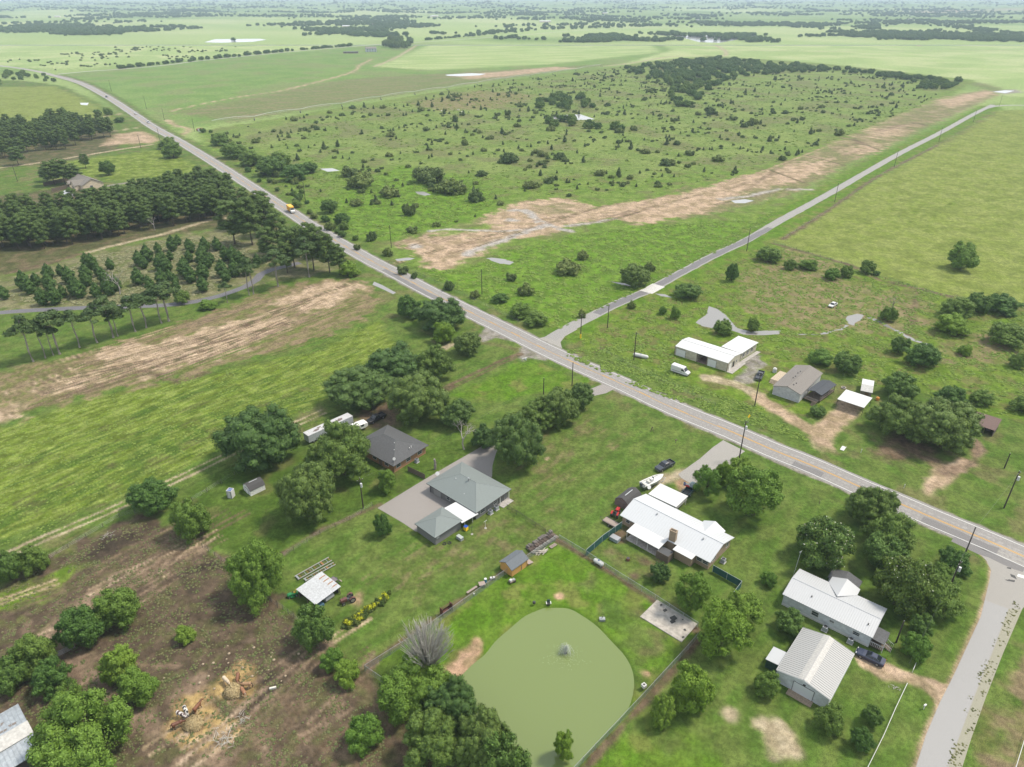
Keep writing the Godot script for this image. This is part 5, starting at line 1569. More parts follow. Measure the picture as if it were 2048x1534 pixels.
func build_far() -> void:
	# open country to the skyline: tree lines, groves and scattered trees, too many and too small to count
	var r := RandomNumberGenerator.new()
	r.seed = 7
	var near := []
	var line_sets := [
		xz([-622,-1227,-553,-1401,-457.8,-1615,-366.4,-1773]), xz([-215.5,-2007,-91.3,-2252,58.3,-2565,267.1,-2714,573,-2974]), xz([-41.7,-2755,142.3,-2974,329.7,-2974,538,-2882]),
		xz([-1980,-3072,-1926,-3176,-1786,-3288]), xz([-1918,-3536,-1972,-4353,-2130,-5650,-1854,-6411]), xz([792,-2882,1079,-2974,1430,-3176,1834,-3536]), xz([1192,-2714,1550,-3176,1591,-2882,1436,-2252]),
		xz([-308.9,-3674,-62.5,-4161,316,-4353,589,-3985]), xz([-770,-2882,-687,-3176,-494.5,-2974,-342,-2796]), xz([-4384,-6873,-4116,-8028,-3148,-8379]), xz([-391.2,-5049,253.1,-5333,973,-5650]), xz([1359,-4563,2132,-5049,2387,-4353,2923,-4563]),
		xz([-3724,-6006,-2893,-6411,-1955,-7406,-551,-7129]), xz([753,-6873,2195,-7406,3578,-7406,4546,-7129]), xz([-1579,-3288,-1528,-3407]), xz([-788,-2882,-719,-2974,-588,-2882])]
	for l in line_sets:
		var pts: Array = smooth_line(l, 9.0)
		for p in pts:
			for q in 2:
				if r.randf() < .55:
					var w := r.randf_range(5, 11) if p.y > -2200 else r.randf_range(8, 15)
					var spread := 2.5 if p.y > -2200 else clampf(-p.y * .012, 3, 90)
					near.append([0, p + Vector2(r.randfn(0, spread), r.randfn(0, spread)), "broadleaf", w, w * .75])
	# groves and scattered trees by patches
	var tries := 0
	while near.size() < 16000 and tries < 400000:
		tries += 1
		var z := -1900.0 * pow(r.randf_range(.06, 1.0), -1.0)
		if z < -22000:
			continue
		var p := Vector2(r.randf_range(-.86, .86) * -z, z)
		var d := fm.get_noise_2d(p.x * .012, p.y * .012) + .45 * fm.get_noise_2d(p.x * .06, p.y * .06)
		var lim := lerpf(.36, .02, clampf((-z - 1500) / 5000.0, 0, 1))
		if d < lim + r.randf_range(-.05, .25):
			continue
		var w := r.randf_range(8, 15) * (1.0 + clampf((-z - 3500) / 6000.0, 0, 2.2))
		near.append([0, p, "broadleaf", w, minf(w * .75, 14)])
	# scrub beyond the far road
	for i in 3000:
		var p := Vector2(r.randf_range(-900, 100), r.randf_range(-1750, -900))
		var d := fm.get_noise_2d(p.x * .09, p.y * .09) + .5 * fm.get_noise_2d(p.x * .4, p.y * .4)
		if d < .28 or not inside(p, PackedVector2Array(xz([-1095,-1390,-711,-1202,-562,-1424,-369.9,-1790,-563,-2755,-1173,-2565,-990,-1507]))):
			continue
		near.append([0, p, "shrub", r.randf_range(3, 7), r.randf_range(1.6, 3)])
	var woods := near.filter(func(e): return e[2] == "broadleaf")
	mass(woods, "broadleaf", "distant tree lines and groves spreading to the hazy skyline", "far_woodland")
	mass(near.filter(func(e): return e[2] == "shrub"), "shrub", "scattered dark bushes on the pale pasture beyond the far road", "far_scrub")
	# trees by the left edge of the highway far off
	for p in scatter(xz([-699,-985,-667,-997,-664,-1057,-597,-1008,-667,-1111,-756,-1186,-855,-1219]), 7.0, 40, 61):
		var s := r.randf_range(.7, 1.3)
		put_plant("broadleaf", p.x, p.y, 8 * s, 6 * s, "dark bush tree beside the far highway bend", "tree", "bush trees beside the far highway bend")
	# clump beside the white farmhouse
	for p in scatter(xz([-274.3,-1690,-237.6,-1659,-222.1,-1723,-235,-1883,-267.2,-1964,-311.2,-2007,-302.1,-1883]), 8.0, 26, 63):
		var s := r.randf_range(.9, 1.4)
		put_plant("oak", p.x, p.y, 14 * s, 11 * s, "dark tree of the clump beside the far white farmhouse", "tree", "trees beside the far white farmhouse")

# ---------------------------------------------------------------- buildings
# b = [x, z, turn, length along local x, width along local z]
func base_of(called: String, label: String, category: String, b: Array, group := "") -> Node3D:
	return thing(called, label, category, Vector3(b[0], 0, b[1]), b[2], group)

func rel(parent: Node3D, b: Array, y := 0.0) -> Transform3D:
	return parent.transform.affine_inverse() * Transform3D(Basis(Vector3.UP, b[2]), Vector3(b[0], y, b[1]))

func add(parent: Node3D, called: String, m: Material, st: SurfaceTool, t := Transform3D.IDENTITY, kind := "") -> MeshInstance3D:
	var o := commit(st, called, m, parent, kind)
	o.transform = t
	return o

func panel(st: SurfaceTool, a: Vector3, b: Vector3, c: Vector3, d: Vector3, t: float) -> void:
	# a sloping plate: outline on top, `t` thick
	var n := Vector3(0, -t, 0)
	loft(st, [[a + n, b + n, c + n, d + n], [a, b, c, d]])

func ribs(st: SurfaceTool, a: Vector3, b: Vector3, c: Vector3, d: Vector3, gap: float, w: float, h: float) -> void:
	# raised seams running from the eave a-b to the ridge d-c
	var n := maxi(1, int(round(a.distance_to(b) / gap)))
	var along := (b - a).normalized() * w
	var up := Vector3(0, h, 0)
	for i in n + 1:
		var t := clampf(float(i) / n, .004, .996)
		var p := a.lerp(b, t)
		var q := d.lerp(c, t)
		quad(st, p - along, p + along + Vector3.ZERO, p + along * .5 + up, p - along * .5 + up)
		quad(st, p - along, p - along * .5 + up, q - along * .5 + up, q - along)
		quad(st, p - along * .5 + up, p + along * .5 + up, q + along * .5 + up, q - along * .5 + up)
		quad(st, p + along * .5 + up, p + along, q + along, q + along * .5 + up)

func gable_roof(parent: Node3D, L: float, W: float, he: float, hr: float, m: Material, rib := 0.0, t := Transform3D.IDENTITY, called := "roof") -> void:
	var l := L * .5
	var w := W * .5
	for s in [1, -1]:
		var st := new_st()
		var a := Vector3(-l, he, s * w)
		var b := Vector3(l, he, s * w)
		var c := Vector3(l, hr, s * .001)
		var d := Vector3(-l, hr, s * .001)
		panel(st, a, b, c, d, .12)
		var r := add(parent, called, m, st, t)
		if rib > 0:
			st = new_st()
			ribs(st, a, b, c, d, rib, .06, .05 if rib > .45 and rib != .47 else .075)
			add(r, "seam", m, st, Transform3D.IDENTITY, "stuff")
	var st := new_st()
	tube(st, Vector3(-l, hr + .01, 0), Vector3(l, hr + .01, 0), .1, .1, 6)
	add(parent, "ridge_cap", m, st, t)

func hip_roof(parent: Node3D, L: float, W: float, he: float, hr: float, ridge: float, m: Material, cap: Material) -> void:
	var l := L * .5
	var w := W * .5
	var e := [Vector3(-l, he, w), Vector3(l, he, w), Vector3(l, he, -w), Vector3(-l, he, -w)]
	var r0 := Vector3(-ridge * .5, hr, 0)
	var r1 := Vector3(ridge * .5, hr, 0)
	if W > L:
		r0 = Vector3(0, hr, ridge * .5)
		r1 = Vector3(0, hr, -ridge * .5)
	var faces := [[e[0], e[1], r1, r0], [e[1], e[2], r1, r1], [e[2], e[3], r0, r1], [e[3], e[0], r0, r0]]
	if W > L:
		faces = [[e[0], e[1], r0, r0], [e[1], e[2], r1, r0], [e[2], e[3], r1, r1], [e[3], e[0], r0, r1]]
	var k := 0
	for f in faces:
		var st := new_st()
		panel(st, f[0], f[1], f[2], f[3], .05)
		# shingle courses: thin steps across the slope
		var n := int(f[0].distance_to(f[3]) / .45)
		for i in range(1, n):
			var t0 := float(i) / n
			var p: Vector3 = f[0].lerp(f[3], t0)
			var q: Vector3 = f[1].lerp(f[2], t0)
			var dn: Vector3 = (f[0] - f[3]).normalized() * .05
			if p.distance_to(q) > .2:
				quad(st, p + dn + Vector3(0, .006, 0), q + dn + Vector3(0, .006, 0), q + Vector3(0, .018, 0), p + Vector3(0, .018, 0))
		add(parent, "roof_slope", m, st)
	var st := new_st()
	for f in [[e[0], r0], [e[3], r0], [e[1], r1], [e[2], r1], [r0, r1]] if W <= L else [[e[0], r0], [e[1], r0], [e[2], r1], [e[3], r1], [r0, r1]]:
		tube(st, f[0] + Vector3(0, .01, 0), f[1] + Vector3(0, .01, 0), .06, .06, 5)
	add(parent, "ridge_cap", cap, st)
	st = new_st()
	for i in 4:
		var p: Vector3 = e[i]
		var q: Vector3 = e[(i + 1) % 4]
		var mid: Vector3 = (p + q) * .5 - Vector3(0, .1, 0)
		box(st, mid, Vector3(p.distance_to(q) - .02 * (i % 2), .18, .05), atan2(-(q.z - p.z), q.x - p.x))
	add(parent, "fascia", mat("dark trim", .07, .07, .068, .7), st)

func walls(parent: Node3D, L: float, W: float, h: float, m: Material, peak := 0.0, t := Transform3D.IDENTITY) -> MeshInstance3D:
	var st := new_st()
	var w := W * .5
	var poly := [Vector2(-w, 0), Vector2(w, 0), Vector2(w, h), Vector2(-w, h)]
	if peak > 0:
		poly = [Vector2(-w, 0), Vector2(w, 0), Vector2(w, h), Vector2(0, peak), Vector2(-w, h)]
	extrude_x(st, poly, -L * .5, L * .5)
	return add(parent, "wall", m, st, t)

func window(parent: Node3D, p: Vector3, yaw: float, w: float, h: float) -> void:
	# p: centre of the opening on the wall face; yaw turns local +z to the outside
	var st := new_st()
	for s in [-1, 1]:
		box(st, Vector3(s * w * .5, 0, .02), Vector3(.08, h + .08, .07))
		box(st, Vector3(0, s * h * .5, .021), Vector3(w - .08, .08, .06))
	box(st, Vector3(0, 0, .02), Vector3(w - .08, .04, .04))
	var o := add(parent, "window", mat("window frame", .42, .42, .40, .6), st, Transform3D(Basis(Vector3.UP, yaw), p))
	st = new_st()
	box(st, Vector3(0, 0, .008), Vector3(w - .06, h - .06, .012))
	add(o, "pane", mat("window glass", .03, .04, .045, .08), st)

func door(parent: Node3D, p: Vector3, yaw: float, w: float, h: float, m: Material, grooves := 0, called := "door") -> MeshInstance3D:
	var st := new_st()
	box(st, Vector3(0, h * .5, .025), Vector3(w, h, .05))
	for i in grooves:
		box(st, Vector3(0, h * (i + .5) / grooves, .056), Vector3(w * .97, h / grooves * .8, .012))
	var o := add(parent, called, m, st, Transform3D(Basis(Vector3.UP, yaw), p))
	st = new_st()
	for s in [-1, 1]:
		box(st, Vector3(s * (w * .5 + .05), h * .5, .03), Vector3(.09, h + .1, .08))
	box(st, Vector3(0, h + .05, .031), Vector3(w, .09, .08))
	add(o, "door_frame", mat("dark frame", .10, .10, .10, .6), st)
	return o

func post(parent: Node3D, p: Vector3, h: float, r: float, m: Material, called := "post") -> void:
	var st := new_st()
	box(st, Vector3(0, h * .5, 0), Vector3(r * 2, h, r * 2))
	add(parent, called, m, st, Transform3D(Basis.IDENTITY, p))

func vent(parent: Node3D, p: Vector3, m: Material, h := .35, r := .08) -> void:
	var st := new_st()
	tube(st, p - Vector3(0, .1, 0), p + Vector3(0, h, 0), r, r, 8)
	tube(st, p + Vector3(0, h, 0), p + Vector3(0, h + .06, 0), r * 1.5, r * 1.2, 8)
	add(parent, "roof_vent", m, st)

func wall_side(b: Array, inset: float) -> Array:
	return [float(b[3]) - inset * 2, float(b[4]) - inset * 2]

func ac_unit(p: Vector3, yaw: float, label: String, group := "") -> void:
	var o := thing("air_conditioner", label, "air conditioner", p, yaw, group)
	var st := new_st()
	box(st, Vector3(0, .05, 0), Vector3(1.1, .1, 1.1))
	add(o, "base_slab", mat("pale concrete", .33, .32, .30, .9), st)
	st = new_st()
	box(st, Vector3(0, .55, 0), Vector3(.84, .9, .84))
	add(o, "casing", mat("ac casing", .24, .26, .28, .5), st)
	st = new_st()
	tube(st, Vector3(0, 1.0, 0), Vector3(0, 1.03, 0), .36, .36, 14)
	for i in 4:
		box(st, Vector3(0, 1.035, 0), Vector3(.72, .02, .05), i * PI / 4)
	add(o, "fan_grille", mat("black metal", .03, .03, .03, .5), st)

func dish(p: Vector3, yaw: float, label: String, pole := 1.5, r := .45) -> void:
	var o := thing("satellite_dish", label, "satellite dish", p, yaw)
	var st := new_st()
	tube(st, Vector3.ZERO, Vector3(0, pole, 0), .03, .03, 6)
	add(o, "mast", mat("galvanised", .30, .31, .32, .45, .5), st)
	st = new_st()
	var n := Vector3(0, .6, .8).normalized()
	loft(st, [ring(Vector3(0, pole, 0) + n * .12, n, r, 14), ring(Vector3(0, pole, 0) + n * .05, n, r * .6, 14), ring(Vector3(0, pole, 0), n, .05, 14)])
	add(o, "reflector", mat("dish white", .48, .48, .47, .5), st)
	st = new_st()
	tube(st, Vector3(0, pole - r * .6, .25), Vector3(0, pole, .25) + n * .45, .015, .015, 5)
	add(o, "feed_arm", mat("galvanised", .30, .31, .32, .45, .5), st)

func build_buildings() -> void:
	var white_tin := mat("white roof metal", 0.446, 0.452, 0.452, .5)
	var tin := worn("galvanised roof", 0.364, 0.380, 0.396, .45, .25, 7.0)
	var grey_tin := mat("grey metal roof", 0.285, 0.285, 0.280, .55)
	var tan_tin := worn("tan panels", 0.422, 0.396, 0.306, .6, 0, 6.0)
	var shingle := worn("grey green shingle", 0.218, 0.251, 0.244, .9, 0, 1.6, 1)
	var dark_shingle := worn("charcoal shingle", 0.081, 0.083, 0.086, .9, 0, 2.5)
	var brown_shingle := worn("taupe shingle", 0.224, 0.205, 0.185, .9, 0, 1.8, 1)
	var navy_shingle := worn("blue black shingle", .062, .07, .082, .9, 0, 1.8, 1)
	var grey_wall := worn("grey siding", 0.198, 0.198, 0.194, .8, 0, 3.0, 1)
	var brick := worn("tan brick", 0.356, 0.271, 0.185, .9, 0, 1.2, 1)
	var red_brick := worn("orange brick", 0.396, 0.218, 0.112, .9, 0, 1.0, 1)
	var white_wall := worn("white siding", 0.437, 0.467, 0.485, .7, 0, 5.0)
	var pale_wall := worn("pale siding", 0.349, 0.343, 0.327, .7, 0, 5.0)
	var wood := worn("weathered wood", .16, .125, .09, .9, 0, 1.3, 1)
	var conc := worn("porch concrete", 0.349, 0.327, 0.301, .85, 0, 4.0)
	var dark := mat("dark opening", .025, .024, .022, .9)
	var white_paint := mat("white paint", 0.437, 0.437, 0.427, .6)
	var galv := mat("galvanised", .30, .31, .32, .45, .5)

	# 1. grey hip-roofed house by the driveway, its garage and the white breezeway between them
	var b: Array = [-10.3, -135.6, -0.733, 16.64, 11.87]
	var h := base_of("hip_roofed_house", "grey house with a pale grey green hip roof beside the concrete driveway", "house", b)
	hip_roof(h, b[3], b[4], 2.6, 4.9, 5.2, shingle, worn("ridge shingle", 0.264, 0.297, 0.290, .9, 0, 1.6, 1))
	var s := wall_side(b, .6)
	walls(h, s[0], s[1], 2.48, grey_wall)
	var zf: float = s[1] * .5
	var xf: float = s[0] * .5
	door(h, Vector3(-5.2, 0, zf), 0, 2.6, 2.1, mat("garage door", .22, .215, .21, .7), 4, "garage_door")
	window(h, Vector3(-1.5, 1.4, zf), 0, 1.2, 1.1)
	window(h, Vector3(2.2, 1.4, zf), 0, 1.2, 1.1)
	door(h, Vector3(4.2, 0, zf), 0, .95, 2.05, mat("door brown", .12, .07, .04, .6))
	window(h, Vector3(xf, 1.4, 3.2), PI / 2, 1.5, 1.1)
	window(h, Vector3(xf, 1.4, -1.0), PI / 2, 1.2, 1.1)
	door(h, Vector3(xf, 0, -3.0), PI / 2, 1.8, 2.05, mat("glass door", .05, .06, .06, .15))
	vent(h, Vector3(-2.6, 4.1, 1.6), white_paint)
	vent(h, Vector3(2.2, 3.2, 3.6), white_paint, .3)
	vent(h, Vector3(4.9, 3.5, -.8), white_paint, .3)
	vent(h, Vector3(.6, 4.5, .5), galv, 1.0, .16)
	for q in [[-7.6, 1.2], [-7.6, 5.4]]:
		post(h, Vector3(q[0], 0, q[1]), 2.5, .08, mat("dark trim", .07, .07, .068, .7))
	for q in [[xf + .45, -5.2], [xf + .45, -2.2]]:
		post(h, Vector3(q[0], 0, q[1]), 2.5, .07, white_paint)
	var st := new_st()
	box(st, Vector3(xf + .9, .06, -3.6), Vector3(1.8, .12, 3.6))
	add(h, "porch_slab", conc, st)
	var hx := h
	ac_unit(hx.transform * Vector3(xf + .9, 0, 1.6), b[2], "air conditioner nearest the breezeway beside the grey hip roofed house")
	ac_unit(hx.transform * Vector3(xf + .9, 0, -.4), b[2], "air conditioner by the back porch of the grey hip roofed house")
	dish(hx.transform * Vector3(-7.9, 2.5, 2.6), b[2] + .6, "satellite dish on the left corner of the grey hip roof", 1.3, .5)
	b = [-16.24, -122.8, -0.762, 6.88, 8.09]
	var g := base_of("hip_roofed_garage", "small grey garage with a hip roof at the foot of the driveway", "garage", b)
	hip_roof(g, b[3], b[4], 2.4, 3.9, 1.2, shingle, worn("ridge shingle", 0.264, 0.297, 0.290, .9, 0, 1.6, 1))
	s = wall_side(b, .35)
	walls(g, s[0], s[1], 2.29, grey_wall)
	door(g, Vector3(.2, 0, -s[1] * .5), PI, 2.2, 2.0, mat("garage door", .22, .215, .21, .7), 4, "garage_door")
	st = new_st()
	box(st, Vector3(s[0] * .5 + .03, 1.75, s[1] * .5 - .7), Vector3(.06, .55, .75))
	add(g, "window_unit", mat("window unit", .40, .40, .39, .6), st)
	st = new_st()
	b = [-11.57, -126.6, -0.841, 6.78, 4.14]
	box(st, Vector3(0, 2.3, 0), Vector3(b[3], .14, b[4] + .5))
	add(g, "breezeway_roof", white_tin, st, rel(g, b))
	for q in [[-2.6, 1.0], [2.6, 1.0], [2.6, -1.2]]:
		st = new_st()
		box(st, Vector3(q[0], 1.12, q[1]), Vector3(.1, 2.2, .1))
		add(g, "breezeway_post", white_paint, st, rel(g, b))
	# 2. dark hip-roofed brick house among the oaks
	b = [-31.5, -153.4, -0.685, 15.62, 12.16]
	h = base_of("hip_roofed_house", "brick house with a streaked charcoal hip roof half under the oaks", "house", b)
	hip_roof(h, b[3], b[4], 2.5, 4.8, 4.4, dark_shingle, worn("dark ridge", .13, .14, .14, .9, 0, 1.6, 1))
	s = wall_side(b, .6)
	walls(h, s[0], s[1], 2.38, red_brick)
	xf = s[0] * .5
	zf = s[1] * .5
	for q in [4.0, .6, -3.4]:
		window(h, Vector3(xf, 1.45, q), PI / 2, 1.5, 1.1)
	for q in [-5.0, 0.0, 4.5]:
		window(h, Vector3(q, 1.45, zf), 0, 1.4, 1.1)
	door(h, Vector3(2.2, 0, zf), 0, .95, 2.05, mat("door brown", .12, .07, .04, .6))
	vent(h, Vector3(2.6, 4.2, .8), white_paint, .4)
	vent(h, Vector3(6.2, 3.3, -1.0), white_paint, .35, .1)
	vent(h, Vector3(6.0, 3.3, -1.7), white_paint, .35, .1)
	vent(h, Vector3(4.2, 3.6, 2.4), white_paint, .4)
	ac_unit(h.transform * Vector3(xf + 1.1, 0, -1.2), b[2], "air conditioner against the orange brick wall")
	dish(h.transform * Vector3(6.8, 2.9, 4.8), b[2] + .4, "satellite dish low on the charcoal hip roof", .7, .4)
	# long white box trailer beside it
	b = [-49.7, -162.8, 0.803, 14.03, 2.14]
	h = base_of("box_trailer", "long white box trailer with a peeling roof beside the farm lane", "trailer", b)
	st = new_st()
	box(st, Vector3(0, 1.75, 0), Vector3(b[3], 2.1, 2.5))
	add(h, "body", worn("trailer side", 0.380, 0.402, 0.422, .5, 0, 3.0), st)
	st = new_st()
	for i in 26:
		for z in [-1.262, 1.262]:
			box(st, Vector3(-b[3] * .5 + b[3] * (i + .5) / 26, 1.75, z), Vector3(.06, 2.0, .03))
	add(h, "side_rib", mat("trailer rib", .36, .38, .40, .5), st, Transform3D.IDENTITY, "stuff")
	st = new_st()
	box(st, Vector3(0, 2.83, 0), Vector3(b[3] + .06, .08, 2.56))
	add(h, "roof", worn("peeling roof", 0.443, 0.443, 0.443, .6, 0, 2.0), st)
	for q in [[-4.0, .3, 1.1, .9], [-2.8, -.4, .8, .6], [-1.2, .2, 1.3, .5], [3.4, .3, 1.0, 1.2]]:
		st = new_st()
		slab(st, [Vector2(q[0] - q[2], q[1]), Vector2(q[0] - q[2] * .3, q[1] + q[3] * .5), Vector2(q[0] + q[2] * .7, q[1] + q[3] * .3), Vector2(q[0] + q[2], q[1] - q[3] * .3), Vector2(q[0], q[1] - q[3] * .6)], 2.87, 2.876)
		add(h, "rust_patch", mat("rusty patch", .12, .095, .085, .9), st)
	for x in [-b[3] * .5 + 1.5, -b[3] * .5 + 2.6]:
		for z in [-1.0, 1.0]:
			wheel(h, Vector3(x, .5, z), .5, .26)
	# white rounded camper
	b = [-43.1, -163.1, 0.707, 7.78, 1.73]
	h = base_of("camper_trailer", "white rounded camper trailer between box trailer and pickup", "camper", b)
	st = new_st()
	var rings := []
	for q in [[-3.9, .5], [-3.75, .8], [-3.2, 1.0], [3.0, 1.0], [3.6, .85], [3.9, .5]]:
		var r := []
		for i in 12:
			var t := TAU * i / 12
			r.append(Vector3(q[0], 1.55 + clampf(sin(t) * 1.35, -1.0, 1.0) * q[1] * 1.0, clampf(cos(t) * 1.35, -1.1, 1.1) * lerpf(.85, 1.0, q[1])))
		rings.append(r)
	loft(st, rings)
	add(h, "body", mat("camper white", 0.528, 0.528, 0.518, .4), st)
	for q in [-2.0, 0.4, 2.2]:
		st = new_st()
		box(st, Vector3(q, 1.8, 1.1), Vector3(.9, .6, .04))
		add(h, "window", mat("window glass", .03, .04, .045, .08), st)
	for x in [-.5, .4]:
		for z in [-.95, .95]:
			wheel(h, Vector3(x, .36, z), .36, .2)
	st = new_st()
	box(st, Vector3(4.4, .55, 0), Vector3(1.0, .12, .12))
	add(h, "hitch", mat("black metal", .03, .03, .03, .5), st)

	# 3. ranch house under white standing-seam metal
	b = [36, -121.3, -0.744, 22.47, 10.5]
	h = base_of("ranch_house", "long tan brick ranch house with a white metal gable roof and brick chimney", "house", b)
	gable_roof(h, b[3], b[4], 2.5, 4.1, mat("white seam roof", 0.399, 0.413, 0.427, .5), .6)
	s = wall_side(b, .5)
	walls(h, s[0], s[1], 2.4, brick, 3.9)
	xf = s[0] * .5
	zf = s[1] * .5
	for q in [[-9.3, 1.0], [8.6, 1.2], [10.0, 1.2]]:
		window(h, Vector3(q[0], 1.5, zf), 0, q[1], .9)
	window(h, Vector3(xf, 1.5, 2.5), PI / 2, 1.4, 1.1)
	window(h, Vector3(xf, 1.5, -3.2), PI / 2, 1.0, 1.1)
	vent(h, Vector3(-4.4, 3.65, .9), galv, .5, .14)
	vent(h, Vector3(7.2, 3.6, 1.2), galv, .5, .14)
	# chimney of brick with a soot-dark flue
	st = new_st()
	b = [34.3, -116.6, -0.657, 1.53, 1.04]
	box(st, Vector3(0, 2.6, 0), Vector3(1.5, 5.2, .85))
	box(st, Vector3(0, 5.26, 0), Vector3(1.62, .14, .97))
	var ch := add(h, "chimney", brick, st, rel(h, b))
	st = new_st()
	box(st, Vector3(0, 5.35, 0), Vector3(1.2, .06, .5))
	add(ch, "flue", mat("soot", .06, .045, .03, .9), st)
	# patio roof on white posts
	b = [29.12, -118.3, -0.748, 8.26, 3.44]
	st = new_st()
	panel(st, Vector3(-b[3] * .5, 2.25, b[4] * .5), Vector3(b[3] * .5, 2.25, b[4] * .5), Vector3(b[3] * .5, 2.55, -b[4] * .5 - .3), Vector3(-b[3] * .5, 2.55, -b[4] * .5 - .3), .12)
	add(h, "patio_roof", white_tin, st, rel(h, b))
	for i in 4:
		st = new_st()
		box(st, Vector3(-b[3] * .5 + .15 + i * (b[3] - .3) / 3, 1.06, b[4] * .5 - .15), Vector3(.1, 2.12, .1))
		add(h, "patio_post", white_paint, st, rel(h, b))
	st = new_st()
	box(st, Vector3(0, .06, 0), Vector3(b[3], .12, b[4]))
	add(h, "patio_slab", conc, st, rel(h, b))
	# the lean-to addition and the fenced enclosure with the black roof
	b = [36.9, -113.9, -0.746, 4.52, 4.27]
	st = new_st()
	box(st, Vector3(0, 2.45, -.2), Vector3(b[3], .12, b[4] + .4))
	add(h, "addition_roof", white_tin, st, rel(h, b))
	st = new_st()
	box(st, Vector3(0, 1.19, -.3), Vector3(b[3] - .5, 2.38, b[4] - .4))
	add(h, "addition_wall", brick, st, rel(h, b))
	b = [32.3, -114, -0.740, 2.92, 2.16]
	st = new_st()
	box(st, Vector3(.05, 1.62, -.2), Vector3(b[3] - .2, .08, b[4] - .1))
	add(h, "enclosure_roof", mat("tar roof", .055, .057, .06, .8), st, rel(h, b))
	for i in 12:
		st = new_st()
		box(st, Vector3(-b[3] * .5 + (i + .5) * b[3] / 12, .95, b[4] * .5), Vector3(b[3] / 12 - .02, 1.9 + .03 * (i % 2), .04 + .01 * (i % 2)))
		add(h, "plank", wood, st, rel(h, b))
	for i in 9:
		st = new_st()
		box(st, Vector3(b[3] * .5, .95, -b[4] * .5 + (i + .5) * b[4] / 9), Vector3(.04 + .01 * (i % 2), 1.9 + .03 * (i % 2), b[4] / 9 - .02))
		add(h, "plank", wood, st, rel(h, b))
	# small cross gable over the front door
	var l2 := 1.9
	for q in [-1, 1]:
		st = new_st()
		panel(st, Vector3(6.2 + q * 2.6, 2.52, -5.9), Vector3(6.2 + q * 2.6, 2.52, -3.4 - l2 * .55), Vector3(6.2, 3.75, -.9), Vector3(6.2, 3.75, -5.9), .1)
		add(h, "porch_gable", mat("white seam roof", 0.399, 0.413, 0.427, .5), st)
	for q in [-1, 1]:
		post(h, Vector3(6.2 + q * 2.3, 0, -5.7), 2.5, .07, white_paint)
	ac_unit(h.transform * Vector3(xf + 1.3, 0, .6), h.rotation.y, "air conditioner on the lawn at the end of the ranch house")
	# flat white carport joined at the back
	b = [36.4, -132.3, -0.722, 7.4, 5.42]
	g = base_of("carport", "flat white carport behind the ranch house beside the boat", "carport", b)
	st = new_st()
	box(st, Vector3(0, 2.45, 0), Vector3(b[3], .14, b[4]))
	add(g, "roof", white_tin, st)
	st = new_st()
	for i in 13:
		box(st, Vector3(-b[3] * .5 + .25 + i * (b[3] - .5) / 12, 2.53, 0), Vector3(.05, .03, b[4] - .1))
	add(g, "roof_seam", white_tin, st, Transform3D.IDENTITY, "stuff")
	st = new_st()
	box(st, Vector3(b[3] * .5 - .12, 1.9, 0), Vector3(.06, .95, b[4] - .3))
	add(g, "side_panel", pale_wall, st)
	for x in [-1, 0, 1]:
		for z in [-1, 1]:
			post(g, Vector3(x * (b[3] * .5 - .3), 0, z * (b[4] * .5 - .2)), 2.38, .06, white_paint)
	dish(g.transform * Vector3(-b[3] * .5 - .8, 2.2, 1.2), .4, "white satellite dish at the corner of the carport", 1.0, .5)
	# brown gambrel shed
	b = [27.27, -132.7, -2.323, 5.31, 3.8]
	gambrel(b, "brown gambrel shed with a dark roof behind the ranch house", worn("mauve siding", .165, .115, .105, .8, 0, 2.0), worn("dark shed roof", .07, .068, .068, .9, 0, 2.0, 1), 1.7, 2.9)

	# 4. L-shaped metal building
	b = [63.9, -208, -0.719, 18.83, 9.11]
	h = base_of("metal_building", "tan metal building with a white roof, two roll doors and an open bay", "workshop", b)
	gable_roof(h, b[3], b[4], 3.1, 3.9, white_tin, .9)
	s = [float(b[3]) - .1, float(b[4]) - .1]
	xf = s[0] * .5
	zf = s[1] * .5
	# the bay in the middle is really open: three blocks of wall round it
	var x0: float = -xf
	var bay0: float = -xf + s[0] * .43
	var bay1: float = -xf + s[0] * .62
	for q in [[x0, bay0], [bay1, xf]]:
		st = new_st()
		extrude_x(st, [Vector2(-zf, 0), Vector2(zf, 0), Vector2(zf, 2.98), Vector2(0, 3.76), Vector2(-zf, 2.98)], q[0], q[1])
		add(h, "wall", tan_tin, st)
	st = new_st()
	extrude_x(st, [Vector2(zf - .2, 0), Vector2(zf, 0), Vector2(zf, 2.97), Vector2(zf - .2, 2.97)], bay0, bay1)
	add(h, "back_wall", tan_tin, st)
	st = new_st()
	box(st, Vector3((bay0 + bay1) * .5, .03, 0), Vector3(bay1 - bay0, .06, s[1]))
	add(h, "bay_floor", worn("bay floor", .20, .15, .12, .9, 0, 2.0), st)
	door(h, Vector3(-xf + 2.2, 0, zf), 0, 3.4, 2.5, mat("roll door", 0.486, 0.496, 0.486, .5), 8, "roll_door")
	door(h, Vector3(bay1 + 1.8, 0, zf), 0, 2.9, 2.5, mat("roll door", 0.486, 0.496, 0.486, .5), 8, "roll_door")
	for q in [-xf, bay0, bay1, xf]:
		for e in [zf + .02, -zf - .02]:
			st = new_st()
			box(st, Vector3(q, 1.48, e), Vector3(.14, 2.96, .06))
			add(h, "corner_trim", mat("brown trim", .07, .045, .035, .6), st)
	door(h, Vector3(xf, 0, 2.6), PI / 2, 1.9, 2.4, mat("pale door", 0.581, 0.568, 0.528, .6), 0)
	door(h, Vector3(xf, 0, .2), PI / 2, 1.0, 2.1, dark)
	window(h, Vector3(xf, 1.5, -1.8), PI / 2, 1.0, 1.0)
	st = new_st()
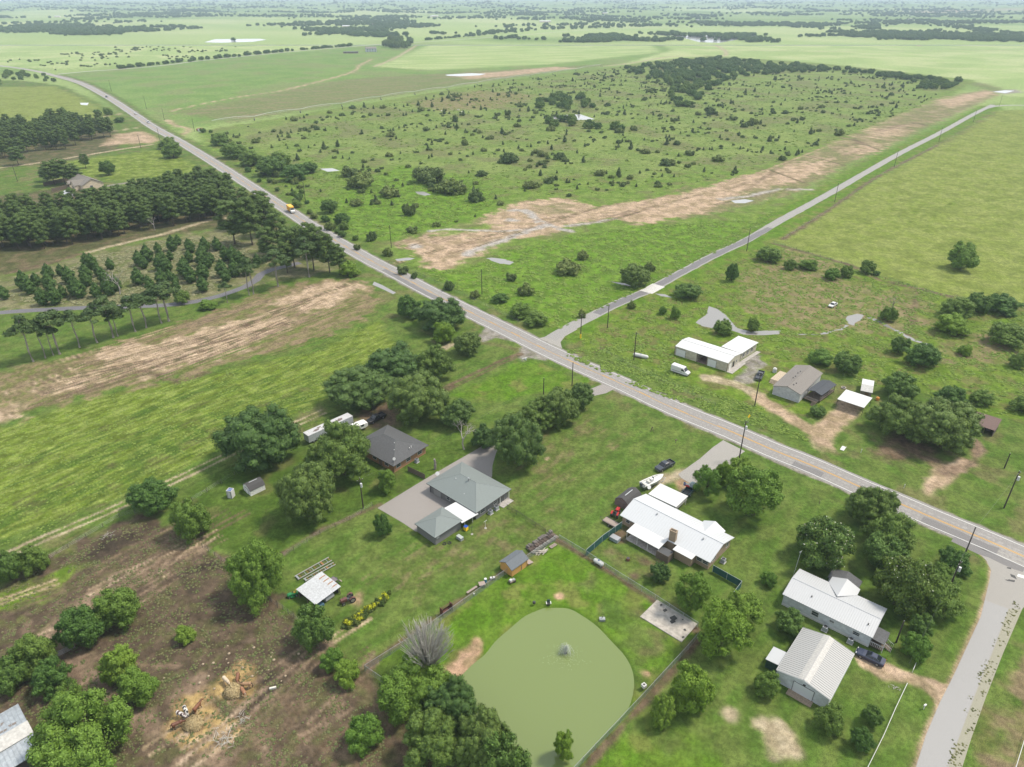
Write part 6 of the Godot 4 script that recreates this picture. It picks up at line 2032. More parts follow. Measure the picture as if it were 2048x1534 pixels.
	box(st, Vector3(xf + 1.0, .06, -.2), Vector3(2.0, .12, s[1] + .8))
	add(h, "apron", conc, st)
	st = new_st()
	for i in 60:
		box(st, Vector3(-xf + (i + .5) * s[0] / 60, 1.48, zf + .004), Vector3(.04, 2.9, .02) if (i + .5) / 60 < .43 or (i + .5) / 60 > .62 else Vector3(.001, .001, .001))
	add(h, "siding_rib", tan_tin, st, Transform3D.IDENTITY, "stuff")
	b = [75.5, -211.9, -0.788, 7.36, 11.09]
	st = new_st()
	panel(st, Vector3(-b[3] * .5, 3.0, b[4] * .5 - .1), Vector3(b[3] * .5, 3.0, b[4] * .5 - .1), Vector3(b[3] * .5, 3.25, -b[4] * .5), Vector3(-b[3] * .5, 3.25, -b[4] * .5), .12)
	ribs(st, Vector3(-b[3] * .5, 3.0, b[4] * .5 - .1), Vector3(b[3] * .5, 3.0, b[4] * .5 - .1), Vector3(b[3] * .5, 3.25, -b[4] * .5), Vector3(-b[3] * .5, 3.25, -b[4] * .5), .9, .05, .035)
	add(h, "wing_roof", white_tin, st, rel(h, b))
	st = new_st()
	box(st, Vector3(-.2, 1.43, -.1), Vector3(b[3] - .5, 2.86, b[4] - .4))
	var wing := add(h, "wing_wall", tan_tin, st, rel(h, b))
	for q in [-2.4, 0.4, 3.0]:
		window(wing, Vector3(b[3] * .5 - .43, 1.5, q), PI / 2, 1.2, 1.2)
	st = new_st()
	box(st, Vector3(b[3] * .5 + .6, .06, 0), Vector3(1.4, .12, b[4]))
	add(h, "apron", conc, st, rel(h, b))

	# 5. manufactured house with the taupe shingles, dark porch and two decks
	b = [86.4, -188.1, -2.279, 17.76, 8.52]
	h = base_of("shingled_house", "pale grey house with a taupe shingle gable roof and dark roofed porch", "house", b)
	gable_roof(h, b[3], b[4], 2.9, 4.2, brown_shingle, 0)
	s = wall_side(b, .3)
	xf = s[0] * .5
	zf = s[1] * .5
	walls(h, s[0], s[1], 2.8, worn("lap siding", 0.455, 0.463, 0.470, .75, 0, 4.0), 3.97)
	st = new_st()
	for i in 14:
		box(st, Vector3(xf + .004, .35 + i * .19, 0), Vector3(.02, .025, s[1] - .05))
	add(h, "lap", mat("lap line", .25, .255, .26, .75), st, Transform3D.IDENTITY, "stuff")
	for q in [[-1], [1]]:
		st = new_st()
		box(st, Vector3(xf + .02, 1.4, q[0] * (zf - .02)), Vector3(.1, 2.8, .14))
		add(h, "corner_board", white_paint, st)
	for q in [[6.3, -.9], [4.8, -1.1], [2.2, .9], [.9, .7], [-1.8, 1.0], [-3.2, .8]]:
		vent(h, Vector3(q[0], 4.2 - absf(q[1]) * .34, q[1]), mat("black metal", .03, .03, .03, .5), .25, .12)
	for q in [-5.5, -1.0, 4.0]:
		window(h, Vector3(q, 1.8, zf), 0, 1.2, 1.2)
	b = [91.8, -183.4, -0.818, 4.46, 9.47]
	gable_roof(h, b[4], b[3], 2.75, 3.35, navy_shingle, 0, rel(h, b) * Transform3D(Basis(Vector3.UP, PI / 2), Vector3.ZERO), "porch_roof")
	st = new_st()
	box(st, Vector3(0, .75, 0), Vector3(b[3] - .3, .12, b[4] - .1))
	add(h, "porch_deck", wood, st, rel(h, b))
	for q in [[-1, -1], [0, -1], [1, -1], [1, 0], [1, 1], [0, 1], [-1, 1]]:
		st = new_st()
		box(st, Vector3(q[0] * (b[3] * .5 - .25), 1.35, q[1] * (b[4] * .5 - .2)), Vector3(.12, 2.7, .12))
		add(h, "porch_post", wood, st, rel(h, b))
	st = new_st()
	for i in 15:
		box(st, Vector3(-b[3] * .5 + .3 + i * (b[3] - .6) / 14, 1.2, b[4] * .5 + 1.55), Vector3(.05, .8, .05))
	box(st, Vector3(0, 1.62, b[4] * .5 + 1.55), Vector3(b[3] - .3, .08, .1))
	for i in 14:
		box(st, Vector3(b[3] * .5 - .25, 1.2, -b[4] * .5 + .3 + i * (b[4] - .5) / 13), Vector3(.05, .8, .05))
	box(st, Vector3(b[3] * .5 - .25, 1.63, 0), Vector3(.1, .08, b[4] - .3))
	add(h, "porch_railing", worn("grey rail", .20, .18, .165, .9, 0, 1.3, 1), st, rel(h, b))
	st = new_st()
	box(st, Vector3(-.2, .72, b[4] * .5 + .85), Vector3(b[3] - .5, .1, 1.5))
	add(h, "porch_deck", wood, st, rel(h, b))
	for i in 4:
		st = new_st()
		box(st, Vector3(b[3] * .5 - 1.0, .6 - i * .17, b[4] * .5 + 1.9 + i * .3), Vector3(1.3, .06, .32))
		add(h, "porch_step", wood, st, rel(h, b))
	b = [83, -194.1, -2.304, 7.11, 1.7]
	g = base_of("timber_deck", "bare timber deck with steps against the left of the shingled house", "deck", b)
	for i in 13:
		st = new_st()
		box(st, Vector3(-b[3] * .5 + (i + .5) * b[3] / 13, .8, 0), Vector3(b[3] / 13 - .03, .05, b[4] + .8))
		add(g, "plank", worn("new timber", 0.528, 0.436, 0.317, .85, 0, 1.3, 1), st)
	for i in 4:
		st = new_st()
		box(st, Vector3(b[3] * .5 + .15 + i * .3, .62 - i * .18, 0), Vector3(.3, .05, b[4] + .4))
		add(g, "step", worn("new timber", 0.528, 0.436, 0.317, .85, 0, 1.3, 1), st)
	for q in [[-1, -1], [1, -1], [-1, 1], [1, 1]]:
		post(g, Vector3(q[0] * (b[3] * .5 - .2), 0, q[1] * (b[4] * .5 - .1)), .75, .06, wood)
	# 6. open white carport and 7. the little shed behind it
	b = [98.7, -176.7, -0.729, 7.42, 6.81]
	g = base_of("carport", "open white metal carport on thin posts over the dirt drive", "carport", b)
	st = new_st()
	panel(st, Vector3(-b[3] * .5, 2.7, b[4] * .5), Vector3(b[3] * .5, 2.7, b[4] * .5), Vector3(b[3] * .5, 3.0, -b[4] * .5), Vector3(-b[3] * .5, 3.0, -b[4] * .5), .1)
	var rf := add(g, "roof", white_tin, st)
	st = new_st()
	ribs(st, Vector3(-b[3] * .5, 2.7, b[4] * .5), Vector3(b[3] * .5, 2.7, b[4] * .5), Vector3(b[3] * .5, 3.0, -b[4] * .5), Vector3(-b[3] * .5, 3.0, -b[4] * .5), .6, .05, .03)
	add(rf, "seam", white_tin, st, Transform3D.IDENTITY, "stuff")
	for x in [-1, 1]:
		for z in [-1, 1]:
			post(g, Vector3(x * (b[3] * .5 - .12), 0, z * (b[4] * .5 - .12)), 2.62 if z > 0 else 2.88, .05, mat("black metal", .03, .03, .03, .5))
	b = [106.3, -185.4, -0.475, 3.27, 7.84]
	h = base_of("garden_shed", "little tan shed with a pale tin roof behind the open carport", "shed", b)
	st = new_st()
	panel(st, Vector3(-b[3] * .5, 2.1, b[4] * .5), Vector3(b[3] * .5, 2.1, b[4] * .5), Vector3(b[3] * .5, 2.5, 0), Vector3(-b[3] * .5, 2.5, 0), .08)
	add(h, "roof", worn("pale tin", 0.380, 0.375, 0.359, .5, .1, 4.0), st)
	st = new_st()
	panel(st, Vector3(-b[3] * .5, 2.5, 0), Vector3(b[3] * .5, 2.5, 0), Vector3(b[3] * .5, 2.35, -b[4] * .5), Vector3(-b[3] * .5, 2.35, -b[4] * .5), .08)
	add(h, "roof", white_tin, st)
	walls(h, b[3] - .3, b[4] - .3, 2.02, worn("tan board", .24, .20, .15, .8, 0, 1.5, 1))
	door(h, Vector3(.2, 0, b[4] * .5 - .15), 0, 1.0, 1.8, mat("door brown", .12, .07, .04, .6))
	# 8. brown-roofed shelter
	b = [129.2, -165.1, -0.766, 6.95, 5.95]
	h = base_of("open_shelter", "open fronted shelter with a faded red brown roof at the right edge", "shed", b)
	st = new_st()
	panel(st, Vector3(-b[3] * .5, 2.15, b[4] * .5), Vector3(b[3] * .5, 2.15, b[4] * .5), Vector3(b[3] * .5, 3.1, -b[4] * .5), Vector3(-b[3] * .5, 3.1, -b[4] * .5), .12)
	add(h, "roof", worn("red brown shingle", .16, .105, .09, .9, 0, 1.6, 1), st)
	st = new_st()
	box(st, Vector3(0, 1.45, -b[4] * .5 + .3), Vector3(b[3] - .4, 2.9, .1))
	for q in [-1, 1]:
		box(st, Vector3(q * (b[3] * .5 - .25), 1.1, 0), Vector3(.1, 2.2, b[4] - .8))
	add(h, "wall", worn("dark boards", .07, .058, .05, .9, 0, 1.5, 1), st)
	for i in 4:
		post(h, Vector3(-b[3] * .5 + .3 + i * (b[3] - .6) / 3, 0, b[4] * .5 - .3), 2.05, .07, wood)
	st = new_st()
	box(st, Vector3(-1, .45, -.6), Vector3(1.6, .9, .8))
	box(st, Vector3(1.6, .35, -.2), Vector3(1.0, .7, .7), .4)
	add(h, "workbench", mat("bench grey", .20, .20, .20, .7), st)

	# 9. long white house with metal roof
	b = [61.8, -99, -0.697, 16.68, 9.06]
	h = base_of("long_white_house", "long white manufactured house with a ribbed silver metal roof", "house", b)
	gable_roof(h, b[3], b[4], 2.8, 3.75, mat("silver roof", 0.356, 0.365, 0.375, .42), .42)
	s = wall_side(b, .25)
	xf = s[0] * .5
	zf = s[1] * .5
	walls(h, s[0], s[1], 2.7, white_wall, 3.55)
	st = new_st()
	box(st, Vector3(0, .28, zf + .03), Vector3(s[0], .5, .05))
	add(h, "skirting", white_paint, st)
	window(h, Vector3(-1.9, 1.7, zf), 0, 1.3, 1.1)
	window(h, Vector3(1.2, 1.8, zf), 0, .9, .5)
	window(h, Vector3(5.6, 1.75, zf), 0, 1.2, .8)
	window(h, Vector3(xf, 1.7, 2.0), PI / 2, 1.2, 1.1)
	door(h, Vector3(xf, .6, 3.0 - .9), PI / 2, .95, 2.05, white_paint)
	for q in [[-3.6, 2.2], [6.8, 2.4]]:
		vent(h, Vector3(q[0], 3.3, q[1]), mat("black metal", .03, .03, .03, .5), .3, .09)
	# cross gable to the back, and the dark addition beyond it
	for q in [-1, 1]:
		st = new_st()
		panel(st, Vector3(.2 + q * 2.7, 2.86, -6.4), Vector3(.2 + q * 2.7, 2.86, -4.4), Vector3(.2, 3.95, -.4), Vector3(.2, 3.95, -6.4), .1)
		add(h, "cross_gable", mat("silver roof", 0.356, 0.365, 0.375, .42), st)
	st = new_st()
	box(st, Vector3(.2, 1.35, -5.3), Vector3(4.9, 2.7, 2.0))
	add(h, "wall", white_wall, st)
	for q in [-1, 1]:
		st = new_st()
		panel(st, Vector3(-.4 + q * 2.9, 2.3, -9.6), Vector3(-.4 + q * 2.9, 2.3, -6.3), Vector3(-.4, 3.2, -6.3), Vector3(-.4, 3.2, -9.6), .1)
		add(h, "back_roof", dark_shingle, st)
	st = new_st()
	box(st, Vector3(-.4, 1.1, -8.0), Vector3(5.2, 2.2, 2.9))
	add(h, "back_wall", white_wall, st)
	# end porch
	st = new_st()
	panel(st, Vector3(xf + .1, 2.35, 4.2), Vector3(xf + 2.3, 2.2, 4.2), Vector3(xf + 2.3, 2.2, .6), Vector3(xf + .1, 2.35, .6), .1)
	add(h, "porch_roof", dark_shingle, st)
	st = new_st()
	box(st, Vector3(xf + 1.15, .6, 2.4), Vector3(2.2, .1, 3.6))
	add(h, "porch_deck", wood, st)
	st = new_st()
	for i in 8:
		box(st, Vector3(xf + .2 + i * .29, 1.05, 4.15), Vector3(.06, .85, .05))
	for i in 5:
		box(st, Vector3(xf + 2.25, 1.05, 4.1 - i * .3), Vector3(.05, .85, .06))
	box(st, Vector3(xf + 1.15, 1.5, 4.15), Vector3(2.3, .07, .1))
	box(st, Vector3(xf + 2.25, 1.51, 3.5), Vector3(.1, .07, 1.3))
	add(h, "porch_railing", white_paint, st)
	for q in [4.15, .7]:
		post(h, Vector3(xf + 2.25, 0, q), 2.15, .05, white_paint)
	for i in 4:
		st = new_st()
		box(st, Vector3(xf + 2.45 + i * .28, .5 - i * .14, 2.3), Vector3(.28, .05, 1.3))
		add(h, "porch_step", wood, st)
	st = new_st()
	for z in [1.6, 3.0]:
		pipe(st, [Vector3(xf + 2.3, 1.5, z), Vector3(xf + 3.5, .9, z)], .035, .035, 4)
		for i in 5:
			box(st, Vector3(xf + 2.4 + i * .26, .9 - i * .13, z), Vector3(.04, .8, .04))
	add(h, "stair_railing", white_paint, st)
	hx = h
	ac_unit(hx.transform * Vector3(.6, 0, zf + 1.1), b[2], "grey air conditioner at the middle of the long white house")
	ac_unit(hx.transform * Vector3(5.2, 0, zf + 1.0), b[2], "small dark air conditioner near the porch of the long white house")
	# 10. metal garage with ribbed roof
	b = [53.1, -85.1, -2.278, 12.26, 9.08]
	h = base_of("metal_garage", "white metal garage with a closely ribbed grey roof in the lower right", "garage", b)
	gable_roof(h, b[3], b[4], 2.7, 3.75, grey_tin, .47)
	st = new_st()
	for q in [-1, 1]:
		panel(st, Vector3(-b[3] * .5 + .02, 3.58, q * .95), Vector3(b[3] * .5 - .02, 3.58, q * .95), Vector3(b[3] * .5 - .02, 3.82, q * .02), Vector3(-b[3] * .5 + .02, 3.82, q * .02), .03)
	add(h, "ridge_flashing", worn("pale flashing", 0.390, 0.380, 0.359, .55, 0, 2.0), st)
	s = [float(b[3]) - .15, float(b[4]) - .15]
	xf = s[0] * .5
	zf = s[1] * .5
	walls(h, s[0], s[1], 2.6, worn("garage wall", 0.485, 0.516, 0.535, .6, 0, 6.0), 3.62)
	st = new_st()
	for q in [-1, 1]:
		pipe(st, [Vector3(xf + .1, 2.66, q * b[4] * .5), Vector3(xf + .1, 3.72, 0)], .08, .08, 4)
		pipe(st, [Vector3(-b[3] * .5, 2.66, q * (b[4] * .5 + .02)), Vector3(b[3] * .5, 2.66, q * (b[4] * .5 + .02))], .07, .07, 4)
	add(h, "white_trim", white_paint, st)
	door(h, Vector3(xf, .02, -.3), PI / 2, 3.4, 2.3, mat("garage white door", 0.454, 0.475, 0.486, .5), 4, "garage_door")
	st = new_st()
	box(st, Vector3(xf + .15, 2.75, -.3), Vector3(.25, .18, .4))
	add(h, "floodlight", mat("black metal", .03, .03, .03, .5), st)
	st = new_st()
	box(st, Vector3(xf + .7, .05, -.2), Vector3(1.4, .1, 4.2))
	add(h, "door_slab", worn("stained slab", .27, .21, .15, .9, 0, 2.0), st)
	st = new_st()
	panel(st, Vector3(1.0, 2.3, zf + .05), Vector3(4.6, 2.3, zf + .05), Vector3(4.6, 2.05, zf + 2.6), Vector3(1.0, 2.05, zf + 2.6), .08)
	add(h, "lean_to_roof", mat("silver roof", 0.356, 0.365, 0.375, .42), st)
	st = new_st()
	box(st, Vector3(2.8, .95, zf + 1.3), Vector3(3.3, 1.9, 2.3))
	add(h, "lean_to_wall", worn("dark green sheet", .02, .055, .045, .6, 0, 2.0), st)
	# 11. rusty tin shed, open at the sides
	b = [-38.2, -103.2, -0.687, 6.06, 6.14]
	h = base_of("tin_shed", "open sided shed with a rusty streaked corrugated tin roof", "shed", b)
	var q0 := [Vector3(-b[3] * .5, 2.2, b[4] * .5), Vector3(b[3] * .5, 2.0, b[4] * .5), Vector3(b[3] * .5, 2.1, -b[4] * .5), Vector3(-b[3] * .5, 2.35, -b[4] * .5)]
	st = new_st()
	panel(st, q0[0], q0[1], q0[2], q0[3], .06)
	rf = add(h, "roof", worn("streaked tin", 0.422, 0.438, 0.454, .45, .1, 2.6), st)
	st = new_st()
	ribs(st, q0[0], q0[1], q0[2], q0[3], .2, .07, .03)
	add(rf, "corrugation", worn("streaked tin", 0.422, 0.438, 0.454, .45, .1, 2.6), st, Transform3D.IDENTITY, "stuff")
	for i in 4:
		st = new_st()
		var t := .22 + i * .2
		var p: Vector3 = q0[3].lerp(q0[2], t)
		panel(st, p + Vector3(-.14, .04, 1.5 - i * .2), p + Vector3(.14, .04, 1.7), p + Vector3(.12, .045, .1), p + Vector3(-.1, .045, .1), .01)
		add(rf, "rust_streak", mat("rust", .25, .13, .055, .9), st)
	for x in [-1, 0, 1]:
		for z in [-1, 1]:
			post(h, Vector3(x * (b[3] * .5 - .25), 0, z * (b[4] * .5 - .25)), 1.98, .07, wood)
	st = new_st()
	box(st, Vector3(-.3, 1.0, -b[4] * .5 + .3), Vector3(b[3] - .6, 2.0, .05))
	box(st, Vector3(-b[3] * .5 + .28, .9, 0), Vector3(.05, 1.8, b[4] - .6))
	add(h, "wall", worn("dark boards", .07, .058, .05, .9, 0, 1.5, 1), st)
	st = new_st()
	tube(st, Vector3(b[3] * .5 - .9, .55, -1.6), Vector3(b[3] * .5 - .9, .55, .4), .5, .5, 12)
	add(h, "stored_tank", mat("tank grey", .32, .33, .33, .5), st)
	st = new_st()
	box(st, Vector3(b[3] * .5 - .7, .3, 1.7), Vector3(.9, .6, 1.4))
	add(h, "stored_crate", mat("tarp blue", .06, .13, .19, .7), st)
	# 12. yellow shed by the pond
	b = [0.41, -111.2, -2.359, 4.99, 3.77]
	h = base_of("yellow_shed", "yellow ochre wooden shed with a blue grey shingle roof at the pond fence", "shed", b)
	gable_roof(h, b[3], b[4], 1.95, 3.0, worn("blue grey shingle", .115, .13, .145, .9, 0, 1.2), 0)
	s = wall_side(b, .2)
	walls(h, s[0], s[1], 1.86, worn("ochre boards", 0.644, 0.362, 0.107, .8, 0, 1.2, 1), 2.78)
	st = new_st()
	for i in 11:
		box(st, Vector3(s[0] * .5 + .006, .95, -s[1] * .5 + (i + .5) * s[1] / 11), Vector3(.02, 1.85, .03))
	for i in 15:
		box(st, Vector3(-s[0] * .5 + (i + .5) * s[0] / 15, .93, -s[1] * .5 - .006), Vector3(.03, 1.84, .02))
	add(h, "batten", mat("ochre batten", 0.561, 0.314, 0.091, .8), st, Transform3D.IDENTITY, "stuff")
	door(h, Vector3(-1.2, 0, -s[1] * .5), PI, 1.3, 1.7, worn("ochre boards", 0.644, 0.362, 0.107, .8, 0, 1.2, 1))
	st = new_st()
	box(st, Vector3(-s[0] * .5 - .8, .35, -.5), Vector3(1.5, .06, s[1] - .4), 0, Basis(Vector3.FORWARD, -.25))
	add(h, "ramp", worn("pink plywood", .36, .29, .25, .85, 0, 1.3, 1), st)
	# 13. white gambrel shed and the white booth by it
	b = [-62.1, -137.6, -2.338, 3.78, 3.5]
	gambrel(b, "white gambrel shed with a dark roof on the lawn beside the big oak", worn("shed white", 0.705, 0.705, 0.697, .7, 0, 3.0), worn("dark shed roof", .07, .068, .068, .9, 0, 2.0, 1), 1.6, 2.7)
	b = [-66.8, -134.9, -1.770, 1.56, 1.65]
	h = base_of("white_booth", "small white booth with a blue framed top next to the white gambrel shed", "shed", b)
	st = new_st()
	box(st, Vector3(0, 1.0, 0), Vector3(1.3, 2.0, 1.3))
	add(h, "wall", white_paint, st)
	st = new_st()
	for q in [-1, 1]:
		box(st, Vector3(q * .6, 2.06, 0), Vector3(.12, .1, 1.32))
		box(st, Vector3(0, 2.061, q * .6), Vector3(1.08, .1, .12))
	box(st, Vector3(0, 2.06, 0), Vector3(.08, .08, 1.08))
	add(h, "roof_frame", white_paint, st)
	st = new_st()
	box(st, Vector3(0, 2.03, 0), Vector3(1.1, .04, 1.1))
	add(h, "roof_sheet", mat("blue sheet", .05, .09, .26, .5), st)
	door(h, Vector3(.65, .05, 0), PI / 2, .8, 1.8, mat("roll door", 0.486, 0.496, 0.486, .5))
	# 14. tin-roofed barn at the lower left
	b = [-80.2, -69, 0.815, 9.84, 11.84]
	h = base_of("tin_barn", "old barn with a patched silver tin roof cut by the lower left corner", "barn", b)
	gable_roof(h, b[3], b[4], 2.8, 4.1, worn("barn tin", 0.349, 0.380, 0.406, .42, .25, 5.0), .6)
	st = new_st()
	panel(st, Vector3(-b[3] * .5 - .05, 3.72, 2.6), Vector3(b[3] * .5 + .1, 3.72, 2.6), Vector3(b[3] * .5 + .1, 4.24, .1), Vector3(-b[3] * .5 - .05, 4.24, .1), .06)
	add(h, "newer_sheet", worn("pale sheet", 0.443, 0.433, 0.406, .5, 0, 4.0), st)
	for q in [[3.2, -1.2, .6, .4], [1.6, -.9, .8, .35], [.2, -3.0, 2.2, .5]]:
		st = new_st()
		slab(st, [Vector2(q[0] - q[2], q[1] - q[3]), Vector2(q[0] + q[2], q[1] - q[3] * .4), Vector2(q[0] + q[2] * .8, q[1] + q[3]), Vector2(q[0] - q[2] * .7, q[1] + q[3] * .6)], 0, 0)
		var o := add(h, "rust_patch", worn("barn rust", .20, .17, .15, .8, 0, 2.0), st)
		o.transform = Transform3D(Basis(Vector3.RIGHT, -atan2(1.3, b[4] * .5)), Vector3(0, 4.14, 0))
	s = wall_side(b, .25)
	walls(h, s[0], s[1], 2.68, worn("dark boards", .07, .058, .05, .9, 0, 1.5, 1), 3.9)
	door(h, Vector3(s[0] * .5, 0, 0), PI / 2, 2.6, 2.3, worn("weathered wood", .16, .125, .09, .9, 0, 1.3, 1))
	# 15. trailer roof at the bottom edge
	b = [-15.18, -64.6, 0.717, 5.04, 2.94]
	h = base_of("utility_trailer", "white curved utility trailer roof peeping in at the bottom edge", "trailer", b)
	st = new_st()
	rings = []
	for x in [-2.6, 1.2]:
		var r := []
		for i in 9:
			var t := PI * i / 8
			r.append(Vector3(x, 1.7 + sin(t) * .5, cos(t) * 1.2))
		r.append(Vector3(x, .5, -1.2))
		r.append(Vector3(x, .5, 1.2))
		rings.append(r)
	loft(st, rings)
	add(h, "body", mat("camper white", 0.528, 0.528, 0.518, .4), st)
	st = new_st()
	box(st, Vector3(1.95, 1.2, 0), Vector3(1.5, 1.2, 2.2))
	add(h, "nose", mat("black glass", .015, .016, .02, .2), st)
	for z in [-1.1, 1.1]:
		wheel(h, Vector3(-.6, .35, z), .35, .2)
	# 16. beige house beyond the pines with its shed
	var c16: Vector2 = Vector2(-264, -444.9)
	b = [c16.x, c16.y, -.72, 22.0, 13.0]
	h = base_of("gabled_house", "beige house with steep brown grey gables beyond the pine wood", "house", b)
	var tan := worn("beige wall", 0.554, 0.462, 0.343, .8, 0, 4.0)
	gable_roof(h, b[3], b[4], 2.9, 6.2, worn("drift shingle", .22, .20, .175, .9, 0, 1.8, 1), 0)
	walls(h, b[3] - .8, b[4] - .8, 2.8, tan, 5.8)
	for q in [[4.2, 5.5, 6.0], [-3.6, 4.2, 5.0]]:
		for e in [-1, 1]:
			st = new_st()
			panel(st, Vector3(q[0] + e * q[2] * .5, 2.9, b[4] * .5 + 3.0), Vector3(q[0] + e * q[2] * .5, 2.9, 2.0), Vector3(q[0], q[1], 1.0), Vector3(q[0], q[1], b[4] * .5 + 3.0), .12)
			add(h, "cross_gable", worn("drift shingle", .22, .20, .175, .9, 0, 1.8, 1), st)
		st = new_st()
		var w: float = q[2] * .5 - .3
		loft(st, [[Vector3(q[0] - w, 0, 3), Vector3(q[0] + w, 0, 3), Vector3(q[0] + w, 2.8, 3), Vector3(q[0], q[1] - .2, 3), Vector3(q[0] - w, 2.8, 3)], [Vector3(q[0] - w, 0, b[4] * .5 + 2.6), Vector3(q[0] + w, 0, b[4] * .5 + 2.6), Vector3(q[0] + w, 2.8, b[4] * .5 + 2.6), Vector3(q[0], q[1] - .2, b[4] * .5 + 2.6), Vector3(q[0] - w, 2.8, b[4] * .5 + 2.6)]])
		add(h, "wall", tan, st)
		window(h, Vector3(q[0], 1.6, b[4] * .5 + 2.6), 0, 1.6, 1.3)
	door(h, Vector3(.6, 0, b[4] * .5 - .4), 0, 1.2, 2.1, mat("door brown", .12, .07, .04, .6))
	window(h, Vector3(b[3] * .5 - .4, 1.6, 1.0), PI / 2, 1.6, 1.3)
	c16 = Vector2(-261.9, -420.1)
	b = [c16.x, c16.y, -.72, 6.0, 4.5]
	gambrel(b, "small white shed peeping over the pines below the beige house", worn("shed white", 0.705, 0.705, 0.697, .7, 0, 3.0), mat("silver roof", 0.356, 0.365, 0.375, .42), 2.0, 3.0)
	# far farm buildings
	for q in [[Vector2(-288.9, -1601), 22.0, 12.0, .35, "far white two storey farmhouse beside the dark clump of trees", 6.5, 9.5], [Vector2(-321.7, -1559), 30.0, 8.0, .1, "low dark stable near the far white farmhouse", 2.6, 3.4]]:
		h = thing("farmhouse" if q[5] > 4 else "stable", q[4], "house" if q[5] > 4 else "barn", v3(q[0]), q[3])
		gable_roof(h, q[1], q[2], q[5], q[6], dark_shingle if q[5] < 4 else worn("drift shingle", .22, .20, .175, .9, 0, 1.8, 1), 0)
		walls(h, q[1] - .8, q[2] - .8, q[5] - .1, white_wall if q[5] > 4 else worn("tan board", .24, .20, .15, .8, 0, 1.5, 1), q[6] - .3)
		for i in 4:
			for k in (2 if q[5] > 4 else 1):
				window(h, Vector3(-q[1] * .36 + i * q[1] * .24, 1.6 + k * 3.0, q[2] * .5 - .4), 0, 1.8, 1.6)
	k_far_barns(white_tin, tan)

func k_far_barns(white_tin: Material, tan: Material) -> void:
	var n := 0
	for q in [[Vector2(136.4, -3288), 46.0, 18.0, .05, "long white roofed barn standing alone in the far fields"], [Vector2(-392.8, -4071), 34.0, 20.0, .2, "white far barn left of the long lone one"], [Vector2(-404.6, -3985), 12.0, 10.0, .2, "tiny white shed beside the white far barn"], [Vector2(-585, -2796), 26.0, 10.0, .1, "white roofed stable at the left end of the far hamlet"], [Vector2(-528, -2974), 16.0, 10.0, .3, "house with a red brown roof in the far hamlet"], [Vector2(-400.8, -2839), 22.0, 9.0, 0.0, "white house at the right end of the far hamlet"], [Vector2(794, -3407), 14.0, 9.0, .2, "small pale house by the far wood"], [Vector2(1767, -3536), 20.0, 10.0, .1, "pale barn in the far right fields"], [Vector2(544, -4675), 30.0, 14.0, .1, "pale barn in the hazy distance near the middle"], [Vector2(-2270, -3985), 26.0, 12.0, .2, "pale barn in the hazy distance at the left"]]:
		var h := thing("far_barn" if n != 4 else "far_house", q[4], "barn" if q[1] > 18 else "house", v3(q[0]), q[3])
		gable_roof(h, q[1], q[2], 4.0, 6.5, white_tin if n != 4 else worn("red brown shingle", .16, .105, .09, .9, 0, 1.6, 1), 0)
		walls(h, q[1] - .6, q[2] - .6, 3.9, tan, 6.2)
		n += 1

func gambrel(b: Array, label: String, wall_m: Material, roof_m: Material, he: float, hr: float) -> void:
	var h := base_of("gambrel_shed", label, "shed", b)
	var w: float = b[4] * .5
	var l: float = b[3] * .5
	var kx := w * .58
	var ky := lerpf(he, hr, .62)
	walls(h, b[3], b[4], he - .04, wall_m)
	var st := new_st()
	extrude_x(st, [Vector2(-w, he - .04), Vector2(w, he - .04), Vector2(kx, ky - .06), Vector2(0, hr - .06), Vector2(-kx, ky - .06)], -l, l)
	add(h, "gable", wall_m, st)
	for s in [-1, 1]:
		st = new_st()
		panel(st, Vector3(-l - .12, he - .12, s * (w + .1)), Vector3(l + .12, he - .12, s * (w + .1)), Vector3(l + .12, ky, s * kx), Vector3(-l - .12, ky, s * kx), .06)
		add(h, "roof_slope", roof_m, st)
		st = new_st()
		panel(st, Vector3(-l - .12, ky, s * kx), Vector3(l + .12, ky, s * kx), Vector3(l + .12, hr, s * .001), Vector3(-l - .12, hr, s * .001), .06)
		add(h, "roof_slope", roof_m, st)
	st = new_st()
	box(st, Vector3(0, hr + .02, 0), Vector3(b[3] * .55, .05, .16))
	add(h, "ridge_vent", mat("pale metal", .40, .42, .43, .4), st)
	door(h, Vector3(l, .02, 0), PI / 2, minf(1.4, w * 1.2), he - .1, wall_m)

func wheel(parent: Node3D, p: Vector3, r: float, w: float) -> void:
	var st := new_st()
	tube(st, p - Vector3(0, 0, w * .5), p + Vector3(0, 0, w * .5), r, r, 14)
	var o := add(parent, "wheel", mat("tyre", .018, .018, .018, .85), st)
	st = new_st()
	tube(st, p - Vector3(0, 0, w * .5 + .012), p + Vector3(0, 0, w * .5 + .012), r * .6, r * .6, 10)
	add(o, "rim", mat("rim", .28, .28, .29, .35, .6), st)

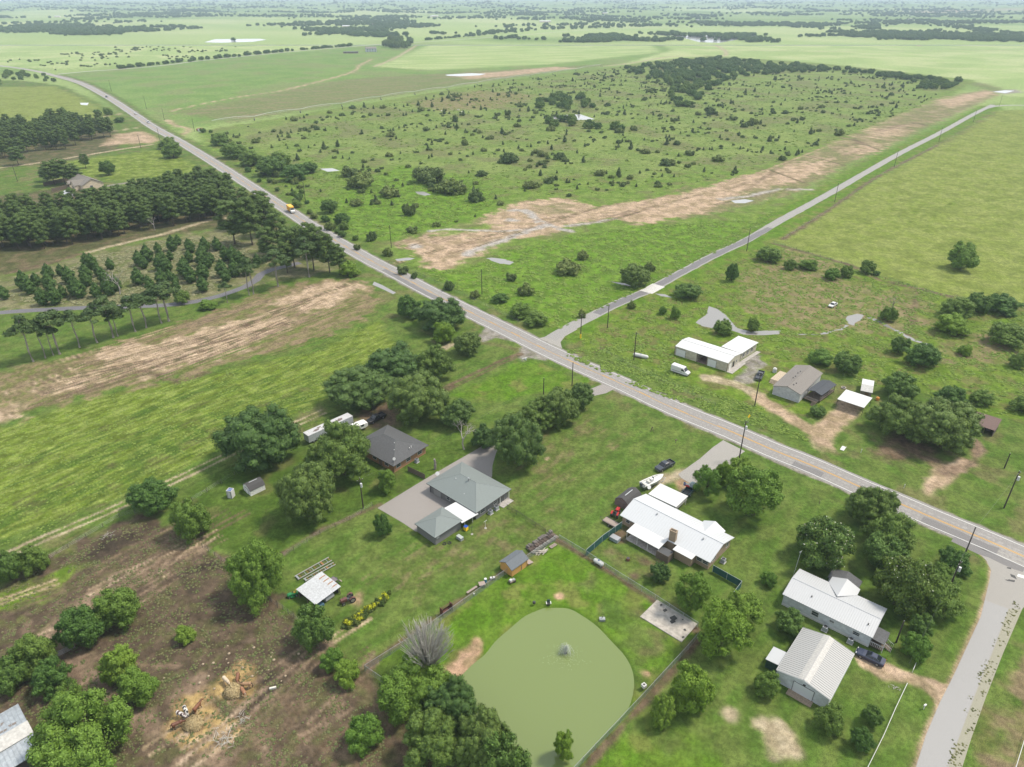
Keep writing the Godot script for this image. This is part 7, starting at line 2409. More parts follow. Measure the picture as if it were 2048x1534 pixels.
# ---------------------------------------------------------------- poles, wires and fences
func utility_pole(p: Vector2, h: float, label: String, arm := true, can := false) -> Node3D:
	var o := thing("utility_pole", label, "utility pole", v3(p), 0.6, "")
	var wood := worn("creosote pole", .055, .042, .034, .9, 0, 1.5, 1)
	var st := new_st()
	tube(st, Vector3(0, -.1, 0), Vector3(0, h, 0), .17, .11, 8)
	add(o, "post", wood, st)
	if arm:
		st = new_st()
		box(st, Vector3(0, h - .5, .12), Vector3(1.5, .1, .1))
		add(o, "crossarm", wood, st)
		for x in [-.65, .65]:
			st = new_st()
			tube(st, Vector3(x, h - .45, .12), Vector3(x, h - .25, .12), .05, .04, 6)
			add(o, "insulator", mat("porcelain", .42, .42, .42, .3), st)
	st = new_st()
	tube(st, Vector3(0, h, 0), Vector3(0, h + .2, 0), .05, .04, 6)
	add(o, "insulator", mat("porcelain", .42, .42, .42, .3), st)
	if can:
		st = new_st()
		tube(st, Vector3(.05, h - 2.3, .36), Vector3(.05, h - 1.3, .36), .26, .26, 10)
		add(o, "transformer", mat("transformer grey", .42, .43, .43, .5), st)
	return o

func wire(a: Vector3, b: Vector3, sag: float, label: String) -> void:
	var st := new_st()
	var pts := []
	for i in 13:
		var t := i / 12.0
		pts.append(a.lerp(b, t) - Vector3(0, sag * 4 * t * (1 - t), 0))
	pipe(st, pts, .013, .013, 3)
	tag(commit(st, "power_line", mat("wire", .12, .12, .12, .6)), label, "power line", "thin power lines strung between the poles")

# kind: "wire" posts and thin strands, "link" chain link, "green" privacy cloth, "board" wooden boards, "pipe" white pipe
func fence(pts: Array, kind: String, gap: float, h: float, label: String) -> void:
	var o := thing("fence", label, "fence", v3(pts[0]))
	var steel := mat("galvanised", 0.317, 0.327, 0.338, .45, .5)
	var post_m: Material = {"wire": worn("fence post", .13, .11, .085, .9, 0, 1.0, 1), "link": steel, "black": mat("black metal", .03, .03, .03, .5), "green": mat("pale rail", .33, .36, .36, .5), "board": worn("weathered wood", .16, .125, .09, .9, 0, 1.3, 1), "pipe": mat("white paint", 0.486, 0.486, 0.475, .6)}[kind]
	for i in pts.size() - 1:
		var a: Vector2 = pts[i] - pts[0]
		var b: Vector2 = pts[i + 1] - pts[0]
		var l := a.distance_to(b)
		var n := maxi(1, int(round(l / gap)))
		var yaw := atan2(-(b.y - a.y), b.x - a.x)
		var mid := v3((a + b) * .5)
		for k in n + (1 if i == pts.size() - 2 else 0):
			var st := new_st()
			var p := v3(a.lerp(b, float(k) / n))
			tube(st, p, p + Vector3(0, h + (.05 if kind != "pipe" else 0.0), 0), .045 if kind != "wire" else .06, .045, 6)
			add(o, "post", post_m, st)
		if kind == "board":
			var m := int(l / .16)
			for k in m:
				var st := new_st()
				box(st, v3(a.lerp(b, (k + .5) / m), h * .5 + .02), Vector3(l / m - .015, h + .04 * (k % 3), .03), yaw)
				add(o, "board", post_m, st)
			continue
		var rails: Array = {"wire": [.35, .7, 1.05], "link": [1.0], "black": [1.0], "green": [1.0], "pipe": [.95]}[kind]
		for y in rails:
			var st := new_st()
			var r := .008 if kind == "wire" else (.03 if kind != "pipe" else .05)
			var hh: float = y * h if kind != "wire" else y * h / 1.1
			tube(st, v3(a, hh), v3(b, hh), r, r, 4 if kind == "wire" else 6)
			add(o, "rail" if kind != "wire" else "strand", post_m if kind != "wire" else steel, st)
		if kind == "link" or kind == "black":
			var st := SurfaceTool.new()
			st.begin(Mesh.PRIMITIVE_TRIANGLES)
			var cs := [v3(a, .04), v3(b, .04), v3(b, h - .03), v3(a, h - .03)]
			var uv := [Vector2(0, 0), Vector2(l / .12, 0), Vector2(l / .12, h / .12), Vector2(0, h / .12)]
			for k in [0, 1, 2, 0, 2, 3]:
				st.set_uv(uv[k])
				st.add_vertex(cs[k])
			var m := link_mat if kind == "link" else black_link_mat
			add(o, "chain_link", m, st)
		elif kind == "green":
			var m := int(maxf(1, l / 2.4))
			for k in m:
				var st := new_st()
				box(st, v3(a.lerp(b, (k + .5) / m), h * .5), Vector3(l / m - .03, h - .12, .025), yaw)
				add(o, "screen_panel", worn("green screen cloth", .012, .075, .062, .8, 0, 2.0), st)

var link_mat: StandardMaterial3D
var black_link_mat: StandardMaterial3D

func build_poles_and_fences() -> void:
	link_mat = StandardMaterial3D.new()
	link_mat.resource_name = "chain link"
	link_mat.albedo_texture = link_tex
	link_mat.albedo_color = lin(.42, .47, .45)
	link_mat.transparency = BaseMaterial3D.TRANSPARENCY_ALPHA_SCISSOR
	link_mat.alpha_scissor_threshold = 0.5
	link_mat.roughness = .5
	black_link_mat = link_mat.duplicate()
	black_link_mat.resource_name = "black chain link"
	black_link_mat.albedo_color = lin(.05, .05, .05)
	var top := {}
	for q in [
		[Vector2(58.4, -150.4), 11.5, "tall dark pole at the ranch house driveway", "a", true],
		[Vector2(70.4, -177.1), 11.0, "pole on the verge before the shingled house", "b", true],
		[Vector2(114.5, -130.6), 10.5, "leaning looking pole with a transformer right of the big oaks", "c", true],
		[Vector2(94.2, -112.1), 10.0, "pole at the corner of highway and side street", "d", false],
		[Vector2(86.5, -103.3), 9.0, "pole with a white transformer among the street corner bushes", "e", true],
		[Vector2(18.32, -189.4), 8.0, "pole beside the highway at the long driveway", "f", false],
		[Vector2(9.42, -184.1), 5.5, "short pole behind the driveway oaks", "g", false],
		[Vector2(-11.95, -264.5), 10.5, "pole in the fork of the roads", "h", false],
		[Vector2(23.8, -223.4), 9.0, "pole with a yellow base at the county road mouth", "i", false],
		[Vector2(34.2, -232.2), 9.0, "second pole along the county road", "j", false],
		[Vector2(39.8, -206.6), 10.0, "pole with a lamp bracket by the overgrown fence", "k", true],
		[Vector2(-34.6, -130.6), 8.6, "pole with a white transformer left of the driveway house", "l", true],
		[Vector2(-56.8, -323.4), 11.0, "pole at the corner of the dirt clearing", "m", false],
		[Vector2(-119, -408.7), 11.0, "pole beside the highway above the yellow truck", "n", false],
		[Vector2(109, -318.2), 11.0, "county road pole at the overgrown corner", "o", false],
		[Vector2(185, -406.4), 11.0, "county road pole, second from the overgrown corner", "p", false],
		[Vector2(263.9, -501), 11.0, "county road pole, third from the overgrown corner", "q", false],
		[Vector2(344.7, -596), 11.0, "county road pole, fourth from the overgrown corner", "r", false],
		[Vector2(428.4, -694), 11.0, "county road pole near the far junction", "s", false],
		[Vector2(517, -801), 11.0, "last county road pole at the far junction", "t", false],
		[Vector2(-489.9, -932), 13.0, "far pole at the highway bend", "u", false],
		[Vector2(-379.3, -782), 12.0, "field pole left of the curved track", "v", false],
		[Vector2(-328, -706), 11.0, "field pole below the curved track", "w", false],
		[Vector2(-274.8, -643), 11.0, "pole at the pump by the irrigation pipe", "x", false],
		[Vector2(-279, -585), 13.0, "pole at the two round highway trees", "y", false],
		[Vector2(-286.9, -568), 10.0, "pole on the light track left of the round trees", "z", false],
		[Vector2(-315.3, -458.3), 10.0, "pole in the pasture at the left edge", "aa", false],
		[Vector2(124.2, -146.4), 4.5, "short thick post right of the big oaks", "bb", false],
		[Vector2(70.9, -91.6), 5.5, "dark slanting post beside the house porch", "cc", false],
		[Vector2(-85.6, -284.4), 10.0, "pole among the pines at the end of the sandy field", "dd", false],
		]:
		utility_pole(q[0], q[1], q[2], q[4], q[3] in ["c", "e", "l", "a"])
		top[q[3]] = v3(q[0], q[1] - .3)
	for q in [["f", "a"], ["a", "d"], ["h", "m"], ["h", "i"], ["i", "j"], ["j", "o"], ["o", "p"], ["p", "q"], ["q", "r"], ["r", "s"], ["s", "t"], ["m", "n"], ["i", "k"], ["k", "b"], ["g", "l"], ["e", "d"], ["d", "c"], ["f", "g"]]:
		wire(top[q[0]], top[q[1]], top[q[0]].distance_to(top[q[1]]) * .018, "thin sagging power line between two of the roadside poles")
	wire(top["e"], v3(Vector2(70.2, -85.9), 1.2), .3, "cable from the transformer pole down to the white pipe stub")
	# yellow pole guard and the yellow sign on the driveway pole
	var o := thing("warning_sign", "yellow sign plate standing on the verge by the tall driveway pole", "sign", v3(Vector2(65.7, -167.8)), .6)
	var st := new_st()
	tube(st, Vector3.ZERO, Vector3(0, 2.3, 0), .035, .035, 6)
	add(o, "post", mat("galvanised", 0.317, 0.327, 0.338, .45, .5), st)
	st = new_st()
	box(st, Vector3(0, 2.3, .05), Vector3(.85, .85, .03), 0, Basis(Vector3.BACK, PI / 4))
	add(o, "plate", mat("sign yellow", 0.726, 0.475, 0.013, .6), st)
	o = thing("pole_guard", "yellow guard round the foot of the county road mouth pole", "pole guard", v3(Vector2(23.8, -223.4)))
	st = new_st()
	tube(st, Vector3(0, 0, 0), Vector3(0, 1.6, 0), .24, .24, 8)
	add(o, "sleeve", mat("sign yellow", 0.726, 0.475, 0.013, .6), st)
	# guy wire mast by the magnolia
	o = thing("antenna_mast", "thin pale mast beside the flowering magnolia", "mast", v3(Vector2(57.3, -107.7)))
	st = new_st()
	tube(st, Vector3.ZERO, Vector3(.3, 7.5, 0), .035, .025, 6)
	add(o, "tube", mat("pale metal", 0.422, 0.443, 0.454, .4), st)
	st = new_st()
	box(st, Vector3(.3, 7.5, 0), Vector3(.8, .03, .03), .5)
	box(st, Vector3(.3, 7.3, 0), Vector3(.5, .03, .03), .5)
	add(o, "aerial", mat("pale metal", 0.422, 0.443, 0.454, .4), st)
	# fences
	fence(xz([-25.99,-85.3,-17.99,-92.3,-2.66,-107.7,9.41,-119.2]), "link", 3.0, 1.5, "chain link fence along the upper left side of the pond lawn")
	fence(xz([-25.99,-85.3,-21.54,-82.2,-17.2,-78.6]), "link", 3.0, 1.5, "short chain link fence at the left end of the pond lawn")
	fence(xz([10.3,-119.6,15.76,-114.5,21.21,-108.9,28.24,-102,35,-95]), "link", 3.0, 1.5, "chain link fence between the ranch house yard and the pond lawn")
	fence(xz([34.5,-92.6,32.1,-89.9,22.66,-80.1,15.4,-72.7,8.87,-66]), "link", 3.0, 1.5, "long chain link fence down the right side of the pond")
	fence(xz([-1.16,-130.2,3.18,-125.9,7.43,-121.7]), "black", 2.6, 1.4, "black chain link fence from the grey house to the woodpile")
	fence(xz([15.76,-114.5,19.65,-118.9,24.53,-123.5]), "green", 2.6, 1.9, "dark green screened fence at the left of the ranch house")
	fence(xz([41.5,-109.9,46.1,-105.4,43.7,-102.5]), "green", 2.6, 1.8, "dark green screened fence at the right end of the ranch house")
	fence(xz([-49.1,-113.6,-42.5,-121.5,-36.8,-126.3,-32.6,-131.3]), "wire", 3.5, 1.2, "wire fence between the shed lawn and the tin shed lawn")
	fence(xz([-75.4,-133.2,-68.9,-143.5,-60.9,-154.5]), "wire", 4.0, 1.2, "wire fence along the farm lane past the big oak")
	fence(xz([-97.8,-113.6,-89.7,-127.3,-83.9,-129.8]), "wire", 4.0, 1.2, "wire fence along the farm lane above the brown paddock")
	fence(xz([-66.9,-117.2,-57.5,-110.3,-45.7,-100.1]), "wire", 2.2, 1.3, "rough post fence between lawn and brown paddock")
	fence(xz([-45.9,-100.7,-40.4,-96.3,-35,-89.9]), "wire", 2.0, 1.3, "old grey post fence beside the rusty tin shed")
	fence(xz([68.2,-82.2,64,-77.5,59.7,-72.5,54.3,-66.6]), "pipe", 6.0, .8, "low white pipe fence along the side street lawn")
	fence(xz([72.3,-87,70.6,-85]), "pipe", 2.0, .8, "short white pipe stub above the dirt drive")
	fence(xz([83.5,-73.6,77.9,-67.5,73.2,-62.4]), "pipe", 7.0, .9, "white pipe fence cut by the lower right corner")
	fence(xz([125.6,-330.3,140.1,-310.4,149.5,-297.6,155.8,-280.2,169.3,-262.4,194.9,-249.7]), "wire", 6.0, 1.2, "wire fence along the near edge of the yellow green pasture")
	fence(xz([132.1,-336.6,170.5,-383.2,241.7,-473.8,360.9,-609,484.5,-754]), "wire", 9.0, 1.2, "wire fence between county road and yellow green pasture")
	fence(xz([26.64,-218.6,39.2,-200.2,49.5,-188.1,58.9,-177.1]), "wire", 5.0, 1.2, "overgrown wire fence along the highway before the metal building")
	fence(xz([-59.3,-305.6,-36.7,-283.2,-14.4,-257.2,6.45,-232.2]), "wire", 7.0, 1.2, "wire fence on the highway side of the scrub pasture")
	fence(xz([-290.7,-444.9,-286.7,-452.8,-282.5,-458.3]), "board", 4.0, 2.2, "grey board fence left of the beige gabled house")
	fence(xz([-277.1,-429.7,-273.4,-437.2,-270.6,-441]), "board", 4.0, 2.2, "nearer grey board fence below the beige gabled house")
	fence(xz([-26.08,-145.2,-21.46,-141.8]), "board", 2.4, 1.5, "short grey picket fence beside the top of the driveway slab")
	# paddock gate of galvanised tubes
	o = thing("field_gate", "galvanised tube gate standing open between the hedge trees of the paddock", "gate", v3(Vector2(-82.3, -87.9)), .75)
	for i in 5:
		st = new_st()
		tube(st, Vector3(0, .3 + i * .24, 0), Vector3(3.4, .3 + i * .24, 0), .03, .03, 6)
		add(o, "bar", mat("galvanised", 0.317, 0.327, 0.338, .45, .5), st)
	for x in [0.0, 1.7, 3.4]:
		st = new_st()
		tube(st, Vector3(x, .25, 0), Vector3(x, 1.32, 0), .03, .03, 6)
		add(o, "upright", mat("galvanised", 0.317, 0.327, 0.338, .45, .5), st)
	# irrigation machine across the far field
	o = thing("irrigation_machine", "long centre pivot irrigation pipe on wheeled towers across the green field", "irrigation machine", v3(Vector2(-273, -680)))
	var run: Array = xz([-273,-680,-243,-706,-212.2,-754,-179.5,-797,-147.4,-853,-114.6,-898,-79.7,-942,-45,-997,-9.59,-1051,26.24,-1090,60.3,-1133,98.4,-1186,146,-1262])
	for i in run.size() - 1:
		var a: Vector2 = run[i] - run[0]
		var b: Vector2 = run[i + 1] - run[0]
		st = new_st()
		var mid := (v3(a, 3.6) + v3(b, 3.6)) * .5 + Vector3(0, 1.2, 0)
		pipe(st, [v3(a, 3.6), v3(a.lerp(b, .25), 4.6), mid, v3(a.lerp(b, .75), 4.6), v3(b, 3.6)], .13, .13, 5)
		pipe(st, [v3(a, 3.6), v3(a.lerp(b, .25), 3.5), mid - Vector3(0, 1.4, 0), v3(a.lerp(b, .75), 3.5), v3(b, 3.6)], .04, .04, 4)
		for k in 7:
			var t := (k + 1) / 8.0
			tube(st, v3(a.lerp(b, t), 3.6 + 1.1 * sin(t * PI)), v3(a.lerp(b, t), 3.5), .03, .03, 4)
		add(o, "span", mat("pale metal", 0.422, 0.443, 0.454, .4), st)
		st = new_st()
		for s in [-1, 1]:
			tube(st, v3(b, 3.6), v3(b) + Vector3(s * .8, .7, s * 1.9), .06, .06, 4)
			tube(st, v3(b) + Vector3(s * .8 - .25, .75, s * 1.9), v3(b) + Vector3(s * .8 + .25, .75, s * 1.9), .75, .75, 10)
		add(o, "tower", mat("dark steel", .06, .065, .07, .5), st)
	o = thing("pump_shed", "small white and rusty pump shed at the start of the irrigation pipe", "shed", v3(Vector2(-270.1, -645)), -.5)
	st = new_st()
	box(st, Vector3(0, 1.2, 0), Vector3(4, 2.4, 3))
	add(o, "wall", mat("camper white", 0.528, 0.528, 0.518, .4), st)
	st = new_st()
	box(st, Vector3(0, 2.5, 0), Vector3(4.3, .15, 3.3))
	add(o, "roof", mat("rust", .25, .13, .055, .9), st)
	st = new_st()
	tube(st, Vector3(-4.5, 1, 0), Vector3(-2.8, 1, 0), 1.0, 1.0, 10)
	add(o, "tank", mat("tank red", .25, .06, .04, .5), st)

# ---------------------------------------------------------------- vehicles: local +x is forward
func sec(x: float, hw: float, yb: float, yt: float, ch: float) -> Array:
	return [Vector3(x, yb, hw), Vector3(x, yt - ch, hw), Vector3(x, yt, hw - ch), Vector3(x, yt, -hw + ch), Vector3(x, yt - ch, -hw), Vector3(x, yb, -hw)]

func rect_ring(y: float, x0: float, x1: float, z: float) -> Array:
	return [Vector3(x0, y, z), Vector3(x1, y, z), Vector3(x1, y, -z), Vector3(x0, y, -z)]

func car(kind: String, label: String, x: float, z: float, yaw: float, _l: float, paint: Array, category := "car", scale_ := 1.0) -> Node3D:
	var o := thing({"pickup": "pickup_truck", "van": "delivery_van", "sedan": "parked_car", "coupe": "sports_car", "suv": "passenger_car", "truck": "box_truck"}[kind], label, category, Vector3(x, 0, z), yaw)
	o.scale = Vector3.ONE * scale_
	var body := mat("paint %.2f %.2f %.2f" % [paint[0], paint[1], paint[2]], paint[0], paint[1], paint[2], .28)
	body.clearcoat_enabled = true
	body.clearcoat = .6
	var glass := mat("car glass", .012, .015, .018, .06)
	var black := mat("black metal", .03, .03, .03, .5)
	var spec: Dictionary = {
		"pickup": {"b": [sec(2.85, .82, .5, .92, .1), sec(2.7, .95, .42, 1.06, .1), sec(1.5, .98, .4, 1.14, .09), sec(.9, .98, .4, 1.16, .07), sec(-.75, .98, .4, 1.16, .07)], "g0": [1.16, -.78, 1.35, .92], "g1": [1.78, -.62, .52, .74], "w": [1.85, -1.75, .42], "l": 2.86},
		"suv": {"b": [sec(2.3, .78, .45, .8, .1), sec(2.15, .9, .38, .95, .1), sec(1.0, .93, .36, 1.03, .08), sec(-2.0, .93, .36, 1.05, .08), sec(-2.25, .85, .45, .98, .1)], "g0": [1.03, -2.1, 1.2, .87], "g1": [1.62, -1.8, .35, .68], "w": [1.4, -1.4, .35], "l": 2.3},
		"sedan": {"b": [sec(2.4, .75, .42, .72, .1), sec(2.2, .88, .35, .85, .1), sec(.9, .9, .33, .93, .08), sec(-1.4, .9, .33, .95, .08), sec(-2.3, .86, .38, .92, .1), sec(-2.4, .8, .45, .85, .08)], "g0": [.93, -1.7, 1.15, .84], "g1": [1.42, -1.05, .25, .64], "w": [1.45, -1.4, .33], "l": 2.4},
		"coupe": {"b": [sec(2.4, .72, .35, .62, .12), sec(2.2, .9, .28, .8, .14), sec(1.2, .95, .26, .94, .14), sec(.4, .93, .26, .97, .12), sec(-1.0, .96, .26, 1.0, .12), sec(-2.2, .92, .32, .98, .14), sec(-2.4, .82, .42, .9, .1)], "g0": [.96, -1.75, .75, .82], "g1": [1.37, -1.0, -.1, .58], "w": [1.45, -1.35, .36], "l": 2.4},
		"van": {"b": [sec(3.0, .8, .5, .95, .12), sec(2.8, .98, .42, 1.15, .12), sec(2.0, 1.0, .4, 1.4, .12), sec(1.25, 1.0, .4, 2.5, .18), sec(-2.85, 1.0, .4, 2.62, .18), sec(-2.95, .95, .45, 2.5, .15)], "g0": [], "g1": [], "w": [1.85, -1.8, .38], "l": 2.95},
		"truck": {"b": [sec(4.0, .95, .6, 1.35, .1), sec(3.8, 1.1, .55, 1.5, .1), sec(2.8, 1.1, .5, 1.75, .1), sec(2.2, 1.15, .5, 1.9, .1)], "g0": [1.85, .9, 2.9, 1.08], "g1": [2.6, 1.0, 2.1, .95], "w": [2.9, -2.4, .5], "l": 4.0},
	}[kind]
	var st := new_st()
	loft(st, spec.b)
	add(o, "body", body if kind != "truck" else mat("camper white", 0.528, 0.528, 0.518, .4), st)
	if spec.g0.size():
		st = new_st()
		loft(st, [rect_ring(spec.g0[0], spec.g0[1], spec.g0[2], spec.g0[3]), rect_ring(spec.g1[0], spec.g1[1], spec.g1[2], spec.g1[3])], false)
		add(o, "window", glass, st)
		st = new_st()
		loft(st, [rect_ring(spec.g1[0] - .01, spec.g1[1] - .04, spec.g1[2] + .06, spec.g1[3] + .02), rect_ring(spec.g1[0] + .07, spec.g1[1] + .12, spec.g1[2] - .1, spec.g1[3] - .12)])
		add(o, "roof", body, st)
		st = new_st()
		for s in [-1, 1]:
			for q in [[1, 1], [2, 2]]:
				tube(st, Vector3(spec.g0[q[0]], spec.g0[0], s * spec.g0[3]), Vector3(spec.g1[q[1]], spec.g1[0], s * spec.g1[3]), .045, .045, 4)
			var xm: float = (spec.g1[1] + spec.g1[2]) * .5
			tube(st, Vector3(xm, spec.g0[0], s * spec.g0[3]), Vector3(xm, spec.g1[0], s * spec.g1[3]), .04, .04, 4)
		add(o, "pillar", body, st)
	if kind == "pickup":
		st = new_st()
		box(st, Vector3(-1.8, .62, 0), Vector3(2.1, .3, 1.7))
		add(o, "bed", black, st)
		st = new_st()
		for s in [-1, 1]:
			box(st, Vector3(-1.8, .8, s * .92), Vector3(2.1, .7, .13))
		box(st, Vector3(-2.82, .8, 0), Vector3(.08, .68, 1.72))
		add(o, "bed_side", body, st)
	elif kind == "van":
		st = new_st()
		quad(st, Vector3(2.03, 1.43, .9), Vector3(2.03, 1.43, -.9), Vector3(1.38, 2.32, -.82), Vector3(1.38, 2.32, .82))
		for s in [-1, 1]:
			quad(st, Vector3(1.9, 1.45, s * 1.006), Vector3(1.35, 2.1, s * 1.006), Vector3(.6, 2.1, s * 1.006), Vector3(.6, 1.45, s * 1.006))
		add(o, "window", glass, st)
		st = new_st()
		for s in [-1, 1]:
			box(st, Vector3(-.8, .95, s * 1.0), Vector3(3.4, .12, .03))
		box(st, Vector3(2.93, .6, 0), Vector3(.15, .2, 1.7))
		add(o, "trim", black, st)
	elif kind == "truck":
		st = new_st()
		loft(st, [sec(1.3, 1.25, .8, 3.3, .08), sec(-4.2, 1.25, .8, 3.3, .08)])
		add(o, "cargo_box", mat("truck yellow", 0.686, 0.356, 0.020, .5), st)
		st = new_st()
		box(st, Vector3(-1.5, .6, 0), Vector3(5.4, .3, 1.1))
		add(o, "chassis", black, st)
		st = new_st()
		box(st, Vector3(1.7, 2.95, 0), Vector3(.9, .55, 2.2))
		add(o, "cab_hood", mat("truck yellow", 0.686, 0.356, 0.020, .5), st)
	for x_ in [spec.w[0], spec.w[1]]:
		for s in [-1, 1]:
			wheel(o, Vector3(x_, spec.w[2], s * (.86 if kind != "truck" else 1.05)), spec.w[2], .24)
	for s in [-1, 1]:
		st = new_st()
		box(st, Vector3(spec.l - .12, .72 if kind != "truck" else 1.1, s * .66), Vector3(.12, .14, .3))
		add(o, "headlight", mat("lamp glass", .45, .45, .43, .15), st)
		st = new_st()
		box(st, Vector3(-spec.l + (.02 if kind != "truck" else -.22), .85, s * .7), Vector3(.08, .2, .2))
		add(o, "tail_light", mat("tail red", .25, .01, .01, .3), st)
	st = new_st()
	box(st, Vector3(spec.l - .04, .5, 0), Vector3(.16, .18, 1.5))
	add(o, "bumper", mat("chrome", .40, .41, .42, .25, .8), st)
	return o

func build_vehicles() -> void:
	car("pickup", "black pickup truck parked on the bare ground above the boat", 38.5, -146.6, -2.496, 6.08, [.012, .018, .03], "pickup truck")
	car("pickup", "dark teal pickup truck half hidden by the young pecan and flag", 42.8, -136.9, 0.892, 5.27, [.02, .05, .06], "pickup truck")
	car("coupe", "dark blue sports car on the dirt drive by the porch", 64.4, -87.9, 2.473, 4.59, [.008, .014, .04], "car")
	car("van", "high roofed white delivery van parked in the weeds", 53.1, -197.5, -0.695, 6.3, [.5, .5, .5], "van")
	car("sedan", "white old sedan abandoned in the dry lot", 122.8, -252.2, -2.363, 7.06, [.5, .5, .5], "car")
	car("pickup", "black pickup truck on the gravel beside the shingled house", 77.2, -194.7, -2.060, 7.82, [.012, .014, .018], "pickup truck")
	car("pickup", "black pickup truck in the shade behind the camper", -38.1, -169.4, -2.278, 5.6, [.01, .01, .012], "pickup truck")
	car("truck", "yellow box truck driving down the highway", -120.9, -385.8, -1.027, 15.41, [.5, .5, .5], "truck")
	car("suv", "white car on the highway behind the silver pickup", -372.9, -744, -0.980, 31.9, [.5, .5, .5], "car")
	car("pickup", "silver pickup truck on the highway with a dark bed", -335.8, -690, -0.949, 31.9, [.42, .43, .45], "pickup truck")
	car("suv", "dark car on the far bend of the highway", -467.3, -875, -0.975, 43.4, [.012, .013, .016], "car")
	# boat on its trailer
	var o := thing("motor_boat", "white open motor boat on a trailer beside the flat carport", "boat", Vector3(0, 0, 0))
	place_at(o, 34.1, -139.4, 0.571, 6.68)
	var st := new_st()
	var rings := []
	for q in [[-3.3, 1.1, .75, 1.65], [-2.0, 1.18, .7, 1.65], [0.0, 1.18, .72, 1.68], [1.6, 1.0, .8, 1.78], [2.7, .6, 1.0, 1.9], [3.5, .06, 1.5, 2.0]]:
		rings.append([Vector3(q[0], q[2], 0), Vector3(q[0], q[2] + .25, q[1] * .85), Vector3(q[0], q[3], q[1]), Vector3(q[0], q[3], q[1] * .82), Vector3(q[0], q[3] - .35 if q[0] < 2 else q[3] - .06, q[1] * .78), Vector3(q[0], q[3] - .35 if q[0] < 2 else q[3] - .06, -q[1] * .78), Vector3(q[0], q[3], -q[1] * .82), Vector3(q[0], q[3], -q[1]), Vector3(q[0], q[2] + .25, -q[1] * .85)])
	loft(st, rings)
	add(o, "hull", mat("gelcoat", 0.528, 0.528, 0.512, .25), st)
	st = new_st()
	box(st, Vector3(-.3, 1.75, 0), Vector3(.8, .85, .75))
	add(o, "console", mat("gelcoat", 0.528, 0.528, 0.512, .25), st)
	st = new_st()
	box(st, Vector3(.08, 2.25, 0), Vector3(.05, .35, .7))
	add(o, "windscreen", mat("window glass", .03, .04, .045, .08), st)
	st = new_st()
	box(st, Vector3(-1.3, 1.6, 0), Vector3(.6, .5, 1.0))
	box(st, Vector3(-2.8, 1.5, 0), Vector3(.5, .4, 1.6))
	add(o, "seat", mat("seat vinyl", .40, .39, .36, .6), st)
	st = new_st()
	box(st, Vector3(-3.7, 1.8, 0), Vector3(.5, .75, .5))
	box(st, Vector3(-3.65, 1.1, 0), Vector3(.2, .9, .2))
	add(o, "outboard_motor", mat("outboard", .05, .06, .08, .4), st)
	o = thing("boat_trailer", "two axle boat trailer under the white motor boat", "trailer", Vector3.ZERO)
	place_at(o, 34.1, -139.4, 0.571, 6.68)
	st = new_st()
	for s in [-1, 1]:
		box(st, Vector3(-.3, .55, s * .75), Vector3(6.0, .12, .1))
		pipe(st, [Vector3(2.7, .55, s * .75), Vector3(4.4, .55, 0)], .06, .06, 4)
	for x in [-2.6, -.8, 1.2]:
		box(st, Vector3(x, .551, 0), Vector3(.1, .1, 1.5))
	add(o, "frame", mat("galvanised", 0.317, 0.327, 0.338, .45, .5), st)
	for x in [-1.5, -.7]:
		for s in [-1, 1]:
			wheel(o, Vector3(x, .34, s * .95), .34, .2)
			st = new_st()
			box(st, Vector3(x, .74, s * .95), Vector3(.7, .05, .26))
			add(o, "mudguard", mat("black metal", .03, .03, .03, .5), st)
	tractor("red_tractor", "small red tractor parked behind the mauve gambrel shed", 23.89, -128.1, 1.062, 2.45, [.34, .012, .012], 1.0)
	tractor("old_tractor", "rusty old tractor on the grass right of the tin shed", -32.3, -101.6, -2.558, 3.33, [.10, .04, .03], .95)
	# flat trailer beside the red tractor
	o = thing("flat_trailer", "dark flat trailer with a plank floor outside the green fence", "trailer", Vector3.ZERO)
	place_at(o, 22.23, -124.9, 2.395, 3.04)
	st = new_st()
	for s in [-1, 1]:
		box(st, Vector3(0, .6, s * .85), Vector3(3.6, .1, .08))
		box(st, Vector3(0, .85, s * .85), Vector3(3.6, .05, .05))
		pipe(st, [Vector3(1.8, .55, s * .6), Vector3(3.0, .5, 0)], .05, .05, 4)
	for x in [-1.8, 0.0, 1.8]:
		for s in [-1, 1]:
			box(st, Vector3(x, .74, s * .851), Vector3(.05, .3, .05))
	add(o, "frame", mat("black metal", .03, .03, .03, .5), st)
	for i in 7:
		st = new_st()
		box(st, Vector3(0, .66, -.7 + i * .233), Vector3(3.5, .04, .21))
		add(o, "plank", worn("pink plywood", .36, .29, .25, .85, 0, 1.3, 1), st)
	for s in [-1, 1]:
		wheel(o, Vector3(-.2, .33, s * 1.0), .33, .2)
	# green ride-on mower by the tin shed
	o = thing("ride_on_mower", "green ride on mower at the left of the rusty tin shed", "mower", Vector3.ZERO)
	place_at(o, -43.5, -103.1, -2.706, 1.27)
	st = new_st()
	loft(st, [sec(1.1, .3, .4, .75, .08), sec(.9, .36, .35, .9, .1), sec(.2, .36, .35, .95, .08)])
	box(st, Vector3(-.5, .62, 0), Vector3(1.0, .4, .75))
	add(o, "body", mat("mower green", .015, .16, .045, .4), st)
	st = new_st()
	box(st, Vector3(-.45, .95, 0), Vector3(.5, .12, .5))
	box(st, Vector3(-.72, 1.2, 0), Vector3(.1, .5, .5))
	add(o, "seat", mat("mower seat", .30, .22, .02, .6), st)
	st = new_st()
	tube(st, Vector3(.1, .9, 0), Vector3(-.08, 1.15, 0), .025, .025, 5)
	tube(st, Vector3(-.1, 1.15, 0), Vector3(-.08, 1.18, 0), .18, .18, 10)
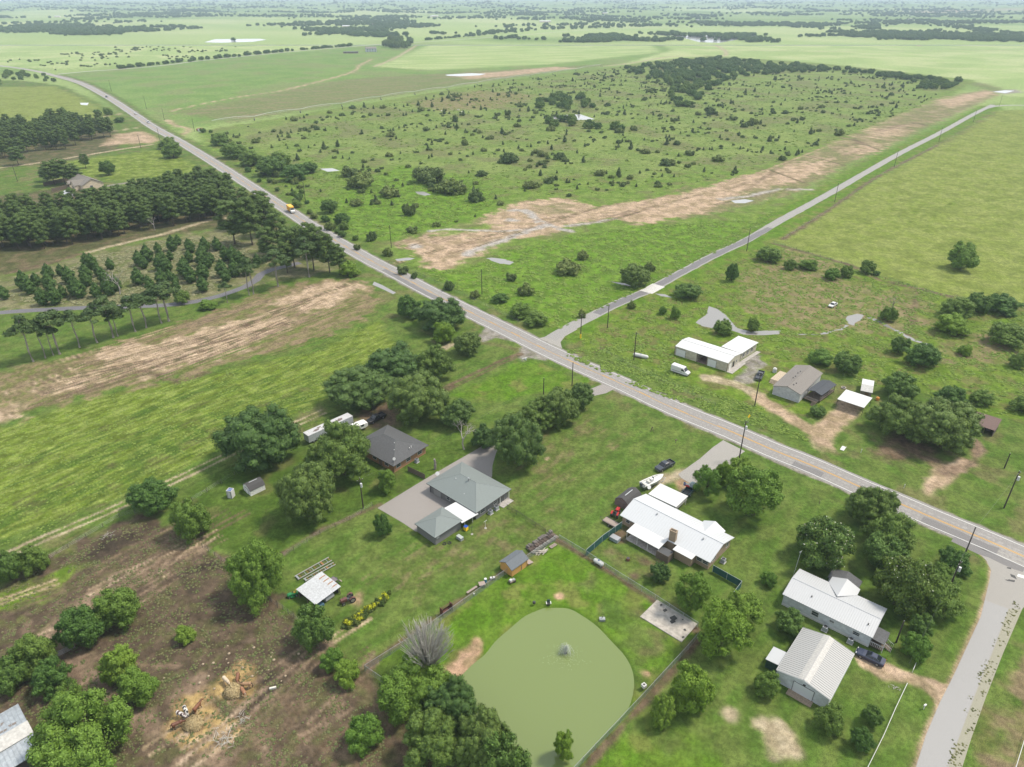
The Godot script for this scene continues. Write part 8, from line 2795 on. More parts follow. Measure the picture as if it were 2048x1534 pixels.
	add(o, "steering_wheel", mat("black metal", .03, .03, .03, .5), st)
	for q in [[.75, .22], [-.6, .32]]:
		for s in [-1, 1]:
			wheel(o, Vector3(q[0], q[1], s * .45), q[1], .2)
	st = new_st()
	box(st, Vector3(.05, .25, 0), Vector3(.9, .14, 1.15))
	add(o, "mower_deck", mat("mower green", .015, .16, .045, .4), st)

func place_at(o: Node3D, x: float, z: float, yaw: float, _l: float) -> void:
	o.position = Vector3(x, 0, z)
	o.rotation.y = yaw

func tractor(called: String, label: String, x: float, z: float, yaw: float, _l: float, paint: Array, s_: float) -> void:
	var o := thing(called, label, "tractor", Vector3(x, 0, z), yaw)
	o.scale = Vector3.ONE * s_
	var body := mat(called + " paint", paint[0], paint[1], paint[2], .5)
	var st := new_st()
	loft(st, [sec(1.6, .3, .7, 1.2, .08), sec(1.45, .36, .65, 1.35, .1), sec(.2, .38, .65, 1.4, .1)])
	add(o, "hood", body, st)
	st = new_st()
	box(st, Vector3(-.4, .75, 0), Vector3(1.4, .4, .5))
	box(st, Vector3(1.0, .55, 0), Vector3(.2, .2, 1.1))
	add(o, "chassis", mat("dark steel", .06, .065, .07, .5), st)
	st = new_st()
	for s in [-1, 1]:
		loft(st, [[Vector3(-1.4, 1.1, s * .5), Vector3(-1.4, 1.1, s * .9), Vector3(-1.4, 1.17, s * .9), Vector3(-1.4, 1.17, s * .5)], [Vector3(-.8, 1.42, s * .5), Vector3(-.8, 1.42, s * .9), Vector3(-.8, 1.49, s * .9), Vector3(-.8, 1.49, s * .5)], [Vector3(-.2, 1.1, s * .5), Vector3(-.2, 1.1, s * .9), Vector3(-.2, 1.17, s * .9), Vector3(-.2, 1.17, s * .5)]])
	add(o, "fender", body, st)
	st = new_st()
	box(st, Vector3(-.7, 1.15, 0), Vector3(.5, .12, .5))
	box(st, Vector3(-.95, 1.4, 0), Vector3(.1, .45, .5))
	add(o, "seat", mat("black metal", .03, .03, .03, .5), st)
	st = new_st()
	tube(st, Vector3(.05, 1.35, 0), Vector3(-.2, 1.6, 0), .03, .03, 5)
	tube(st, Vector3(-.22, 1.6, 0), Vector3(-.2, 1.63, 0), .2, .2, 10)
	add(o, "steering_wheel", mat("black metal", .03, .03, .03, .5), st)
	st = new_st()
	tube(st, Vector3(.9, 1.35, .15), Vector3(.9, 1.95, .15), .04, .04, 6)
	add(o, "exhaust_pipe", mat("black metal", .03, .03, .03, .5), st)
	for s in [-1, 1]:
		wheel(o, Vector3(-.8, .68, s * .72), .68, .34)
		wheel(o, Vector3(1.1, .4, s * .6), .4, .22)

# ---------------------------------------------------------------- animals
# bones: [from, to, radius at from, radius at to]; smooth union, meshed as surface nets
func flesh(bones: Array, cell: float, k: float) -> Array:
	var lo := Vector3(1e9, 1e9, 1e9)
	var hi := -lo
	for b in bones:
		for i in 2:
			var r := Vector3.ONE * (float(b[2 + i]) + cell * 2)
			lo = lo.min(b[i] - r)
			hi = hi.max(b[i] + r)
	var n := Vector3i((hi - lo) / cell) + Vector3i.ONE * 2
	var f := PackedFloat32Array()
	f.resize(n.x * n.y * n.z)
	f.fill(1.0)
	for b in bones:
		var a: Vector3 = b[0]
		var e: Vector3 = b[1] - a
		var ll := maxf(e.length_squared(), 1e-6)
		var ra: float = b[2]
		var rb: float = b[3]
		var pad := maxf(ra, rb) + k + cell * 2
		var i0 := Vector3i((a.min(b[1]) - Vector3.ONE * pad - lo) / cell).clamp(Vector3i.ZERO, n - Vector3i.ONE)
		var i1 := Vector3i((a.max(b[1]) + Vector3.ONE * pad - lo) / cell).clamp(Vector3i.ZERO, n - Vector3i.ONE)
		for z in range(i0.z, i1.z + 1):
			for y in range(i0.y, i1.y + 1):
				for x in range(i0.x, i1.x + 1):
					var p := lo + Vector3(x, y, z) * cell - a
					var t := clampf(p.dot(e) / ll, 0.0, 1.0)
					var d := (p - e * t).length() - lerpf(ra, rb, t)
					var o := (z * n.y + y) * n.x + x
					var c := f[o]
					var h := maxf(k - absf(c - d), 0.0) / k
					f[o] = minf(c, d) - h * h * k * .25
	var pos := PackedVector3Array()
	var at := {}
	for z in n.z - 1:
		for y in n.y - 1:
			for x in n.x - 1:
				var o := (z * n.y + y) * n.x + x
				var inside_n := 0
				var v: Array[float] = []
				for q in 8:
					var s := f[o + (q & 1) + ((q >> 1) & 1) * n.x + ((q >> 2) & 1) * n.x * n.y]
					v.append(s)
					if s < 0:
						inside_n += 1
				if inside_n == 0 or inside_n == 8:
					continue
				var sum := Vector3.ZERO
				var m := 0
				for q in 8:
					for ax in 3:
						var w := q | (1 << ax)
						if w != q and (v[q] < 0) != (v[w] < 0):
							var t := v[q] / (v[q] - v[w])
							var g := Vector3(q & 1, (q >> 1) & 1, (q >> 2) & 1)
							g[ax] += t
							sum += g
							m += 1
				at[o] = pos.size()
				pos.append(lo + (Vector3(x, y, z) + sum / m) * cell)
	var idx := PackedInt32Array()
	var sx := n.x
	var sy := n.x * n.y
	for o in at:
		var x: int = o % n.x
		var y: int = (o / n.x) % n.y
		var z: int = o / sy
		for ax in 3:
			var step: int = [1, sx, sy][ax]
			var ds: Array = [[sx, sy], [sy, 1], [1, sx]][ax]
			if (ax != 0 and x == 0) or (ax != 1 and y == 0) or (ax != 2 and z == 0):
				continue
			if (f[o] < 0) == (f[o + step] < 0):
				continue
			var c0: int = at.get(o, -1)
			var c1: int = at.get(o - ds[0], -1)
			var c2: int = at.get(o - ds[0] - ds[1], -1)
			var c3: int = at.get(o - ds[1], -1)
			if c0 < 0 or c1 < 0 or c2 < 0 or c3 < 0:
				continue
			if f[o] < 0:
				idx.append_array([c0, c3, c2, c0, c2, c1])
			else:
				idx.append_array([c0, c1, c2, c0, c2, c3])
	return [pos, idx]

func skin(shape: Array, paint: Callable, called: String, parent: Node3D) -> void:
	var st := SurfaceTool.new()
	st.begin(Mesh.PRIMITIVE_TRIANGLES)
	st.set_smooth_group(0)
	var pos: PackedVector3Array = shape[0]
	for p in pos:
		var c: Color = paint.call(p)
		st.set_color(c.linear_to_srgb())
		st.add_vertex(p)
	for i in shape[1]:
		st.add_index(i)
	st.generate_normals()
	var o := MeshInstance3D.new()
	o.mesh = st.commit()
	o.mesh.surface_set_material(0, hide_mat)
	hang(o, called, parent)

var hide_mat: StandardMaterial3D

func horse_bones(head_down: bool, stride: float) -> Array:
	# +x is forward; withers at 1.5 m
	var b := [
		[Vector3(-.62, 1.18, 0), Vector3(.0, 1.12, 0), .31, .30], [Vector3(.0, 1.12, 0), Vector3(.52, 1.12, 0), .30, .29],
		[Vector3(-.68, 1.28, .1), Vector3(-.62, 1.0, .14), .2, .17], [Vector3(-.68, 1.28, -.1), Vector3(-.62, 1.0, -.14), .2, .17],
		[Vector3(.45, 1.32, 0), Vector3(.62, 1.05, 0), .17, .19],
	]
	var poll := Vector3(1.32, .72, 0) if head_down else Vector3(1.28, 1.3, .05)
	var nose := Vector3(1.5, .22, .02) if head_down else Vector3(1.62, .95, .08)
	b.append_array([[Vector3(.6, 1.2, 0), (Vector3(.6, 1.2, 0) + poll) * .5, .2, .15], [(Vector3(.6, 1.2, 0) + poll) * .5, poll, .15, .115], [poll, poll.lerp(nose, .45), .125, .105], [poll.lerp(nose, .45), nose, .1, .065]])
	for s in [-1, 1]:
		var ear := poll + (poll - nose).normalized() * .06
		b.append([ear + Vector3(0, 0, s * .05), ear + (poll - nose).normalized() * .13 + Vector3(.02, 0, s * .07), .03, .012])
		var f: float = stride * s
		b.append_array([[Vector3(.5, 1.0, s * .16), Vector3(.54 + f * .4, .55, s * .15), .115, .06], [Vector3(.54 + f * .4, .55, s * .15), Vector3(.54 + f, .12, s * .15), .055, .04], [Vector3(.54 + f, .12, s * .15), Vector3(.6 + f, .03, s * .15), .05, .06]])
		b.append_array([[Vector3(-.66, 1.02, s * .16), Vector3(-.56 - f * .3, .72, s * .16), .17, .09], [Vector3(-.56 - f * .3, .72, s * .16), Vector3(-.78 - f * .6, .52, s * .16), .085, .06], [Vector3(-.78 - f * .6, .52, s * .16), Vector3(-.74 - f, .12, s * .16), .05, .042], [Vector3(-.74 - f, .12, s * .16), Vector3(-.68 - f, .03, s * .16), .05, .06]])
	return b

func build_animals() -> void:
	hide_mat = StandardMaterial3D.new()
	hide_mat.resource_name = "horse hide"
	hide_mat.vertex_color_use_as_albedo = true
	hide_mat.vertex_color_is_srgb = true
	hide_mat.roughness = .6
	var shapes := [flesh(horse_bones(true, .1), .045, .09), flesh(horse_bones(true, -.2), .045, .09), flesh(horse_bones(false, .16), .045, .09)]
	var black := Color(.012, .011, .010)
	for q in [
		[-47.6, -83.1, -1.347, 2.41, 0, Color(.14, .06, .03), Color(.03, .015, .01), "chestnut horse eating at the top of the upper hay pile", 0],
		[-49.4, -82.6, -0.692, 2.55, 1, Color(.42, .34, .25), Color(.30, .22, .15), "cream horse eating from the left of the upper hay pile", 0],
		[-45.7, -81.8, -3.142, 1.81, 2, Color(.24, .145, .08), Color(.03, .015, .01), "tan horse with a dark tail right of the upper hay pile", 0],
		[-45.8, -80.5, 2.282, 2.34, 0, Color(.22, .105, .055), Color(.40, .33, .25), "sorrel horse with a pale tail below the tan one", 0],
		[-54, -76.7, -0.898, 2.15, 1, Color(.48, .46, .43), black, "black and white pinto horse above the lower hay pile", 1],
		[-54.5, -76, -0.376, 2.01, 0, Color(.48, .45, .42), Color(.045, .02, .016), "brown and white pinto horse left of the lower hay pile", 1],
		[-52.4, -77.4, 1.291, 2.06, 2, Color(.13, .05, .022), black, "tall bay horse turned away from the lower hay pile", 0],
		[-54.4, -74.3, 0.595, 1.93, 1, Color(.10, .04, .022), black, "dark bay horse with its head in the lower hay pile", 0]]:
		var o := thing("horse", q[7], "horse", Vector3(q[0], 0, q[1]), q[2])
		var coat: Color = q[5]
		var points: Color = q[6]
		var pinto: bool = q[8] == 1
		var off: float = q[0] * 3.0
		var painter := func(p: Vector3) -> Color:
			var c := coat
			if pinto:
				c = coat if fm.get_noise_3d(p.x * 22 + off, p.y * 22, p.z * 16) > -.05 else points
			if p.y < .5 and p.x < .95:
				c = c.lerp(points if not pinto else Color(.4, .38, .36), clampf((.62 - p.y) * 4, 0, 1))
			return c
		skin(shapes[q[4]], painter, "body", o)
		# tail and mane
		var st := new_st()
		pipe(st, [Vector3(-.88, 1.38, 0), Vector3(-1.05, 1.2, .02), Vector3(-1.08, .75, .03), Vector3(-1.04, .45, .02)], .055, .05, 6)
		add(o, "tail", mat("hair %s" % points.to_html(false), points.r, points.g, points.b, .8), st)
		st = new_st()
		var poll := Vector3(1.28, 1.42, .05) if q[4] == 2 else Vector3(1.32, .84, 0)
		pipe(st, [Vector3(.5, 1.46, 0), Vector3(.5, 1.46, 0).lerp(poll, .5) + Vector3(0, .04, 0), poll], .05, .035, 5)
		add(o, "mane", mat("hair %s" % points.to_html(false), points.r, points.g, points.b, .8), st)
	# the two heaps of hay they eat from
	for q in [[Vector2(-47.6, -81), "loose round hay heap ringed by four horses in the paddock", 1.35], [Vector2(-52.1, -74.8), "trampled low hay heap among the pinto horses", 1.25]]:
		var o := thing("hay_heap", q[1], "hay heap", v3(q[0]))
		var f := [[Vector3(0, .35, 0), Vector3(1.15, .75, 1.1) * q[2]], [Vector3(.6, .2, .5), Vector3(.8, .5, .8)], [Vector3(-.7, .2, .3), Vector3(.8, .45, .8)], [Vector3(0, .15, -.8), Vector3(.9, .4, .7)]]
		var mi := MeshInstance3D.new()
		mi.mesh = foliage(f, 2600, .1, 3.2, Color(.30, .23, .12), Color(.40, .32, .18), Color(.42, .36, .22), .96, .1)
		hang(mi, "straw", o, "stuff")
	# cattle far off in the scrub
	var cow := flesh([[Vector3(-.7, 1.0, 0), Vector3(.6, 1.0, 0), .42, .4], [Vector3(.6, 1.1, 0), Vector3(1.1, 1.15, 0), .25, .18], [Vector3(1.1, 1.15, 0), Vector3(1.45, .95, 0), .18, .1], [Vector3(.5, .8, .2), Vector3(.5, 0, .2), .13, .07], [Vector3(.5, .8, -.2), Vector3(.5, 0, -.2), .13, .07], [Vector3(-.7, .8, .2), Vector3(-.75, 0, .2), .15, .07], [Vector3(-.7, .8, -.2), Vector3(-.75, 0, -.2), .15, .07]], .09, .12)
	var n := 0
	for q in [[Vector2(-78.9, -761), 1, "black cow grazing left of the white cattle in the far scrub"], [Vector2(-71.3, -761), 0, "white cow nearest the black one in the far scrub"], [Vector2(-54.6, -768), 0, "white cow in the middle of the far scrub herd"], [Vector2(-50.2, -754), 0, "white cow at the right of the far scrub herd"], [Vector2(-67.2, -731), 1, "black cow below the white cattle in the far scrub"], [Vector2(6.79, -728), 1, "lone black cow left of the far stock pond"]]:
		var o := thing("cow", q[2], "cow", v3(q[0]), n * 1.3)
		var c := Color(.46, .44, .40) if q[1] == 0 else black
		skin(cow, func(_p): return c, "body", o)
		n += 1

# ---------------------------------------------------------------- things in the yards
# parts: [name, material, [numbers of 6: a box; of 7: a tube from a to b with its radius]]
func simple(called: String, label: String, category: String, p: Vector2, yaw: float, parts: Array, group := "") -> Node3D:
	var o := thing(called, label, category, v3(p), yaw, group)
	for q in parts:
		var st := new_st()
		for n in q[2]:
			if n.size() == 6:
				box(st, Vector3(n[0], n[1], n[2]), Vector3(n[3], n[4], n[5]))
			else:
				tube(st, Vector3(n[0], n[1], n[2]), Vector3(n[3], n[4], n[5]), n[6], n[6], 10)
		add(o, q[0], q[1], st)
	return o

func build_yard_things() -> void:
	var white := mat("white paint", 0.486, 0.486, 0.475, .6)
	var black := mat("black metal", .03, .03, .03, .5)
	var galv := mat("galvanised", 0.317, 0.327, 0.338, .45, .5)
	var wood := worn("weathered wood", .16, .125, .09, .9, 0, 1.3, 1)
	var ply := worn("pink plywood", .36, .29, .25, .85, 0, 1.3, 1)
	var rust := mat("rust", .25, .13, .055, .9)
	var brown := mat("swing brown", .085, .03, .02, .7)
	var grey := mat("box grey", .22, .24, .24, .6)
	for q in [[Vector2(18.14, -111.9), -.75, "white propane tank lying inside the pond fence", .48, 1.25], [Vector2(42.3, -208.4), -.5, "white tank trailer by the overgrown fence left of the delivery van", .6, 2.6]]:
		var o := thing("propane_tank", q[2], "propane tank", v3(q[0]), q[1])
		var st := new_st()
		var rings := []
		for e in [[-1.0, .25], [-.93, .7], [-.8, .95], [-.65, 1.0], [.65, 1.0], [.8, .95], [.93, .7], [1.0, .25]]:
			rings.append(ring(Vector3(e[0] * q[4], .75, 0), Vector3.RIGHT, q[3] * e[1], 12))
		loft(st, rings)
		add(o, "shell", white, st)
		st = new_st()
		tube(st, Vector3(0, .75 + q[3], 0), Vector3(0, .9 + q[3], 0), .16, .14, 8)
		add(o, "valve_cover", mat("valve blue", .03, .10, .25, .5), st)
		for x in [-.6, .6]:
			st = new_st()
			box(st, Vector3(x * q[4], .2, 0), Vector3(.12, .4, .7))
			add(o, "leg", galv, st)
	simple("storage_chest", "grey green storage chest on the grass near the yellow bin", "storage chest", Vector2(-11.42, -119.9), -.75, [["body", grey, [[0, .35, 0, 1.5, .7, .8]]], ["lid", mat("chest lid", .27, .30, .28, .6), [[0, .74, 0, 1.56, .09, .86]]]])
	simple("wheelie_bin", "yellow bin with a blue lid at the end of the breezeway", "bin", Vector2(-10.27, -122.9), -.7, [["body", mat("bin yellow", 0.726, 0.475, 0.013, .6), [[0, .55, 0, .75, 1.0, .75]]], ["lid", mat("bin blue", .015, .07, .35, .5), [[0, 1.09, 0, .8, .09, .8]]]])
	simple("cold_frame", "low grey metal box in the yard left of the patio", "storage chest", Vector2(22.57, -119.6), -.72, [["body", mat("box blue grey", .20, .24, .25, .6), [[0, .4, 0, 2.0, .8, 1.3]]], ["lid", galv, [[0, .83, 0, 2.1, .06, 1.4]]]])
	simple("fire_drum", "rusty brown fire drum in the ranch house yard", "fire drum", Vector2(24.52, -113.3), 0, [["drum", mat("drum rust", .12, .05, .03, .9), [[0, 0, 0, 0, .6, 0, .4]]], ["ash", black, [[0, .58, 0, 0, .62, 0, .33]]]])
	simple("fire_ring", "stone fire ring in the middle of the round sand patch", "fire ring", Vector2(100.6, -187.8), 0, [["stone_ring", mat("ring stone", .26, .23, .19, .9), [[0, 0, 0, 0, .35, 0, .75]]], ["ash", black, [[0, .34, 0, 0, .37, 0, .5]]]])
	simple("water_tank", "white round water tank behind the timber deck", "water tank", Vector2(83, -198.2), 0, [["shell", white, [[0, 0, 0, 0, 1.3, 0, .62], [0, 1.3, 0, 0, 1.5, 0, .4]]]])
	simple("buoy_tank", "orange ball tank beside the little tan shed", "tank", Vector2(107.6, -180.6), 0, [["shell", mat("orange tank", .45, .19, .03, .5), [[0, .1, 0, 0, .9, 0, .5], [0, 0, 0, 0, .1, 0, .3], [0, .9, 0, 0, 1.05, 0, .3]]]])
	# swing, benches and pond-side seats
	var sw := [["bench", brown, [[0, .5, 0, 2.0, .08, .6], [0, .8, -.3, 2.0, .5, .06]]]]
	for x in [-1.15, 1.15]:
		sw.append(["end_frame", brown, [[x, .9, .45, .1, 1.8, .1], [x, .9, -.45, .1, 1.8, .1], [x, 1.75, 0, .1, .1, 1.0], [x, .9, 0, .05, 1.5, .8]]])
	sw.append(["top_rail", brown, [[0, 1.84, 0, 2.5, .08, .12]]])
	simple("garden_swing", "brown wooden garden swing against the pond fence", "swing", Vector2(-12.68, -98.9), .72, sw)
	simple("work_bench", "long low plank bench beside the pond fence", "bench", Vector2(-8.02, -104.4), .75, [["plank", ply, [[0, .5, -.12, 2.6, .06, .22], [0, .5, .12, 2.6, .06, .22]]], ["leg", wood, [[-1.0, .24, 0, .1, .47, .4]]], ["leg", wood, [[1.0, .24, 0, .1, .47, .4]]]])
	simple("garden_table", "square plywood table next to the blue and white barrel", "table", Vector2(-6.06, -105.8), .3, [["top", ply, [[0, .75, 0, 1.3, .06, 1.1]]], ["leg", wood, [[-.5, .36, -.4, .1, .72, .1]]], ["leg", wood, [[.5, .36, -.4, .1, .72, .1]]], ["leg", wood, [[-.5, .36, .4, .1, .72, .1]]], ["leg", wood, [[.5, .36, .4, .1, .72, .1]]], ["shelf", wood, [[0, .3, 0, 1.1, .05, .9]]]])
	simple("barrel", "blue barrel with a white top beside the pond fence", "barrel", Vector2(-5.39, -106.9), 0, [["drum", mat("barrel blue", .05, .18, .27, .5), [[0, 0, 0, 0, .9, 0, .32]]], ["top", white, [[0, .9, 0, 0, .97, 0, .3]]]])
	simple("crate", "low dark crate with two white tubs by the yellow shed", "crate", Vector2(-3.99, -107.7), .2, [["body", wood, [[0, .2, 0, 1.2, .4, .6]]], ["tub", white, [[-.3, .48, 0, .4, .2, .45]]], ["tub", white, [[.3, .48, 0, .4, .2, .45]]]])
	simple("hand_cart", "loaded cart with a white tub at the corner of the yellow shed", "cart", Vector2(0, -106.9), .7, [["tray", wood, [[0, .45, 0, 1.4, .15, .9]]], ["tub", white, [[-.3, .7, 0, .5, .4, .5]]], ["scrap", grey, [[.35, .62, .1, .5, .2, .5]]], ["wheel", black, [[.4, .25, -.5, .4, .25, -.42, .25]]], ["wheel", black, [[.4, .25, .42, .4, .25, .5, .25]]]])
	simple("bucket", "white bucket on the grass below the plank bench", "bucket", Vector2(-7.57, -103.5), 0, [["pail", white, [[0, 0, 0, 0, .35, 0, .16]]]])
	simple("kettle_grill", "black kettle grill above the pond", "grill", Vector2(4.31, -100.7), 0, [["bowl", black, [[0, .6, 0, 0, .9, 0, .33], [0, .9, 0, 0, 1.02, 0, .24]]], ["leg", black, [[-.2, 0, .15, -.1, .6, .1, .03]]], ["leg", black, [[.2, 0, .15, .1, .6, .1, .03]]], ["leg", black, [[0, 0, -.25, 0, .6, -.1, .03]]]])
	simple("garden_chair", "dark garden chair with pale arms at the top of the pond", "chair", Vector2(7.16, -100.8), .1, [["seat", black, [[0, .42, 0, .6, .08, .6]]], ["backrest", mat("chair green", .03, .06, .05, .6), [[0, .8, -.28, .6, .75, .08]]], ["arm", white, [[-.42, .6, 0, .16, .06, .7]]], ["arm", white, [[.42, .6, 0, .16, .06, .7]]], ["leg", black, [[-.25, .2, 0, .06, .4, .5]]], ["leg", black, [[.25, .2, 0, .06, .4, .5]]]])
	simple("fish_feeder", "white box with a dark hatch on the pond fence", "feeder", Vector2(22.65, -81.6), .6, [["body", white, [[0, .9, 0, .7, .6, .7]]], ["hatch", black, [[0, 1.22, 0, .35, .05, .35]]], ["leg", galv, [[0, .3, 0, .1, .6, .1]]]])
	simple("stepping_post", "tilted dark fishing post on the right bank of the pond", "post", Vector2(17.02, -96.9), 0, [["post", wood, [[0, 0, 0, .3, 1.3, 0, .06]]], ["basket", grey, [[.2, .3, 0, 1.1, .5, .7]]]])
	# flag, mailboxes, markers, small posts
	simple("flag", "red white and blue flag hanging from a white pole at the carport", "flag", Vector2(40.8, -136.2), -.6, [["pole", white, [[0, 0, 0, 0, 3.4, 0, .04]]], ["blue_band", mat("flag blue", .02, .04, .16, .8), [[.25, 2.9, 0, .5, .95, .03]]], ["white_stripe", white, [[1.0, 3.13, .02, 1.0, .47, .03]]], ["red_stripe", mat("flag red", .33, .02, .03, .8), [[1.0, 2.65, .02, 1.0, .47, .03]]], ["star", white, [[.25, 2.9, .025, .2, .2, .01]]]])
	for q in [[Vector2(68.9, -77.7), "white mailbox on the lawn beside the side street", white], [Vector2(43.6, -157.8), "brown mailbox on a post by the ranch house driveway", wood], [Vector2(91, -153.3), "white marker post under the left big oak", white], [Vector2(94.9, -138.2), "small white marker on the verge below the big oaks", white], [Vector2(72, -132), "dark thin post on the lawn right of the large pecan", wood]]:
		simple("mailbox" if "mailbox" in q[1] else "marker_post", q[1], "mailbox" if "mailbox" in q[1] else "post", q[0], .5, [["post", q[2], [[0, .45, 0, .1, .9, .1]]], ["box", q[2], [[0, 1.0, 0, .55, .28, .24]]]] if "mailbox" in q[1] else [["post", q[2], [[0, 0, 0, 0, 1.1, 0, .06]]], ["cap", q[2], [[0, 1.1, 0, 0, 1.16, 0, .09]]]])
	simple("tree_support", "small wooden tripod on the lawn below the highway", "tripod", Vector2(38.3, -163.7), 0, [["leg", wood, [[-.5, 0, .3, 0, 1.5, 0, .06]]], ["leg", wood, [[.5, 0, .3, 0, 1.5, 0, .06]]], ["leg", wood, [[0, 0, -.5, 0, 1.5, 0, .06]]], ["crosspiece", wood, [[0, 1.3, 0, .7, .08, .08]]]])
	simple("cut_trunk", "tall cut tree trunk between the two hip roofed houses", "tree stump", Vector2(-19.39, -146), 0, [["trunk", worn("grey bark", .30, .27, .24, .95, 0, 1.5, 1), [[0, -.1, 0, .12, 1.6, 0, .32], [.12, 1.6, 0, 0, 3.1, 0, .24]]], ["stub", wood, [[.1, 2.0, 0, .6, 2.3, .1, .09]]]])
	for q in [[Vector2(-5.94, -123.5), "white clothes line post left of the air conditioners"], [Vector2(-8.86, -121.5), "dark clothes line post by the yellow bin"]]:
		simple("clothes_post", q[1], "clothes line post", q[0], .8, [["post", white if "white" in q[1] else black, [[0, 0, 0, 0, 2.1, 0, .045]]], ["crossbar", white if "white" in q[1] else black, [[0, 2.05, 0, 1.0, .06, .06]]], ["foot", mat("pale concrete", 0.436, 0.422, 0.396, .9), [[0, 0, 0, 0, .08, 0, .28]]]])
	for q in [[Vector2(-14.68, -118.3), "left of the two old tyres at the corner of the grey garage"], [Vector2(-13.62, -118.6), "right of the two old tyres at the corner of the grey garage"]]:
		var o := thing("tyre_planter", q[1], "tyre", v3(q[0]), 0)
		var st := new_st()
		var rings := []
		for e in [[.0, .3], [.0, .42], [.2, .42], [.2, .3]]:
			rings.append(ring(Vector3(0, e[0], 0), Vector3.UP, e[1], 14))
		rings.append(rings[0])
		loft(st, rings, false)
		add(o, "rubber", mat("tyre", .018, .018, .018, .85), st)
	simple("tin_sheet", "bent white metal sheet lying in the grass by the dirt drive", "sheet metal", Vector2(87.1, -155.2), .9, [["sheet", white, [[0, .12, 0, 2.2, .04, 1.0]]], ["bent_edge", white, [[.9, .2, .5, .5, .2, .04]]]])
	simple("culvert_wall", "broken white culvert headwall on the lawn by the dirt drive", "culvert", Vector2(4.1, -207.6), .4, [["headwall", white, [[0, .15, 0, 1.8, .3, .3]]], ["pipe", grey, [[0, .1, .1, 0, .1, 1.4, .22]]]])
	simple("feed_trough", "pale trough on the dark mud right of the upper hay pile", "trough", Vector2(-41.2, -81.7), .3, [["body", mat("trough", 0.502, 0.475, 0.422, .7), [[0, .15, 0, 1.1, .3, .35]]], ["rim", galv, [[0, .32, .17, 1.15, .04, .05]]]])
	for q in [[Vector2(-90.4, -86.8), .4, "white board lying beyond the hedge at the left edge"], [Vector2(-90.3, -85.3), .9, "second white board lying at the very left edge"]]:
		simple("loose_board", q[2], "board", q[0], q[1], [["board", white, [[0, .06, 0, 1.4, .06, .7]]], ["batten", wood, [[0, .1, 0, .1, .05, .68]]]])
	# scrap by the tin shed: two long ladder-like frames and a dark trailer frame
	for q in [[Vector2(-41.2, -110.5), .78, 8.0, 1.3, "long pale lattice frame lying above the rusty tin shed"], [Vector2(-39.7, -109.5), .76, 7.0, .8, "rusty lattice frame lying against the tin shed roof edge"]]:
		var o := thing("lattice_frame", q[4], "scrap frame", v3(q[0]), q[1])
		for s in [-1, 1]:
			var st := new_st()
			box(st, Vector3(0, .4, s * q[3] * .5), Vector3(q[2], .18, .1))
			add(o, "rail", mat("aluminium", .36, .35, .34, .4, .3), st)
		for i in 14:
			var st := new_st()
			box(st, Vector3(-q[2] * .5 + (i + .5) * q[2] / 14, .38 + .04 * (i % 2), 0), Vector3(.1 + .25 * float(i % 5 == 0), .08, q[3]))
			add(o, "rung", [galv, rust, wood][i % 3], st)
	simple("trailer_frame", "dark trailer frame with a pale jack beside the tin shed", "trailer", Vector2(-36.1, -107), -.7, [["frame", black, [[0, .5, -.5, 2.2, .12, .1], [0, .5, .5, 2.2, .12, .1], [1.0, .501, 0, .1, .1, .9], [-1.0, .501, 0, .1, .1, .9]]], ["deck", mat("deck mauve", .13, .11, .12, .8), [[-.2, .58, 0, 1.4, .04, .9]]], ["jack", ply, [[1.3, .7, -.6, .7, .12, .2]]], ["wheel", black, [[-.3, .3, .58, -.3, .3, .75, .3]]], ["wheel", black, [[-.3, .3, -.75, -.3, .3, -.58, .3]]]])
	# woodpile by the fence corner
	var o := thing("woodpile", "long stack of grey split logs in the corner of the pond fence", "woodpile", v3(Vector2(6.54, -118.6)), .75)
	var bark := [worn("split grey", .20, .175, .16, .95, 0, .8, 1), worn("split brown", .14, .105, .085, .95, 0, .8, 1), worn("split pale", .30, .265, .23, .95, 0, .8, 1)]
	for i in 230:
		var st := new_st()
		var x := rng.randf_range(-3.9, 3.9)
		var row := i % 3
		var r := rng.randf_range(.1, .2)
		var z := -.8 + row * .85
		var y := rng.randf_range(.1, .85) * (1.0 - .25 * row)
		tube(st, Vector3(x, y, z - .4), Vector3(x + rng.randf_range(-.08, .08), y + rng.randf_range(-.06, .06)  , z + .4), r, r * .9, 5)
		add(o, "log", bark[i % 3], st)
	o = thing("timber_heap", "heap of pale broken boards below the woodpile", "timber heap", v3(Vector2(6.22, -115.7)), .3)
	for i in 26:
		var st := new_st()
		var a := rng.randf_range(-.5, .9)
		box(st, Vector3(rng.randf_range(-1.0, 1.0), rng.randf_range(.1, .45), rng.randf_range(-.5, .6)), Vector3(rng.randf_range(.9, 1.9), .07, .16), a, Basis(Vector3.BACK, rng.randf_range(-.2, .2)))
		add(o, "board", worn("pale board", 0.475, 0.436, 0.370, .9, 0, 1.0, 1), st)
	simple("pallet_row", "pale pallet lying along the front edge of the woodpile", "pallet", Vector2(8.89, -117.6), .72, [["slat", ply, [[0, .2, -.3, 1.8, .05, .2]]], ["slat", ply, [[0, .2, 0, 1.8, .05, .2]]], ["slat", ply, [[0, .2, .3, 1.8, .05, .2]]], ["bearer", wood, [[-.7, .1, 0, .1, .16, .9], [.7, .1, 0, .1, .16, .9]]]])
	# yellow flowered garden row
	var a0: Vector2 = Vector2(-31.3, -95)
	var a1: Vector2 = Vector2(-24.45, -103.1)
	var place := ["at the lower left end", "in the lower half", "in the middle", "in the upper half", "at the upper right end"]
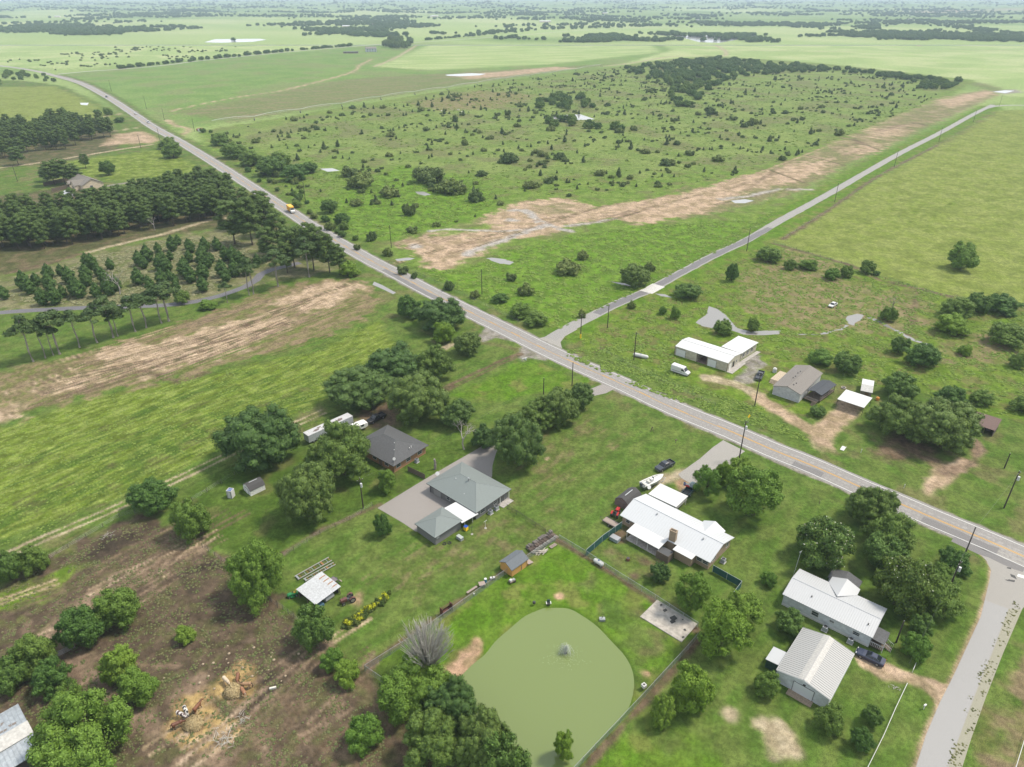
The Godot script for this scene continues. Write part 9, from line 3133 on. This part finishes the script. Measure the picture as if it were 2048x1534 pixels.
	for i in 44:
		var t := i / 43.0
		var p := a0.lerp(a1, t) + Vector2(rng.randfn(0, .5), rng.randfn(0, .45))
		put_plant("shrub", p.x, p.y, rng.randf_range(.9, 1.6), rng.randf_range(.7, 1.2), "leafy garden plant %s of the yellow flowered row" % place[int(t * 4.99)], "garden plant", "garden row plants " + place[int(t * 4.99)])
	var fl := MeshInstance3D.new()
	var lobes := []
	for i in 26:
		var p := a0.lerp(a1, clampf(rng.randf(), .06, .98)) - (a0 + a1) * .5 + Vector2(rng.randfn(0, .35), rng.randfn(0, .35))
		lobes.append([v3(p, rng.randf_range(.7, 1.1)), Vector3(.4, .25, .4) * rng.randf_range(.6, 1.3)])
	fl.mesh = foliage(lobes, 1500, .1, 1.4, Color(.24, .30, .02), Color(.42, .40, .02), Color(.50, .42, .02), 0, .5)
	fl.position = v3((a0 + a1) * .5)
	hang(fl, "garden_flowers", null, "stuff")
	tag(fl, "yellow flowers along the garden row by the tin shed", "flowers")
	# fallen boughs
	for q in [[Vector2(-46.1, -72.2), "heap of pale fallen boughs in the lower paddock", 3.2, 34], [Vector2(66.1, -81.8), "small grey fallen bough by the white pipe fence", 1.3, 14], [Vector2(-89.3, -120.9), "fallen grey bough on the farm lane fence", 2.0, 16], [Vector2(-44.4, -75.6), "scattered dead sticks between paddock hay and boughs", 2.6, 16]]:
		var st := new_st()
		var r := RandomNumberGenerator.new()
		r.seed = int(q[2] * 100)
		o = thing("fallen_bough", q[1], "fallen branch", v3(q[0]))
		for i in q[3]:
			var a := r.randf() * TAU
			var c: Vector3 = Vector3(r.randfn(0, .35), .12, r.randfn(0, .35)) * q[2] * .8
			var e: Vector3 = c + Vector3(cos(a), r.randf_range(.0, .25), sin(a)) * q[2] * r.randf_range(.2, .6)
			pipe(st, [c, (c + e) * .5 + Vector3(0, .12, 0), e], .05, .012, 4)
		add(o, "branches", worn("pale twig", .48, .46, .41, .95, 0, 1.5, 1), st)
	# stones on the paddock
	for i in 26:
		var st := new_st()
		var p: Vector2 = [Vector2(-52.7, -83.4), Vector2(-49.8, -87.6), Vector2(-42.7, -91), Vector2(-43.2, -86.6)][i % 4] + Vector2(rng.randfn(0, 3.0), rng.randfn(0, 2.5))
		var rad := rng.randf_range(.12, .3)
		loft(st, [ring(Vector3(0, 0, 0), Vector3.UP, rad * .8, 6), ring(Vector3(0, rad * .5, 0), Vector3.UP, rad, 6), ring(Vector3(.02, rad * .9, 0), Vector3.UP, rad * .5, 6)])
		var s := commit(st, "field_stone", worn("field stone", .40, .32, .22, .9, 0, .8, 1))
		s.position = v3(p)
		tag(s, "pale tan stone strewn over the brown paddock", "stone", "stones strewn over the paddock")
